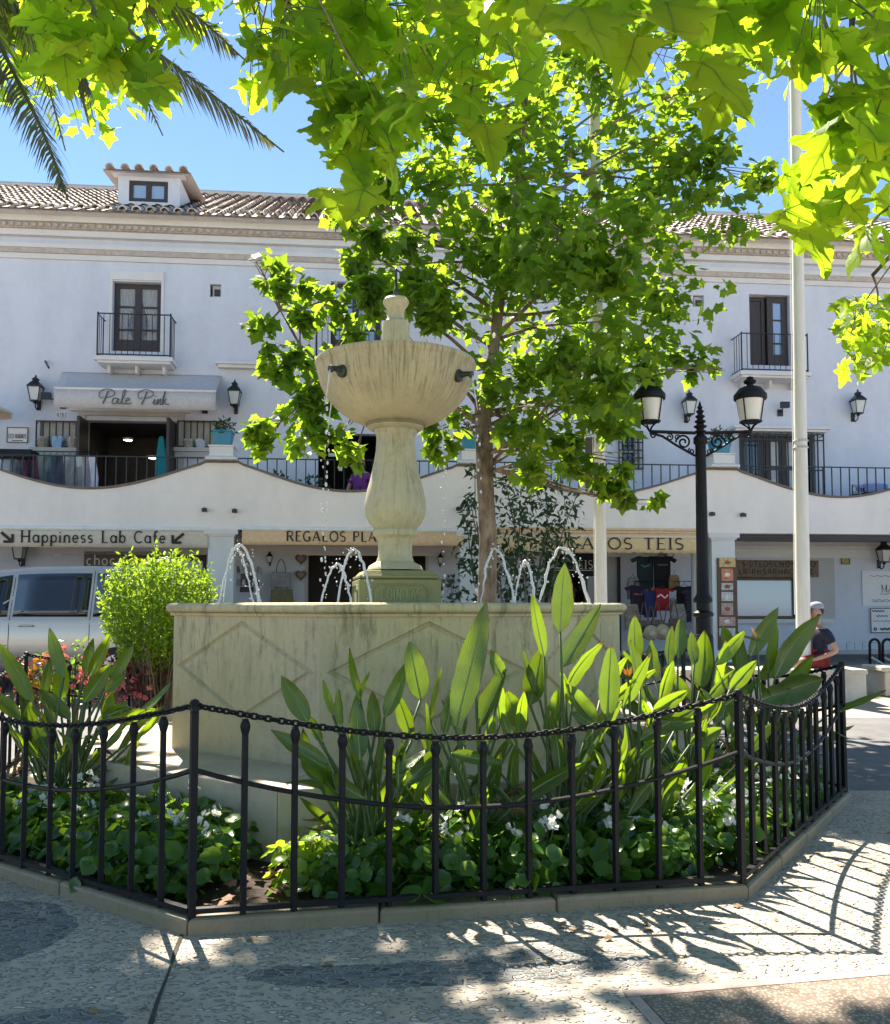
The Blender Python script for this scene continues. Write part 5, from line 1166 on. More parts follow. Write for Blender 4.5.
# ------------------------------------------------------------------ lamp post
LY=11.5; lp=at(703,600,LY); lx=lp.x; g=gz(LY)
t=thing('lamp_post','black iron lamp post with scrolled arms and two milky lanterns','street lamp',(lx,LY,g)); o=(lx,LY,g)
z=lambda py: at(703,py,LY).z-g
b=MB(); b.lathe([(.22,0),(.22,.06),(.17,.10),(.17,.45),(.19,.48),(.14,.55),(.12,1.0),(.11,1.02)],o,16); b.build('base',M['iron'],t,o,smooth=True,auto=35)
b=MB(); zz=z(616); b.lathe([(.10,1.0),(.095,zz-.02),(.13,zz),(.13,zz+.04),(.085,zz+.07),(.085,z(603)),(.12,z(602)),(.12,z(599)),(.08,z(594)),(.076,z(560)),(.068,z(445)),(.09,z(443)),(.09,z(438)),(.07,z(436))],o,16); b.build('shaft',M['iron'],t,o,smooth=True,auto=35)
b=MB(); pr=[(.07,z(437))]
for k,(py,r_) in enumerate(((432,.075),(427,.085),(422,.072),(417,.062),(412,.05),(408,.035))): pr+=[(r_*.62,z(py+1.5)),(r_,z(py)),(r_,z(py-1)),(r_*.6,z(py-2))]
pr+=[(.02,z(405)),(.004,z(401))]; b.lathe(pr,o,12); b.build('finial',M['iron'],t,o)
za=z(433)
def spiral(c,r0,turns,s,n=26,y=0,ph=0): return [(c[0]+s*r0*(1-.8*i/n)*math.cos(ph+turns*2*math.pi*i/n),c[1]+y,c[2]+r0*(1-.8*i/n)*math.sin(ph+turns*2*math.pi*i/n)) for i in range(n+1)]
for s in (-1,1):
    b=MB(); L=.66; b.tube([(lx+s*.06,LY,g+za),(lx+s*L,LY,g+za+.02)],.022,6); b.tube([(lx+s*.07,LY,g+za-.30),(lx+s*.30,LY,g+za-.17),(lx+s*.5,LY,g+za-.04),(lx+s*L,LY,g+za)],.017,6)
    b.tube(spiral((lx+s*.22,LY,g+za-.12),.10,1.6,s),.014,5); b.tube(spiral((lx+s*.40,LY,g+za-.055),.05,1.4,s,ph=1),.011,5); b.tube(spiral((lx+s*.12,LY,g+za-.24),.045,1.4,-s,ph=2),.010,5); b.tube(spiral((lx+s*.30,LY,g+za-.06),.04,1.3,-s),.009,5)
    b.tube(spiral((lx+s*(L-.05),LY,g+za-.03),.05,1.2,-s,ph=.5),.011,5); b.build('arm',M['iron'],t,o)
    c=(lx+s*.66,LY,g+za); LM=Matrix.Translation(c)@Matrix.Scale(.84,4)@Matrix.Translation(-Vector(c))
    b=MB(); b.M=LM
    for k in range(4):
        a=math.pi/4+k*math.pi/2; b.tube([(c[0],c[1],c[2]+.02),(c[0]+.05*math.cos(a),c[1]+.05*math.sin(a),c[2]+.10),(c[0]+.15*math.cos(a),c[1]+.15*math.sin(a),c[2]+.17)],.013,5)
        b.tube([(c[0]+.165*math.cos(a),c[1]+.165*math.sin(a),c[2]+.17),(c[0]+.225*math.cos(a),c[1]+.225*math.sin(a),c[2]+.52)],.010,4)
    b.lathe([(.15,.165),(.172,.165),(.175,.185),(.15,.185)],c,8,math.pi/8); b.build('lantern_frame',M['iron'],t,o)
    b=MB(); b.M=LM; b.lathe([(.12,.185),(.155,.19),(.212,.52),(.1,.52)],c,16); b.build('lantern_glass',M['milk'],t,o,smooth=True,auto=40)
    b=MB(); b.M=LM; b.lathe([(.235,.515),(.25,.53),(.25,.60),(.235,.615),(.17,.70),(.08,.735),(.05,.74),(.05,.765),(.085,.78),(.10,.81),(.075,.84),(.04,.85),(.06,.87),(.01,.89)],c,16)
    b.M=None
    for k in range(0): a=2*math.pi*k/16; b.sphere((c[0]+.243*math.cos(a),c[1]+.243*math.sin(a),c[2]+.62),.026,6,4)
    b.build('lantern_cap',M['iron'],t,o,smooth=True,auto=35)
# ------------------------------------------------------------------ white poles
def pole(label,px,py,Y,d0,d1,H,lean=0):
    p=at(px,py,Y); g=gz(Y)+.0; t=thing('flag_pole',label,'pole',(p.x,Y,g)); o=(p.x,Y,g); b=MB(); b.lathe([(d0/2,0),(d0/2,2.2),(d1/2*1.1,5),(d1/2,H)],(0,0,0),16); sh=b; 
    sh.v=[(v[0]+p.x+lean*v[2],v[1]+Y,v[2]+g) for v in sh.v]; sh.build('shaft',M['polewhite'],t,o,smooth=True,auto=40)
    for zz in (3.62,3.72) if px>700 else (2.9,): b=MB(); b.lathe([(d0/2+.004,zz),(d0/2+.010,zz+.01),(d0/2+.004,zz+.03)],(p.x+lean*zz,Y,g),16); b.build('clamp_band',M['greytrim'],t,o)
    b=MB(); b.sphere((p.x+lean*H,Y,g+H+.08),.10,12,8); b.build('ball_top',M['polewhite'],t,o,smooth=True)
    b=MB(); b.tube([(p.x-d0/2-.02,Y-.02,g+1.2),(p.x-d1/2-.03+lean*H,Y-.02,g+H-.1)],.006,4); b.build('halyard',M['white'],t,o)
pole('tall white flag pole in front of the right grilled door',803,640,12.9,.20,.155,11.5,.008)
pole('white flag pole rising through the tree crown behind the basin',601.5,560,12.6,.165,.14,11.0,-.004)
# ------------------------------------------------------------------ stone bench with the seated man
BY=12.5
t=thing('stone_bench','low pale stone block bench beside the white pole','bench',(5.0,BY,gz(BY))); o=(5.0,BY,gz(BY)); xr=at(867,690,BY).x; g=gz(BY)
xs=[xr-.52,xr-1.05,xr-1.7,xr-2.4]
for row in range(2):
    cuts=[xr]+[x-.2*(row) for x in xs]
    for i in range(len(cuts)-1):
        b=MB(); b.bx(cuts[i+1]+.003,cuts[i]-.003,BY,BY+.75,g-.02+row*.205,g+.2+row*.205); b.build('stone_block',M['bench'],t,o,bevel=.012)
b=MB(); b.bx(xr-2.6,xr+.015,BY-.02,BY+.8,g+.388,g+.455); b.build('seat_slab',M['bench'],t,o,bevel=.014)
b=MB(); b.bx(xr+.55,xr+2.2,BY+.6,BY+1.2,gz(13)+.0,gz(13)+.36); b2=thing('stone_bench','second low pale stone bench cut off at the right edge by the bicycle rack','bench',(xr+.55,BY+.6,gz(13))); b.build('stone_block',M['bench'],b2,(xr+.55,BY+.6,gz(13)),bevel=.02)
b=MB(); b.bx(xr+.5,xr+2.25,BY+.57,BY+1.23,gz(13)+.361,gz(13)+.43); b.build('seat_slab',M['bench'],b2,(xr+.55,BY+.6,gz(13)),bevel=.014)
# bicycle rack hoops at the right edge
for i,(x,lab) in enumerate(((875,'dark steel hoop of the bicycle rack, left of two at the right edge'),(888,'dark steel hoop of the bicycle rack, right of two at the right edge'))):
    p=at(x,660,14.6); g=gz(14.6); t=thing('rack_hoop',lab,'bike rack',(p.x,14.6,g),0,'hoops of the bicycle rack'); o=(p.x,14.6,g); b=MB(); w=.16
    b.tube([(p.x-w*.5,14.6,g),(p.x-w*.5,14.6,g+.62)]+[(p.x-w*.5*math.cos(R(a)),14.6+.3*math.sin(R(a))*.0,g+.62+.09*math.sin(R(a))) for a in range(20,181,20)]+[(p.x+w*.5,14.6,g)],.022,8); b.build('hoop',M['iron'],t,o,smooth=True)
    b=MB(); b.tube([(p.x-w*.5,14.55,g+.42),(p.x+.1,14.5,g+.30),(p.x+.5,14.5,g+.28)],.018,6); b.build('bar',M['greytrim'],t,o,smooth=True)
# ------------------------------------------------------------------ people
M['skin']=simple('skin',(.48,.27,.19),.55,var=.06); M['hair']=simple('dark_hair',(.02,.015,.012),.6,scale=30); M['navy']=fabric('navy_cloth',(.018,.020,.045)); M['redc']=fabric('red_cloth',(.32,.03,.03)); M['purple']=fabric('purple_cloth',(.20,.04,.26)); M['capg']=fabric('grey_cap_cloth',(.35,.35,.38))
def skinned(name,joints,edges,mat,parent,root=0,sub=2):
    me=bpy.data.meshes.new(name); me.from_pydata([j[0] for j in joints],edges,[]); me.materials.append(mat)
    ob=bpy.data.objects.new(name,me); COL.objects.link(ob); ob.parent=parent
    md=ob.modifiers.new('skin','SKIN'); md.use_smooth_shade=True
    sv=me.skin_vertices[0].data if me.skin_vertices else None
    if sv is None:
        me.attributes.new('x','FLOAT','POINT') if False else None
    lay=me.skin_vertices[0] if len(me.skin_vertices) else None
    for i,j in enumerate(joints):
        r_=j[1]; lay.data[i].radius=r_ if isinstance(r_,tuple) else (r_,r_)
    lay.data[root].use_root=True
    s=ob.modifiers.new('sub','SUBSURF'); s.levels=sub; s.render_levels=sub; return ob
def person(label,loc,rz,top,bottom,capped,longhair,group=None):
    """seated adult, facing +x in its own frame, hip joint .09 above the seat"""
    t=thing('person',label,'person',loc,rz,group)
    J=[((0,0,.10),(.125,.15)),((.0,0,.24),(.11,.145)),((.01,0,.40),(.115,.165)),((.0,0,.52),(.09,.15)),((.015,0,.60),.055),((.03,0,.67),.055),((.035,0,.74),(.085,.075)),((.04,0,.82),(.095,.08)),((.03,0,.89),(.07,.065)),
       ]
    E_=[(i,i+1) for i in range(8)]
    def add(p,r_,par): J.append((p,r_)); E_.append((par,len(J)-1)); return len(J)-1
    add((.125,0,.765),.012,7)          # nose
    for s in (-1,1):
        h=add((.02,s*.10,.09),.10,0); k=add((.44,s*.13,.08),.068,h); a=add((.46,s*.13,-.33),.045,k); add((.57,s*.14,-.37),.035,a)
        sh=add((0,s*.19,.51),.062,3); el=add((-.10 if s>0 else .02,s*.30,.25),.044,sh); wr=add((.14,s*.24,.14),.030,el); pm=add((.21,s*.22,.125),.030,wr)
        for f in range(4): m_=add((.245+.006*(f%2),s*.22+(f-1.5)*.018,.125),.0095,pm); add((.285+.008*(1-abs(f-1.5)),s*.22+(f-1.5)*.02,.10),.008,m_)
        th=add((.215,s*.22-.042*s,.13),.0105,wr); add((.245,s*.22-.052*s,.12),.009,th)
        add((.035,s*.082,.765),.014,7)   # ear
    skinned('body',J,E_,M['skin'],t)
    # clothes
    J2=[((0,0,.10),(.145,.175)),((.0,0,.24),(.13,.165)),((.01,0,.40),(.132,.185)),((.0,0,.515),(.10,.165)),((.01,0,.565),(.075,.10))]; E2=[(i,i+1) for i in range(4)]
    for s in (-1,1):
        J2.append(((0,s*.20,.51),.082)); E2.append((3,len(J2)-1)); J2.append(((-.06 if s>0 else .012,s*.265,.34),.070)); E2.append((len(J2)-2,len(J2)-1))
    skinned('shirt',J2,E2,top,t)
    J3=[((0,0,.08),(.14,.17))]; E3=[]
    for s in (-1,1):
        J3.append(((.05,s*.10,.09),.115)); E3.append((0,len(J3)-1)); J3.append(((.36,s*.13,.085),.095)); E3.append((len(J3)-2,len(J3)-1))
    skinned('shorts',J3,E3,bottom,t)
    b=MB(); b.sphere((.015,0,.825),.107,14,10,(1.0,.86,.92))
    b.v=[(v[0] if not(v[0]>.0 and v[2]<.875) else -.02,v[1],v[2]) for v in b.v]
    if longhair: b.sphere((-.05,0,.72),.09,10,8,(.6,.9,1.6))
    b.build('hair',M['hair'],t,smooth=True)
    if capped:
        b=MB(); b.lathe([(.112,.0),(.113,.02),(.10,.06),(.06,.092),(.01,.10)],(.02,0,.85),18); b.v=[(v[0],v[1]*.88,v[2]) for v in b.v]
        b.add([(.09,-.075,.858),(.09,.075,.858),(.21,.05,.845),(.225,0,.848),(.21,-.05,.845)],[(0,1,2,3,4)]); b.add([(.09,-.075,.850),(.09,.075,.850),(.21,.05,.838),(.225,0,.840),(.21,-.05,.838)],[(4,3,2,1,0)]); b.build('cap',M['capg'],t,smooth=True,auto=40)
    b=MB()
    for s in (-1,1): b.sphere((.118,s*.032,.795),.010,8,6)
    b.build('eye',M['hair'],t,smooth=True)
    b=MB(); b.sphere((.112,0,.728),.016,8,6,(.5,1.5,.45)); b.build('mouth',simple('lips',(.40,.16,.13),.5),t,smooth=True)
    return t
mp=at(819,672,12.95); person('man in a navy T-shirt, red shorts and grey cap seated on the stone bench',(mp.x,12.95,gz(BY)+.455),R(188),M['navy'],M['redc'],True,False)
u,w=bl(361,476,1.5); p=person('woman in a purple dress seated behind the terrace railing',BM@Vector((u,-1.5,TF+.47)),R(-115),M['skin'] if 0 else M['purple'],M['purple'],False,True)
t,o=bthing('terrace_chair','plain dark chair under the woman behind the terrace railing','chair',u,1.5,TF); o=(u,-1.5,TF); b=MB(); b.bx(u-.22,u+.22,-1.72,-1.28,TF+.42,TF+.455); b.build('seat',M['wood2'],t,o)
for sx in (-1,1):
    for sy in (-1,1): b=MB(); b.tube([(u+sx*.18,-1.5+sy*.18,TF),(u+sx*.18,-1.5+sy*.18,TF+.42)],.018,6); b.build('leg',M['wood2'],t,o)
# ------------------------------------------------------------------ silver van, side on, nose to the left
m,nt,out=newmat('silver_paint'); p_=principled(nt,out,(.50,.46,.41),.30,.45,.5); p_.inputs['Coat Weight'].default_value=.6; p_.inputs['Coat Roughness'].default_value=.06; M['silver']=m
M['tint']=glass('tinted_glass',(.010,.011,.014),.05); M['rubber']=simple('rubber',(.02,.02,.02),.8); M['rim']=simple('alloy',(.45,.45,.47),.35,.8)
VY=13.3; vx1=at(176,620,VY).x; gv=gz(VY+.9); Lv=4.95
vt=thing('parked_van','silver people carrier van parked side on behind the round bush','van',(vx1-Lv/2,VY+.95,gv)); vo=(vx1-Lv/2,VY+.95,gv)
# stations along the length: (x from nose, z bottom, z belt, z roof, half width low, half width roof)
ST=[(0.0,.45,.62,.66,.60,.55),(.12,.32,.74,.80,.82,.72),(.45,.28,.90,.97,.92,.80),(.95,.28,1.03,1.09,.955,.80),(1.15,.28,1.06,1.22,.96,.76),(1.75,.28,1.08,1.70,.96,.72),(2.05,.28,1.08,1.83,.965,.72),(2.7,.28,1.08,1.89,.965,.735),(3.6,.28,1.08,1.90,.965,.735),(4.4,.28,1.08,1.88,.96,.73),(4.75,.30,1.08,1.82,.945,.71),(4.93,.38,1.06,1.40,.91,.74),(4.95,.48,.95,1.10,.88,.78)]
def vsec(st):
    x,zb_,zm,zr_,wl,wr=st; r=.10*min(1,(zr_-zm)/.5)
    half=[(0,zb_),(wl*.86,zb_),(wl*.96,zb_+.10),(wl,(zb_+zm)/2+.02),(wl*.985,zm-.04),(wl*.972,zm),(wr+ (wl-wr)*.30,zm+(zr_-zm)*.62),(wr+.02,zr_-r*.9),(wr-.10,zr_-.018),(0,zr_)]
    return x,half
b=MB(); rings=[]
for st in ST:
    x,h=vsec(st); ring=[(x,-y,z) for y,z in h]+[(x,y,z) for y,z in h[-2:0:-1]]; rings.append(ring)
n=len(rings[0])
x0v=vx1-Lv
for ring in rings: b.v+= [(x0v+p[0],VY+.95+p[1],gv+p[2]) for p in ring]
for i in range(len(rings)-1):
    for j in range(n): q=(j+1)%n; b.f.append((i*n+j,i*n+q,(i+1)*n+q,(i+1)*n+j)); b.mi.append(0)
b.f.append(tuple(range(n))); b.mi.append(0); b.f.append(tuple((len(rings)-1)*n+j for j in range(n))[::-1]); b.mi.append(0)
body=b.build('body',M['silver'],vt,vo,smooth=True,auto=50)
def sidept(x,z,off=.004,s=-1):
    # point on the van side at length x, height z (interpolating the stations)
    for i in range(len(ST)-1):
        if ST[i][0]<=x<=ST[i+1][0]: f=(x-ST[i][0])/(ST[i+1][0]-ST[i][0]); st=[ST[i][k]+(ST[i+1][k]-ST[i][k])*f for k in range(6)]; break
    _,h=vsec(st); y=h[-1][0]
    for k in range(1,len(h)-1):
        if h[k][1]<=z<=h[k+1][1]: f=(z-h[k][1])/max(1e-6,h[k+1][1]-h[k][1]); y=h[k][0]+(h[k+1][0]-h[k][0])*f
    return (x0v+x,VY+.95+s*(y+off),gv+z)
def sidepanel(name,poly,mat,off,s=-1,parent=vt,nx=10):
    b=MB(); m_=len(poly); k=6
    # poly given as lower edge list and upper edge list with equal counts
    lo,up=poly
    for i in range(len(lo)):
        for j in range(k+1):
            t_=j/k; x=lo[i][0]+(up[i][0]-lo[i][0])*t_; z_=lo[i][1]+(up[i][1]-lo[i][1])*t_; b.v.append(sidept(x,z_,off,s))
    for i in range(len(lo)-1):
        for j in range(k): b.f.append((i*(k+1)+j,(i+1)*(k+1)+j,(i+1)*(k+1)+j+1,i*(k+1)+j+1)); b.mi.append(0)
    ob=b.build(name,mat,parent,vo,smooth=True); sd=ob.modifiers.new('th','SOLIDIFY'); sd.thickness=.006; return ob
for s in (-1,1):
    sidepanel('side_window',([(1.45,1.10),(1.7,1.10),(2.0,1.10),(2.42,1.11)],[(1.50,1.22),(1.78,1.50),(2.05,1.69),(2.42,1.74)]),M['tint'],.005,s)
    sidepanel('side_window',([(2.50,1.11),(2.9,1.11),(3.3,1.11),(3.62,1.11)],[(2.50,1.745),(2.9,1.76),(3.3,1.765),(3.62,1.765)]),M['tint'],.005,s)
    sidepanel('side_window',([(3.70,1.11),(4.0,1.11),(4.3,1.11),(4.62,1.13)],[(3.70,1.765),(4.0,1.76),(4.3,1.75),(4.55,1.70)]),M['tint'],.005,s)
    for xs_,z0_,z1_ in ((1.32,.36,1.10),(2.46,.36,1.79),(3.66,.36,1.80)):
        b=MB(); b.tube([sidept(xs_,z0_+(z1_-z0_)*q/14,.0,s) for q in range(15)],.006,4); b.build('door_seam',M['rubber'],vt,vo)
    b=MB(); b.tube([sidept(1.4+q*.24,1.0-.0*q,.0,s) for q in range(14)],.005,4); b.build('body_crease',M['silver'],vt,vo)
    for xs_ in (2.20,2.72):
        p0_=Vector(sidept(xs_,.97,.012,s)); b=MB(); b.tube([p0_+Vector((-.11,0,0)),p0_+Vector((-.08,s*.02,.008)),p0_+Vector((.08,s*.02,.008)),p0_+Vector((.11,0,0))],.014,6); b.build('door_handle',M['silver'],vt,vo,smooth=True)
    b=MB(); p0_=Vector(sidept(1.62,1.15,.0,s)); b.box(tuple(p0_+Vector((0,s*.13,.08))),(.10,.20,.17)); b.tube([p0_,p0_+Vector((0,s*.08,.03))],.025,6); b.build('wing_mirror',M['silver'],vt,vo,bevel=.03)
    b=MB(); b.tube([sidept(2.3+.02*0,.40+.0,.0,s),sidept(2.32,.62,.0,s),sidept(2.36,.68,.0,s),sidept(2.44,.68,.0,s)],.005,4); b.build('door_seam',M['rubber'],vt,vo)
    for xw in (.98,4.08):
        w_=MB(); c=(x0v+xw,VY+.95+s*.87,gv+.335); w_.lathe([(.20,-.11),(.31,-.11),(.335,-.08),(.335,.08),(.31,.11),(.20,.11)],(0,0,0),28); w_.v=[(c[0]+v[0],c[1]+v[2],c[2]+v[1]) for v in w_.v]; wh=w_.build('wheel',M['rubber'],vt,vo,smooth=True,auto=40)
        w_=MB(); w_.lathe([(.215,-.115),(.215,.115)],(0,0,0),28); w_.v=[(c[0]+v[0],c[1]+v[2],c[2]+v[1]) for v in w_.v]; w_.build('rim',M['rim'],wh,vo,smooth=True,auto=40)
    b=MB(); c=Vector(sidept(.30,.70,.0,s)); b.box(tuple(c+Vector((0,-s*.12,0))),(.34,.26,.14)); b.build('headlight',M['lglass'],vt,vo,bevel=.03)
    b=MB(); c=Vector(sidept(4.88,1.0,.0,s)); b.box(tuple(c+Vector((-.01,-s*.05,.0))),(.12,.12,.36)); b.build('tail_light',simple('red_lens',(.35,.02,.02),.2),vt,vo,bevel=.02)
b=MB(); 
ws=[(1.16,1.215,.70),(1.75,1.70,.62)]
b.add([(x0v+1.14,VY+.95-.70,gv+1.235),(x0v+1.14,VY+.95+.70,gv+1.235),(x0v+1.74,VY+.95+.60,gv+1.712),(x0v+1.74,VY+.95-.60,gv+1.712)],[(0,1,2,3)]); wsn=b.build('windscreen',M['tint'],vt,vo); wsn.modifiers.new('th','SOLIDIFY').thickness=.01

# ------------------------------------------------------------------ leaf templates
def leaf_hi(kx=.20,ky=.22,fo_=.10,wv=.03):
    segs=[[(.0,.02),(.10,-.05),(.24,-.03),(.40,-.05),(.35,.09),(.27,.19)],[(.27,.19),(.41,.25),(.58,.45),(.43,.48),(.20,.49)],[(.20,.49),(.26,.64),(.15,.78)],[(.15,.78),(0,1.0)]]
    def teeth(a,b):
        dx,dy=b[0]-a[0],b[1]-a[1]; L=math.hypot(dx,dy)
        if L<.13: return []
        return [(a[0]+dx*.42+dy/L*.012,a[1]+dy*.42-dx/L*.012),(a[0]+dx*.56+dy/L*.040,a[1]+dy*.56-dx/L*.040)]
    f=lambda p:(p[0],p[1],-kx*p[0]**2-ky*(p[1]-.35)**2+fo_*abs(p[0])+wv*math.sin(p[1]*9+p[0]*7))
    mids=[(0,.02),(0,.25),(0,.5),(0,.75),(0,1.0)]; v=[f(p) for p in mids]; fs=[]
    for sgn in (1,-1):
        last=None
        for k,sg in enumerate(segs):
            P=[]
            for q in range(len(sg)):
                P.append(sg[q])
                if q<len(sg)-1: P+=teeth(sg[q],sg[q+1])
            idx=[]
            for q,p in enumerate(P):
                if p==(.0,.02): idx.append(0); continue
                if p==(0,1.0): idx.append(4); continue
                if q==0 and last is not None: idx.append(last); continue
                v.append(f((sgn*p[0],p[1]))); idx.append(len(v)-1)
            last=idx[-1]
            poly=([k] if idx[0]!=k else [])+idx+([k+1] if idx[-1]!=k+1 else [])
            fs.append(tuple(poly) if sgn>0 else tuple(reversed(poly)))
    return v,fs
def leaf_lo():
    f=lambda x,y:(x,y,-.25*x*x-.2*(y-.4)**2+.12*abs(x))
    v=[f(0,0),f(.36,-.03),f(.33,.22),f(.56,.44),f(.28,.58),f(.03,1),f(-.26,.56),f(-.52,.48),f(-.33,.24),f(-.40,.02),f(0,.45)]
    return v,[(0,1,2,10),(2,3,4,10),(4,5,10),(10,5,6),(10,6,7,8),(10,8,9,0)]
CURL=((.20,.22,.10,.03),(.75,.45,.05,.05),(.1,-.35,.32,.04),(-.35,.65,.12,.06)); HIS=[leaf_hi(*q) for q in CURL]; LO=leaf_lo()
def limb(b,p0,p1,r0,r1,wob=.12,n=8,sag=0.0):
    p0,p1=Vector(p0),Vector(p1); L=(p1-p0).length; pts=[];rs=[]
    o1=rdir()*L*wob; o2=rdir()*L*wob*.5
    for i in range(n+1):
        t=i/n; p=p0.lerp(p1,t)+o1*math.sin(math.pi*t)+o2*math.sin(2*math.pi*t)+Vector((0,0,sag*L*math.sin(math.pi*t))); pts.append(p); rs.append(r0+(r1-r0)*t)
    b.tube(pts,rs,7); return pts
# ------------------------------------------------------------------ young plane tree behind the fountain
TY=11.7; tb=at(487,600,TY); tx=tb.x; tg=gz(TY)
tree=thing('plane_tree','plane tree with slim trunk and bright green crown standing behind the fountain','tree',(tx,TY,tg)); to=(tx,TY,tg)
AX=[(487,660),(487,600),(488,540),(485,480),(484,440),(482,405),(492,360),(500,300),(512,230),(522,150),(530,60)]
axp=[at(x,y,TY+.0+.15*math.sin(i)) for i,(x,y) in enumerate(AX)]; axp[0].z=tg-.05; axp[0].x=axp[1].x
b=MB(); b.tube(axp,[.165,.13,.120,.115,.118,.11,.082,.07,.055,.035,.014],12)
b.build('trunk',M['bark'],tree,to,smooth=True)
AX2=[at(x,y,Y) for x,y,Y in ((484,425,TY),(455,408,TY-.3),(415,395,TY-.6),(370,385,TY-.9),(330,370,TY-1.1),(300,345,TY-1.2),(280,310,TY-1.2))]
bb_=MB(); bb_.tube(AX2,[.055,.045,.038,.03,.024,.017,.008],8); bb_.build('branch',M['bark'],tree,to,smooth=True)
BL=[(360,250,28,0),(400,235,40,-.2),(368,292,24,-.4),(430,305,38,-.5),(345,215,22,.2),(545,100,80,0),(640,90,75,.6),(500,190,75,-.3),(590,200,85,.2),(685,190,62,.4),(735,200,42,.5),(530,300,85,-.4),(620,320,80,.3),(675,290,52,.5),(560,410,68,-.5),(600,412,42,-.2),(510,390,48,-.8),(455,270,62,-.2),(415,200,52,.3),(395,265,42,.2),(700,362,27,.1),(648,368,20,0),(722,368,15,.2),(622,462,18,-.6),(612,478,24,-.5),(545,455,38,-.9),(580,455,32,-.6),
 (740,70,52,.8),(690,50,55,.7),(600,30,60,.4),(480,95,55,.2),(420,130,55,.2),(370,205,32,.3),(700,130,50,.5),(760,175,22,.5),(650,500,10,-.5),(618,497,9,-.5),(640,235,55,-1.6),(560,230,70,-1.8),(600,350,60,-1.7),(520,120,60,1.8),(620,150,70,1.9),(560,330,70,1.9),(460,180,55,1.5),
 (268,268,20,-1.2),(255,262,12,-1.2),(290,285,22,-1.2),(315,312,22,-1.1),(345,325,26,-1.0),(262,325,17,-1.3),(288,345,22,-1.2),(275,375,18,-1.3),(305,372,22,-1.2),(340,372,26,-1.1),(300,408,22,-1.2),(272,428,20,-1.3),(308,440,18,-1.2),(340,440,18,-1.1),(372,345,25,-.9),(265,448,10,-1.3),(440,448,16,-.9),(462,420,14,-.8),(432,432,11,-.9),(340,300,16,-1.0),(375,300,22,-.5),
 (300,325,14,-1.2),(325,405,16,-1.1),(355,455,10,-1.1)]
b=MB(); pos=[];ms=[];scs=[]; base=len(BL)
for (x,y,r_,dy) in BL:
    c=at(x,y,TY+dy); rr=r_/F*(TY+dy)
    # limb from the trunk to the clump
    k=min(range(4,len(axp)),key=lambda i:(axp[i]-c-Vector((0,0,-abs(c.x-axp[i].x)*.55))).length); st=axp[k].lerp(axp[min(k+1,len(axp)-1)] if random.random()<.5 else axp[k-1],random.random()*.9)
    if dy<=-.85 and x<380: st=min(AX2,key=lambda q:(q-c).length)
    lpts=limb(b,st,c,.010+.010*min(2,(c-st).length),.006,.06,7,.03)
    nL=int(min(470,112*(r_/30)**1.75)) if r_>24 else int(80*(r_/22)**1.6)+4
    subs=[c+rdir()*rr*random.uniform(.3,1.0) for _ in range(max(3,int(r_/7)))]
    for s_ in subs: limb(b,lpts[random.randint(4,7)],s_,.007,.003,.10,4)
    for i in range(nL):
        if random.random()<.72: p=random.choice(subs)+rdir()*rr*.36*random.random()**.6
        else: p=c+rdir()*rr*random.random()**.45
        if noise.noise(p*1.9)<-.30: continue
        ou=(p-c).normalized() if (p-c).length>1e-3 else rdir()
        pos.append(tuple(p)); ms.append(frame(rdir()*.85+Vector((0,-.15,.75))+ou*.3,ou*.8+rdir()*.7+Vector((0,0,-.55)))); scs.append(random.uniform(.09,.215))
b.build('limbs',M['bark'],tree,to,smooth=True)
V,Fs=scatter(LO[0],LO[1],pos,ms,scs); b=MB(); b.add(V,Fs); b.build('crown',M['tree_leaf'],tree,to); print('tree leaves',len(pos))
# ------------------------------------------------------------------ evergreen climbing shrub at the arcade column behind the trunk
fx_=at(520,600,16.2); t=thing('ficus_shrub','dark small leaved evergreen shrub against the arcade column behind the tree trunk','shrub',(fx_.x,16.2,gz(16.2))); o=(fx_.x,16.2,gz(16.2))
b=MB(); pos=[];ms=[];scs=[]
for (x,y,r_,n_) in ((520,520,38,300),(545,560,34,260),(500,570,34,260),(560,520,26,140),(505,480,20,90),(470,500,12,45),(467,520,10,40),(545,490,24,90),(480,540,16,80),(470,560,22,110),(455,590,20,80),(530,595,36,240),(575,500,12,30),(475,470,10,25),(560,600,26,120)):
    c=at(x,y,16.2+random.uniform(-.4,.4)); rr=r_/F*16.2; limb(b,(fx_.x+random.uniform(-.1,.1),16.2,gz(16.2)),c,.03,.008,.08,6)
    for i in range(n_): pos.append(tuple(c+rdir()*rr*random.random()**.45)); ms.append(frame(rdir()+Vector((0,-.3,.6)),rdir()+Vector((0,0,-.6)))); scs.append(random.uniform(.10,.20))
b.build('stems',M['bark2'],t,o)
tv=[(0,0,0),(-.2,.35,.04),(0,.5,0),(.2,.35,.04),(0,1,-.06)]; tf=[(0,2,1),(0,3,2),(1,2,4),(2,3,4)]
V,Fs=scatter(tv,tf,pos,ms,scs); b=MB(); b.add(V,Fs); b.build('foliage',M['ficus_leaf'],t,o)
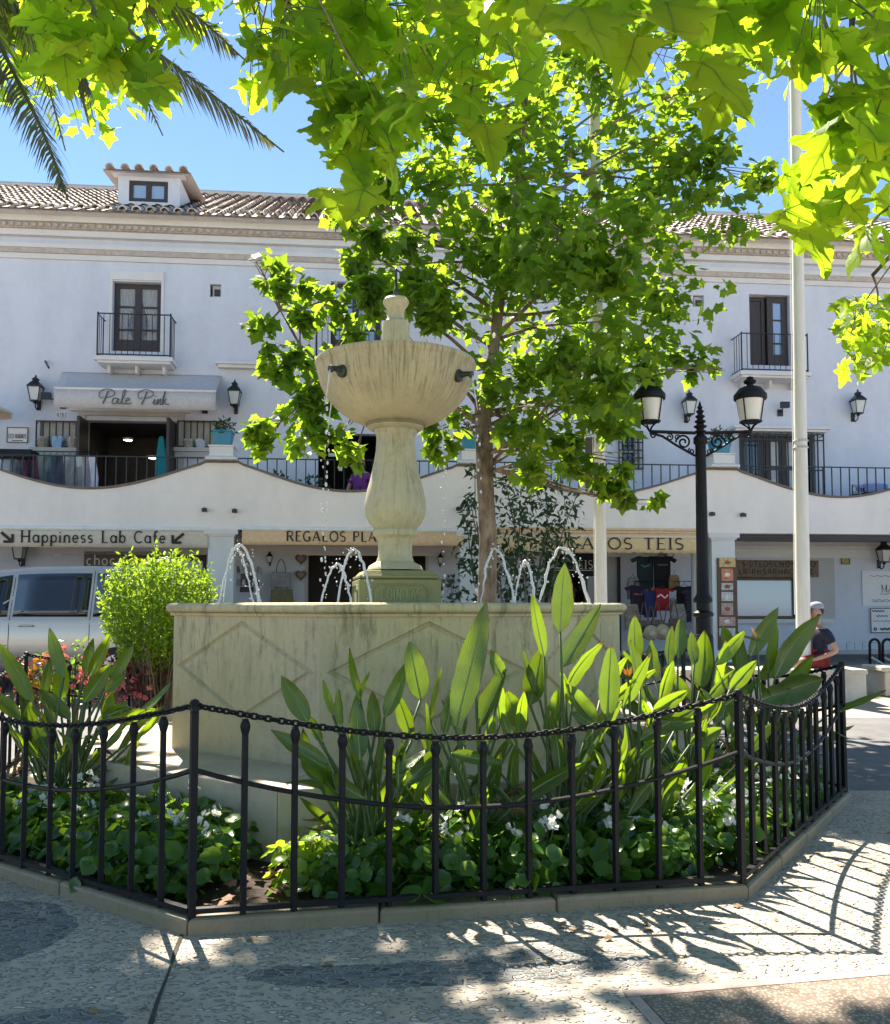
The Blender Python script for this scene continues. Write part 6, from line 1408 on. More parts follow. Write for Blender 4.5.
# ------------------------------------------------------------------ big plane trees overhead, trunks left and right of the view
def bigtree(name,label,base,fork,groups,high,ns):
    t=thing('plane_tree',label,'tree',base); o=base; b=MB()
    b.tube([Vector(base),Vector(base)+Vector((.05,0,fork*.35)),Vector(base)+Vector((-.05,.05,fork*.7)),Vector(base)+Vector((0,0,fork))],[.30,.24,.21,.19],14); b.build('trunk',M['bark'],t,o,smooth=True)
    F0=Vector(base)+Vector((0,0,fork)); br=MB(); pos=[];ms=[];scs=[]; pet=MB()
    for (x0,x1,y0,y1,Y0,Y1,n_,s0,s1) in groups:
        cm=at((x0+x1)/2,y0-(170 if Y0<5 else 20),(Y0+Y1)/2+.1); lp_=limb(br,F0,cm,.05,.016,.03,12,.12)
        tw=[]
        for i in range(max(2,n_//9)):
            q=at(random.uniform(x0,x1),random.uniform(y0-20,y0+(y1-y0)*.75),random.uniform(Y0,Y1)); tw+=limb(br,lp_[random.randint(10,12)],q,.008,.003,.10,7)[3:]
        for i in range(n_):
            p=at(random.uniform(x0,x1),y0+(y1-y0)*random.random()**1.15,random.uniform(Y0,Y1)); s_=random.uniform(s0,s1)
            fwd=Vector((random.gauss(0,.5),random.gauss(0,.45),-.75)); nrm=Vector((random.gauss(0,.55),-.35+random.gauss(0,.45),.55+random.gauss(0,.35)))
            pos.append(tuple(p)); ms.append(frame(nrm,fwd)); scs.append(s_)
            if tw:
                q=min(tw,key=lambda w_:(w_-p).length); d=q-p; d=d.normalized()*min(d.length,.16) if d.length>1e-3 else Vector((0,0,.05)); pet.tube([p,p+d*.5+Vector((0,0,.012)),p+d],[.0022,.0022,.003],4,cap=False)
    for (x,y,Y,s_,rz_) in ns:   # single big leaves that stand out
        p=at(x,y,Y); pos.append(tuple(p)); ms.append(frame(Vector((math.sin(rz_)*.3,-.9,.45)),Vector((math.sin(rz_),-.1,-math.cos(rz_))))); scs.append(s_)
    b=MB(); vb=MB(); VN=((0,.02,0,.97,.011),(0,.06,.52,.42,.008),(0,.06,-.52,.42,.008),(0,.04,.35,-.02,.006),(0,.04,-.35,-.02,.006),(0,.45,.20,.68,.005),(0,.45,-.20,.68,.005),(.25,.22,.36,.24,.004),(-.25,.22,-.36,.24,.004),(.2,.18,.40,.46,.004),(-.2,.18,-.40,.46,.004))
    for q4 in range(4):
        sel=[i for i in range(len(pos)) if i%4==q4]; kx,ky,fo_,wv=CURL[q4]
        if not sel: continue
        V,Fs=scatter(HIS[q4][0],HIS[q4][1],[pos[i] for i in sel],[ms[i] for i in sel],[scs[i] for i in sel]); b.add(V,Fs)
        vv=[];vf=[]
        def vz(x,y,e): return (x,y,-kx*x*x-ky*(y-.35)**2+fo_*abs(x)+wv*math.sin(y*9+x*7)+e)
        for (ax,ay,bx2,by2,w_) in VN:
            dx,dy=bx2-ax,by2-ay; L_=math.hypot(dx,dy); nx_,ny_=-dy/L_*w_,dx/L_*w_
            for e in (-.010,.010):
                k0=len(vv)
                for q in range(5):
                    f_=q/4; ww=1-.7*f_; vv+=[vz(ax+dx*f_+nx_*ww,ay+dy*f_+ny_*ww,e),vz(ax+dx*f_-nx_*ww,ay+dy*f_-ny_*ww,e)]
                vf+=[(k0+2*q,k0+2*q+1,k0+2*q+3,k0+2*q+2) for q in range(4)]
        V,Fs=scatter(vv,vf,[pos[i] for i in sel],[ms[i] for i in sel],[scs[i] for i in sel]); vb.add(V,Fs)
    lfo=b.build('low_foliage',M['near_leaf'],t,o,smooth=True); vb.build('leaf_veins',M['vein'],lfo,o)
    pos=[];ms=[];scs=[]
    for (c,r_,n_) in high:
        c=Vector(c); lp_=limb(br,F0,c,.11,.03,.06,8,.06)
        subs=[c+Vector((d.x*r_[0],d.y*r_[1],d.z*r_[2]))*random.uniform(.4,1) for d in [rdir() for _ in range(max(6,n_//22))]]
        for s_ in subs: limb(br,lp_[random.randint(4,8)],s_,.02,.006,.08,5)
        for i in range(n_):
            p=random.choice(subs)+rdir()*random.random()**.5*.55
            if noise.noise(p*1.1)<-.30: continue
            pos.append(tuple(p)); ms.append(frame(rdir()*.8+Vector((0,0,.8)),rdir()+Vector((0,0,-.5)))); scs.append(random.uniform(.16,.25))
    if pos: V,Fs=scatter(LO[0],LO[1],pos,ms,scs); b=MB(); b.add(V,Fs); b.build('crown',M['near_leaf'],t,o)
    br.build('limbs',M['bark'],t,o,smooth=True); pet.build('petioles',M['stem'],t,o)
bigtree('l','large plane tree on the left whose drooping leaves fill the top left of the view',(-6.4,6.6,gz(6.6)),6.0,
 [(10,150,-70,2,3.3,4.6,90,.15,.21),(50,115,5,58,3.4,4.0,16,.18,.24),(122,150,55,92,3.4,3.7,7,.2,.26),(130,250,-70,-22,3.3,4.4,75,.14,.20),(245,330,-60,90,3.0,4.3,105,.13,.19),(320,430,-60,95,3.0,4.3,110,.13,.19),(320,395,80,160,2.9,3.4,34,.13,.19)],
 HIGHL,[(330,185,3.0,.20,.3),(365,190,2.9,.20,-.2),(340,150,3.0,.2,.5),(345,95,3.1,.2,-.5)])
bigtree('r','large plane tree on the right with big sunlit leaves hanging across the top right',(4.9,.9,0),4.4,
 [(395,520,-70,105,2.6,3.6,70,.13,.19),(500,620,-90,0,2.0,2.9,30,.16,.20),(600,740,-90,10,2.0,2.8,32,.16,.20),(700,800,-70,45,2.3,3.2,30,.16,.20),(790,900,-60,90,2.2,3.2,48,.16,.20),(825,905,80,170,2.3,3.0,28,.15,.20),(775,850,165,215,2.6,3.1,9,.14,.18),(865,905,200,260,2.6,3.2,8,.15,.19),(840,905,295,370,5.6,6.6,80,.12,.18)],
 HIGHR,[(483,120,2.7,.20,.15),(700,60,2.2,.21,.5),(728,88,2.3,.18,-.4),(665,5,2.0,.21,.1),(640,30,2.1,.2,-.3),(580,5,2.0,.2,.2),(545,0,2.05,.2,.5),(852,120,2.3,.2,.7),(800,225,2.6,.19,.3),(820,215,2.7,.18,-.5),(870,150,2.5,.2,-.4),(600,20,2.1,.19,-.5)])
# ------------------------------------------------------------------ date palm, crown beyond the left top corner
pc_=Vector((-4.75,7.6,7.35)); t=thing('date_palm','date palm at left whose feathery fronds droop into the top left corner','palm',(-4.95,7.7,gz(7.7))); o=(-4.95,7.7,gz(7.7))
b=MB(); b.tube([(-4.95,7.7,0),(-4.98,7.7,2.5),(-4.9,7.65,5),(-4.75,7.6,7.2)],[.26,.21,.19,.22],14); b.build('trunk',M['bark2'],t,o,smooth=True)
def frond(path,L0,seed,dens=140,droop=.6):
    rr=random.Random(seed); pts=[Vector(p) for p in path]; P=[]
    for i in range(len(pts)-1):
        p0=pts[max(i-1,0)];p1=pts[i];p2=pts[i+1];p3=pts[min(i+2,len(pts)-1)]
        for k in range(12):
            q=k/12; P.append(.5*((2*p1)+(-p0+p2)*q+(2*p0-5*p1+4*p2-p3)*q*q+(-p0+3*p1-3*p2+p3)*q**3))
    P.append(pts[-1]); b=MB(); n=len(P); b.tube(P,[.028*(1-.85*i/n)+.003 for i in range(n)],5)
    for i in range(dens):
        f=.08+.92*i/dens; k=min(n-2,int(f*(n-1))); q=f*(n-1)-k; p=P[k].lerp(P[k+1],q); d=(P[k+1]-P[k]).normalized(); sd=d.cross(Vector((0,0,1))).normalized(); L=L0*(math.sin(math.pi*min(1,.18+.86*f))**.6)
        for s in (-1,1):
            v=(sd*s*.75+d*.75+Vector((0,0,rr.uniform(-.3,.25)))).normalized(); tip=p+v*L*rr.uniform(.85,1.1)+Vector((0,0,-droop*L*rr.uniform(.5,1.2))); md=p.lerp(tip,.5)+Vector((0,0,.12*L)); w=d.cross(v).normalized()*.0+d*.015
            b.add([p-w*.6,p+w*.6,md-w,md+w,tip],[(0,1,3,2),(2,3,4)])
    b.build('frond',M['palm_leaf'],t,o)
A_=lambda x,y,Y: at(x,y,Y)
frond([pc_,A_(-40,-40,7.4),A_(5,55,7.2),A_(42,130,7.0),A_(68,200,6.9)],.42,1)
frond([pc_,A_(20,-70,7.5),A_(110,15,7.6),A_(200,85,7.7),A_(284,152,7.8)],.42,2,150)
frond([pc_,A_(-10,-80,7.9),A_(90,-30,8.1),A_(180,5,8.3),A_(245,60,8.5)],.45,3,130)
frond([pc_,A_(-30,-60,7.6),A_(30,10,7.7),A_(75,55,7.8),A_(90,95,7.8)],.55,4,80,.9)
frond([pc_,A_(-60,-30,7.2),A_(-20,40,7.0),A_(8,80,6.9)],.5,5,70,.9)
for k in range(14):
    a=R(k*26+10); d=Vector((math.cos(a),math.sin(a),0)); 
    if d.x>.35 and d.y<.8: continue
    frond([pc_,pc_+d*.9+Vector((0,0,.75)),pc_+d*2.0+Vector((0,0,.7)),pc_+d*3.0+Vector((0,0,-.3))],.45,10+k,60)
# ------------------------------------------------------------------ bird of paradise clumps
def blade(b,p0,p1,w,roll=0.0,fold=.35,curl=.06,nseg=9,rib=None):
    p0,p1=Vector(p0),Vector(p1); d=p1-p0; L=d.length; d.normalize(); v=Vector((0,-1,.25)); sd=d.cross(v); 
    if sd.length<.1: sd=Vector((1,0,0))
    sd.normalize(); nn=sd.cross(d).normalized(); rm=Matrix.Rotation(roll,3,d); sd=rm@sd; nn=rm@nn; vs=[]
    for i in range(nseg+1):
        t=i/nseg; wd=w*max(.03,(math.sin(math.pi*min(1,t**.78*.985+.012))**.72)); c=p0+d*L*t-nn*curl*L*math.sin(math.pi*t*.9)*(1 if curl else 0)+nn*curl*1.4*L*t*t
        wob=.015*math.sin(t*17+roll*5)
        for u in (-1,-.55,0,.55,1): b.at.append((t,u,roll)); vs.append(c+sd*(wd/2*u*math.cos(fold*abs(u)))+nn*(wd/2*abs(u)*math.sin(fold)+wob*w*u*2.5))
    fs=[(i*5+j,i*5+j+1,i*5+j+6,i*5+j+5) for i in range(nseg) for j in range(4)]; b.add(vs,fs)
    if rib is not None: rib.tube([Vector(vs[i*5+2])-nn*.001 for i in range(nseg+1)],[.0055*(1-.8*i/nseg) for i in range(nseg+1)],4)
    
def clump(label,root,leaves,nrand,hgt,seed,spread=.45,Yr=None,lean=0.):
    """leaves: (base px, tip px, width px, depth offset, roll)"""
    rr=random.Random(seed); t=thing('bird_of_paradise_plant',label,'plant',root,0,'bird of paradise plants in the bed'); o=root; rv=Vector(root)
    st=MB(); lf=MB(); rb=MB()
    def stalk(p): 
        q=rv+Vector((rr.uniform(-.10,.10),rr.uniform(-.08,.08),-.03)); m_=q.lerp(p,.55)+Vector(((q.x-p.x)*.15,0,.04)); st.tube([q,q.lerp(m_,.5),m_,m_.lerp(p,.5),Vector(p)],[.013,.011,.010,.008,.007],6)
    for (bx_,by_,tx_,ty_,w,dy,roll) in leaves:
        Y=rv.y+dy; p0=at(bx_,by_,Y); p1=at(tx_,ty_,Y+rr.uniform(-.06,.10)); stalk(p0); blade(lf,p0,p1,w/F*Y*(1.0 if root[0]>-1.5 else .85),roll+rr.uniform(-.25,.25),rr.uniform(.15,.7),rr.uniform(.0,.10),9,rb)
    for i in range(nrand):
        a=rr.uniform(0,2*math.pi); rad=spread*rr.random()**.6; h=hgt*rr.uniform(.35,.85); p0=rv+Vector((rad*math.cos(a)*1.1+lean,rad*math.sin(a)*.55,h)); L=rr.uniform(.24,.42); d=Vector((math.cos(a)*.5+rr.gauss(0,.25),math.sin(a)*.3+rr.gauss(0,.2),rr.uniform(.25,1.0))).normalized()
        # keep the random leaves off the basin wall
        p1=p0+d*L; stalk(p0); blade(lf,p0,p1,rr.uniform(.06,.11),rr.uniform(-1.5,1.5),rr.uniform(.2,1.1),rr.uniform(.0,.24),9,rb)
    dr=MB()
    for i in range(max(2,nrand//4)):   # a few dry, curled old leaves
        a=rr.uniform(0,6.28); p0=rv+Vector((.22*math.cos(a),.16*math.sin(a),hgt*rr.uniform(.3,.75))); stalk(p0); blade(dr,p0,p0+Vector((math.cos(a)*.12,math.sin(a)*.08,rr.uniform(-.26,.12))),rr.uniform(.03,.06),rr.uniform(-1.5,1.5),1.1,.25)
    dr.build('dry_leaves',M['dry_blade'],t,o,smooth=True)
    rb.build('leaf_midribs',M['bop_rib'],lf.build('leaves',M['bop_leaf'],t,o,smooth=True),o); st.build('stalks',M['stem'],t,o,smooth=True)
    return t
def rt(px,Y,z=.09): p=at(px,700,Y); return (p.x,Y,z)
clump('bird of paradise plant left of centre in front of the basin corner',rt(372,4.62),[(308,722,281,676,22,-.05,.2),(333,715,322,680,12,0,.8),(360,699,346,648,13,.0,.9),(342,726,339,688,15,-.1,-.5),(385,717,407,664,19,-.05,-.3),(421,699,409,641,27,.05,.1),(360,760,356,700,20,-.15,.1),(331,771,270,731,24,-.15,.5),(398,785,401,740,16,-.2,.6),(430,765,424,700,14,0,1.0),(412,740,396,690,18,.05,-.6),(375,735,372,690,16,-.05,.3),(350,720,368,670,12,.05,1.1),(322,742,300,705,15,.05,-.8)],20,.62,11,.34)
clump('bird of paradise plant with two tall bright leaves at the middle of the basin front',rt(470,4.70),[(455,726,487,601,29,-.05,.15),(475,681,487,618,15,.05,.5),(504,677,489,650,18,.0,.3),(480,727,507,668,26,.05,-.5),(452,753,504,764,17,-.25,.2),(500,722,496,675,18,.1,.9),(465,745,440,700,14,.05,.8),(488,745,494,715,12,-.1,0),(445,735,452,690,16,0,-.4),(518,735,523,690,16,.08,.4),(430,720,440,665,12,.1,1.1)],17,.60,12,.32)
clump('tallest bird of paradise plant, one leaf upright above the basin rim',rt(560,4.80),[(560,632,564,563,25,-.05,.1),(544,657,531,592,15,-.05,.4),(562,667,601,604,21,0,-.2),(530,705,543,645,28,.1,-.3),(565,690,600,640,20,.08,.6),(607,717,611,643,23,-.1,.1),(596,722,564,685,24,-.15,.3),(540,700,520,650,16,.1,1.0),(572,705,562,670,14,.05,-.9),(525,730,505,690,22,.05,.3),(585,740,622,702,20,-.1,.3),(548,735,560,690,20,0,-.5),(600,700,625,655,16,.1,.5),(515,745,500,712,14,-.05,.2)],20,.68,13,.36)
clump('bird of paradise plant in front of the right basin corner with sideways leaves',rt(640,5.15),[(623,708,650,652,17,-.05,.4),(610,703,655,668,14,0,.3),(653,713,688,690,16,-.1,.2),(640,740,700,705,18,-.15,.1),(650,725,702,722,18,-.1,.3),(640,690,630,640,18,.1,.3),(660,700,672,660,18,.15,.6),(600,735,570,712,20,-.2,.3),(675,730,720,700,16,0,.5),(640,755,668,735,20,-.2,.3),(690,745,722,728,18,-.1,.3)],15,.60,14,.34)
clump('bird of paradise plant right of the basin with a yellow green young leaf',rt(690,6.0),[(678,658,680,618,17,-.1,.2),(668,665,671,626,15,-.05,.3),(694,665,690,632,15,-.1,.3),(636,662,634,615,18,.3,.2),(700,690,706,630,24,.2,-.4),(655,680,648,640,20,.2,.3),(715,690,722,640,22,.2,.6),(730,690,757,660,15,-.2,.3),(715,665,745,630,16,.1,.4),(705,700,735,668,18,-.1,.7),(690,700,660,668,20,.1,.3),(640,690,620,650,18,.3,.4),(725,705,748,690,14,-.15,.2)],16,.80,15,.45)
clump('broad bird of paradise plant at far right with large leaves leaning right',rt(764,6.6),[(750,656,777,607,18,-.1,.2),(768,673,775,618,15,0,.5),(775,677,816,614,25,-.1,.1),(770,696,822,679,32,-.1,.3),(757,680,800,640,22,.1,.5),(740,680,735,630,22,.1,.4),(750,700,722,665,20,0,.4),(785,690,812,655,20,.1,.5),(760,700,790,690,24,-.15,.2),(735,660,720,625,18,.2,.3)],18,.85,16,.48)
clump('bird of paradise plant at far left of the bed behind the side fence',rt(62,5.75),[(33,702,0,643,22,-.1,.2),(64,677,50,628,19,0,.1),(85,674,92,638,14,.05,.5),(90,677,112,632,17,.05,.3),(110,680,133,645,17,.1,.4),(84,702,112,662,19,-.1,.1),(105,692,126,674,13,0,.4),(42,695,50,658,16,.1,.6),(97,728,128,701,18,-.1,.3),(122,725,148,708,13,0,.5),(70,720,40,690,20,0,.4),(60,700,62,660,20,.1,.7),(20,720,-14,690,22,0,.3),(105,720,112,690,18,-.05,.4)],26,.85,17,.50)
# orange flower heads
for (x,y,Y,rootpx,lab) in ((757,640,6.3,757,'orange bird of paradise flower head above the right clump'),(628,678,5.1,640,'small withered orange flower head by the right basin corner')):
    p=at(x,y,Y); t=thing('paradise_flower',lab,'flower',(p.x,p.y,.08)); o=(p.x,p.y,.08); b=MB(); b.tube([(p.x+.02,p.y,.06),(p.x+.02,p.y,p.z*.6),tuple(p)],[.009,.008,.007],6); b.build('stalk',M['stem'],t,o)
    b=MB(); 
    for k in range(6): d=Vector((random.uniform(-.6,.6),random.uniform(-.3,.3),random.uniform(.5,1))).normalized(); blade(b,p,p+d*random.uniform(.05,.10),.022,random.random()*3,.2,0,4)
    b.build('petals',M['orange'],t,o); b=MB(); blade(b,p+Vector((.05,0,-.01)),p+Vector((-.12,0,.03)),.03,0,.6,0,5); b.build('bract',M['stem'],t,o)
# ------------------------------------------------------------------ begonias: plants of round glossy leaves with white flowers
def beg_template(seed,lit=False,flowers=6,s=1.0):
    rr=random.Random(seed); tv=[(0,0,0)]; K=11
    for k in range(K): a=2*math.pi*k/K; r_=.5*(1+.10*math.cos(2*a)+.07*math.sin(3*a)+(.35 if abs(a-math.pi/2)<.3 else 0)-(.25 if abs(a-3*math.pi/2)<.3 else 0)+rr.uniform(-.04,.04)); tv.append((r_*math.cos(a),.32+r_*math.sin(a),.13*math.hypot(math.cos(a),math.sin(a))-.10*math.sin(a)))
    tv[0]=(0,.30,-.03); tf=[(0,k+1,(k+1)%K+1) for k in range(K)]
    pos=[];ms=[];sc_=[]; n=115
    rs=np.random.RandomState(seed)
    st=MB()
    for i in range(n):
        a=rr.uniform(0,2*math.pi); e=rr.random()**.7; h=.28*rr.uniform(.15,1)*(1-.25*e); p=Vector((.20*e*math.cos(a),.20*e*math.sin(a),h)); pos.append(tuple(p*s)); up=Vector((math.cos(a)*.6*e+rr.gauss(0,.35),math.sin(a)*.6*e+rr.gauss(0,.35)-.15,.75)); ms.append(frame(up,Vector((math.cos(a),math.sin(a),rr.uniform(-.5,.2))))); sc_.append((rr.uniform(.03,.065) if rr.random()<.6 else rr.uniform(.06,.088))*s)
        if i%3==0: st.tube([(p.x*.2*s,p.y*.2*s,0),(p.x*.7*s,p.y*.7*s,p.z*.6*s),tuple(p*s)],.004,4,cap=False)
    V,Fs=scatter(tv,tf,pos,ms,sc_); b=MB(); b.add(V,Fs); fb=MB()
    for i in range(flowers):
        a=rr.uniform(0,6.28); c=Vector((.17*rr.random()**.5*math.cos(a),.17*rr.random()**.5*math.sin(a)-.05,.28*rr.uniform(.8,1.15)))*s
        st.tube([c*.4,c],.003,4,cap=False)
        for q in range(rr.randint(3,6)):
            cc=c+Vector((rr.gauss(0,.022),rr.gauss(0,.022),rr.gauss(0,.018))); f_=frame(Vector((rr.gauss(0,.6),-.7+rr.gauss(0,.5),.6)),rdir()); fm=Matrix([list(x) for x in f_])
            for pk in range(4):
                aa=pk*math.pi/2+rr.uniform(-.3,.3); r_=.017*rr.uniform(.8,1.3)*s; dd=Vector((math.cos(aa),math.sin(aa),.25)); sd=Vector((-math.sin(aa),math.cos(aa),0)); fb.add([cc,cc+fm@(dd*r_*.6+sd*r_*.6),cc+fm@(dd*r_*1.15),cc+fm@(dd*r_*.6-sd*r_*.6)],[(0,1,2,3)])
    return b,st,fb
def begonia(label,group,seed,lit,flowers,s):
    t=thing('begonia_plant',label,'plant',(0,0,0),0,group); b,st,fb=beg_template(seed,lit,flowers,s); b.build('leaves',M['beg_lit' if lit else 'beg_leaf'],t,smooth=True); st.build('stems',M['stem'],t)
    if fb.v: fb.build('flowers',M['petal'],t)
    return t
G1='flowering begonias along the fence'; G2='leafy begonias along the fence'; G3='begonias coloured as sunlit beside the step'
LBL=('white flowering begonia with dark glossy leaves low inside the black fence','dark green begonia without flowers low inside the black fence','yellow green begonia with sunlight painted into its leaves near the stone step')
KIND=[[begonia(LBL[0],G1,31+i,False,2+i,1.0+.08*i) for i in range(3)],[begonia(LBL[1],G2,51+i,False,0,.95+.12*i) for i in range(2)],[begonia(LBL[2],G3,71+i,True,1 if i else 0,.9+.1*i) for i in range(2)]]
first=set()
def put(k,x,y,s=1.0):
    i=random.randrange(len(KIND[k])); o=KIND[k][i]
    if (k,i) in first: o=copy_tree(o)
    first.add((k,i)); o.location=(x,y,.10); o.rotation_euler=(0,0,random.uniform(0,6.28)); s*=random.uniform(.85,1.15); o.scale=(s,s,s)
def along(k0,t0,t1,rows,n):
    for r_ in rows:
        A=oc(RF-r_,k0);B_=oc(RF-r_,k0+1)
        for i in range(n):
            t=t0+(t1-t0)*(i+.5+random.uniform(-.3,.3))/n; yield A.lerp(B_,t)+Vector((random.uniform(-.05,.05),random.uniform(-.05,.05),0)),r_,t
for p,r_,t in along(0,.10,.99,(.28,.48,.70),12):
    if r_<.3 and t<.16: continue
    k=2 if (t<.42 and r_>.3 and random.random()<.85) else (0 if random.random()<.5 else 1)
    put(k,p.x,p.y,(1.0 if t>.3 else .88))
for p,r_,t in along(1,.05,.95,(.28,.50,.78),11): put(2 if (r_>.4 and t>.05 and random.random()<.7) else 0,p.x,p.y,.95)
for p,r_,t in along(-1,.02,.92,(.28,.48,.72),11): put(0 if random.random()<.4 else 1,p.x,p.y,1.0)
for ks in KIND:
    for j,o in enumerate(ks):
        if (KIND.index(ks),j) not in first: put(KIND.index(ks),-.9+.5*j,4.25)
# fallen leaves on bare soil by the left corner
b=MB(); pos=[];ms=[];sc_=[]
for i in range(70): 
    t_=random.random()**1.5*.45; p=oc(RF-.1-random.random()*.6,0).lerp(oc(RF-.1-random.random()*.6,1),t_); pos.append((p.x,p.y,.15+random.random()*.01)); ms.append(frame(rdir()*.4+Vector((0,0,1)),rdir())); sc_.append(random.uniform(.03,.07))
V,Fs=scatter(LO[0],LO[1],pos,ms,sc_); b.add(V,Fs); tag(b.build('leaf_litter',simple('dry_leaf',(.22,.12,.06),.8,var=.5)),kind='stuff')
b=MB(); pos=[];ms=[];sc_=[]
for i in range(46):
    k_=random.choice((0,0,0,1,-1)); p=oc(RF+.10+abs(random.gauss(0,.35)),k_).lerp(oc(RF+.10+abs(random.gauss(0,.35)),k_+1),random.random()); pos.append((p.x,p.y,GZ0+.006+random.random()*.006)); ms.append(frame(rdir()*.3+Vector((0,0,1)),rdir())); sc_.append(random.uniform(.018,.05))
V,Fs=scatter(LO[0],LO[1],pos,ms,sc_); b.add(V,Fs); tag(b.build('fallen_leaves',simple('fallen_leaf',(.26,.17,.08),.8,var=.7,scale=2)),kind='stuff')
# ------------------------------------------------------------------ bright round bush and red flowering shrubs at the back left of the bed
bc=at(159,605,8.9); t=thing('round_bush','bright yellow green bush with small leaves left of the basin before the van','bush',(bc.x,8.9,.08)); o=(bc.x,8.9,.08)
pos=[];ms=[];scs=[]; b=MB(); BC=Vector((bc.x,8.9,1.42))
for i in range(150):
    d=rdir(); d.z=d.z*.9+.15; e=BC+Vector((d.x*.54,d.y*.54,d.z*.60))*random.uniform(.75,1.0); q=Vector((bc.x+random.gauss(0,.06),8.9+random.gauss(0,.06),.1)); b.tube([q,q.lerp(e,.5)+Vector((0,0,.12)),e],[.011,.006,.003],4)
for i in range(9500):
    d=rdir(); nz=noise.noise(d*2.3+Vector((3,1,7))); rr_=(.53+.11*nz)*random.random()**.30
    if noise.noise(d*5.0+Vector((rr_*3,0,0)))<-.38: continue
    p=BC+Vector((d.x*rr_*1.04,d.y*rr_,d.z*rr_*1.10)); 
    if p.z<.72: continue
    pos.append(tuple(p)); ms.append(frame(rdir()+d*.4+Vector((0,0,.4)),rdir()*.8+d*.5+Vector((0,0,.5)))); scs.append(random.uniform(.036,.072))
for i in range(70):   # young shoots standing out of the outline
    d=rdir(); d.z=abs(d.z)*.9+.1; p0=BC+Vector((d.x*.52,d.y*.52,d.z*.56)); L=random.uniform(.06,.17); u=(d+Vector((0,0,.9))).normalized(); b.tube([p0,p0+u*L],.003,4)
    for k in range(9): p=p0+u*L*k/8; pos.append(tuple(p)); ms.append(frame(rdir(),u*.6+rdir())); scs.append(random.uniform(.035,.06))
b.build('stems',M['bark2'],t,o); V,Fs=scatter([(0,0,0),(-.24,.4,.06),(0,.5,0),(.24,.4,.06),(0,1,-.1)],[(0,2,1),(0,3,2),(1,2,4),(2,3,4)],pos,ms,scs); b=MB(); b.add(V,Fs); b.build('foliage',M['bush_leaf'],t,o)
for i,(x,y,Y,rr_,fl,lab) in enumerate(((48,680,8.3,.20,'orange','low shrub with orange and yellow flowers behind the far left leaves'),(75,672,8.5,.26,'pink','low shrub with bright pink flowers behind the far left leaves'),(110,680,8.6,.24,'pink','low shrub with coral pink flowers right of the far left leaves'),(135,684,8.8,.28,'pink','dark red leaved shrub with coral flowers below the round bush'),(160,688,8.9,.26,None,'dark red leaved shrub without flowers next to the basin'),(25,690,8.2,.25,None,'dark red leaved shrub at the far left edge by the van'))):
    c=at(x,y,Y); base_=(c.x,Y,.08); t=thing('flowering_shrub',lab,'shrub',base_,0,'red and pink shrubs at the back of the bed'); b=MB(); pos=[];ms=[];scs=[]
    for k in range(170): d=rdir(); d.z=d.z*1.3; p=c+d*rr_*random.random()**.4; pos.append(tuple(p)); ms.append(frame(rdir()+Vector((0,0,.6)),rdir())); scs.append(random.uniform(.05,.09))
    for k in range(9): b.tube([base_,tuple(c+rdir()*rr_*.6)],[.012,.005],4)
    b.build('stems',M['bark2'],t,base_); V,Fs=scatter(tv,tf,pos,ms,scs); b=MB(); b.add(V,Fs); b.build('foliage',M['red_leaf'] if i>1 else M['beg_leaf'],t,base_)
    if fl:
        b=MB()
        for k in range(26 if i in(0,1) else 22):
            p=c+Vector((random.uniform(-1,1)*rr_*.9,-rr_*random.uniform(.2,.9),random.uniform(-.5,1)*rr_))
            for q in range(6): a=q*math.pi/3+random.random(); d=Vector((math.cos(a),-.5,math.sin(a))).normalized(); s_=Vector((-math.sin(a),0,math.cos(a))); r_=random.uniform(.022,.036); b.add([p,p+d*r_*.7+s_*r_*.5,p+d*r_*1.2,p+d*r_*.7-s_*r_*.5],[(0,1,2,3)])
        b.build('flowers',M[fl],t,base_)
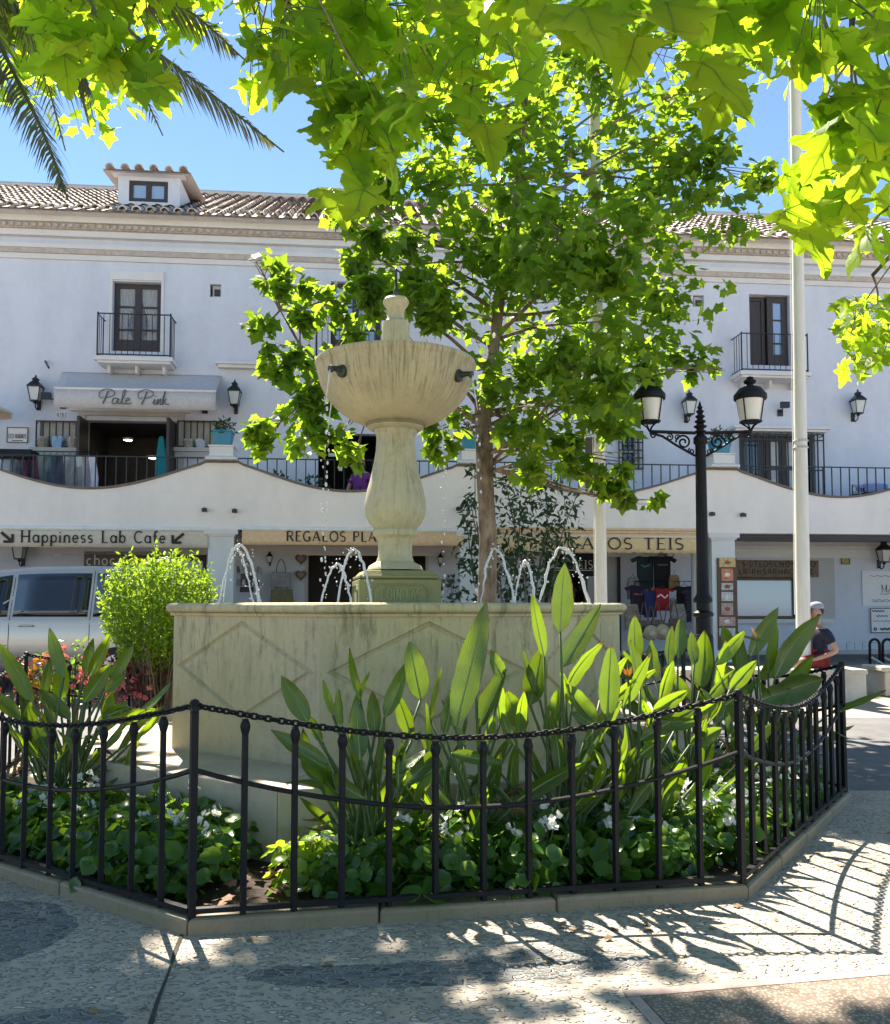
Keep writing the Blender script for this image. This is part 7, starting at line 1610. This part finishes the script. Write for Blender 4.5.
# ------------------------------------------------------------------ camera, sky, sun
cam=bpy.data.cameras.new('Camera'); co=bpy.data.objects.new('Camera',cam); COL.objects.link(co); sc.camera=co
co.location=(0,0,CAMZ); co.rotation_euler=(math.pi/2+PT,0,0); cam.sensor_fit='VERTICAL'; cam.sensor_height=36; cam.lens=F/1024*36; cam.shift_y=43/1024; cam.clip_start=.05; cam.clip_end=2000
w=bpy.data.worlds.new('World'); sc.world=w; w.use_nodes=True; nt=w.node_tree; nt.nodes.clear()
o_=nt.nodes.new('ShaderNodeOutputWorld'); bg=nt.nodes.new('ShaderNodeBackground'); sk=nt.nodes.new('ShaderNodeTexSky'); sk.sky_type='NISHITA'; sk.sun_disc=False
sk.sun_elevation=R(SUN_EL); sk.sun_rotation=R(-SUN_AZ); sk.altitude=SKY_ALT; sk.air_density=SKY_AIR; sk.dust_density=SKY_DUST; sk.ozone_density=SKY_OZ
bg.inputs['Strength'].default_value=SKY_STR; tn=nt.nodes.new('ShaderNodeMix'); tn.data_type='RGBA'; tn.blend_type='MULTIPLY'; tn.inputs[0].default_value=1; tn.inputs[7].default_value=(*SKY_TINT,1); nt.links.new(sk.outputs[0],tn.inputs[6]); nt.links.new(tn.outputs[2],bg.inputs[0]); nt.links.new(bg.outputs[0],o_.inputs[0])
s=bpy.data.lights.new('Sun','SUN'); s.energy=SUN_STR; s.angle=R(.53); s.color=(1,.90,.77); so=bpy.data.objects.new('Sun',s); COL.objects.link(so)
sd=Vector((-math.sin(R(SUN_AZ))*math.cos(R(SUN_EL)),math.cos(R(SUN_AZ))*math.cos(R(SUN_EL)),math.sin(R(SUN_EL)))); so.rotation_euler=sd.to_track_quat('Z','Y').to_euler(); so.location=sd*60
vs=sc.view_settings; vs.view_transform='Standard'; vs.look='None'; vs.exposure=EXPO; vs.gamma=1; vs.use_curve_mapping=False
sc.cycles.use_denoising=True; sc.cycles.max_bounces=8; sc.cycles.transparent_max_bounces=8; sc.cycles.transmission_bounces=6; sc.cycles.diffuse_bounces=4; sc.cycles.glossy_bounces=3; sc.cycles.caustics_reflective=False; sc.cycles.caustics_refractive=False; sc.cycles.sample_clamp_indirect=6
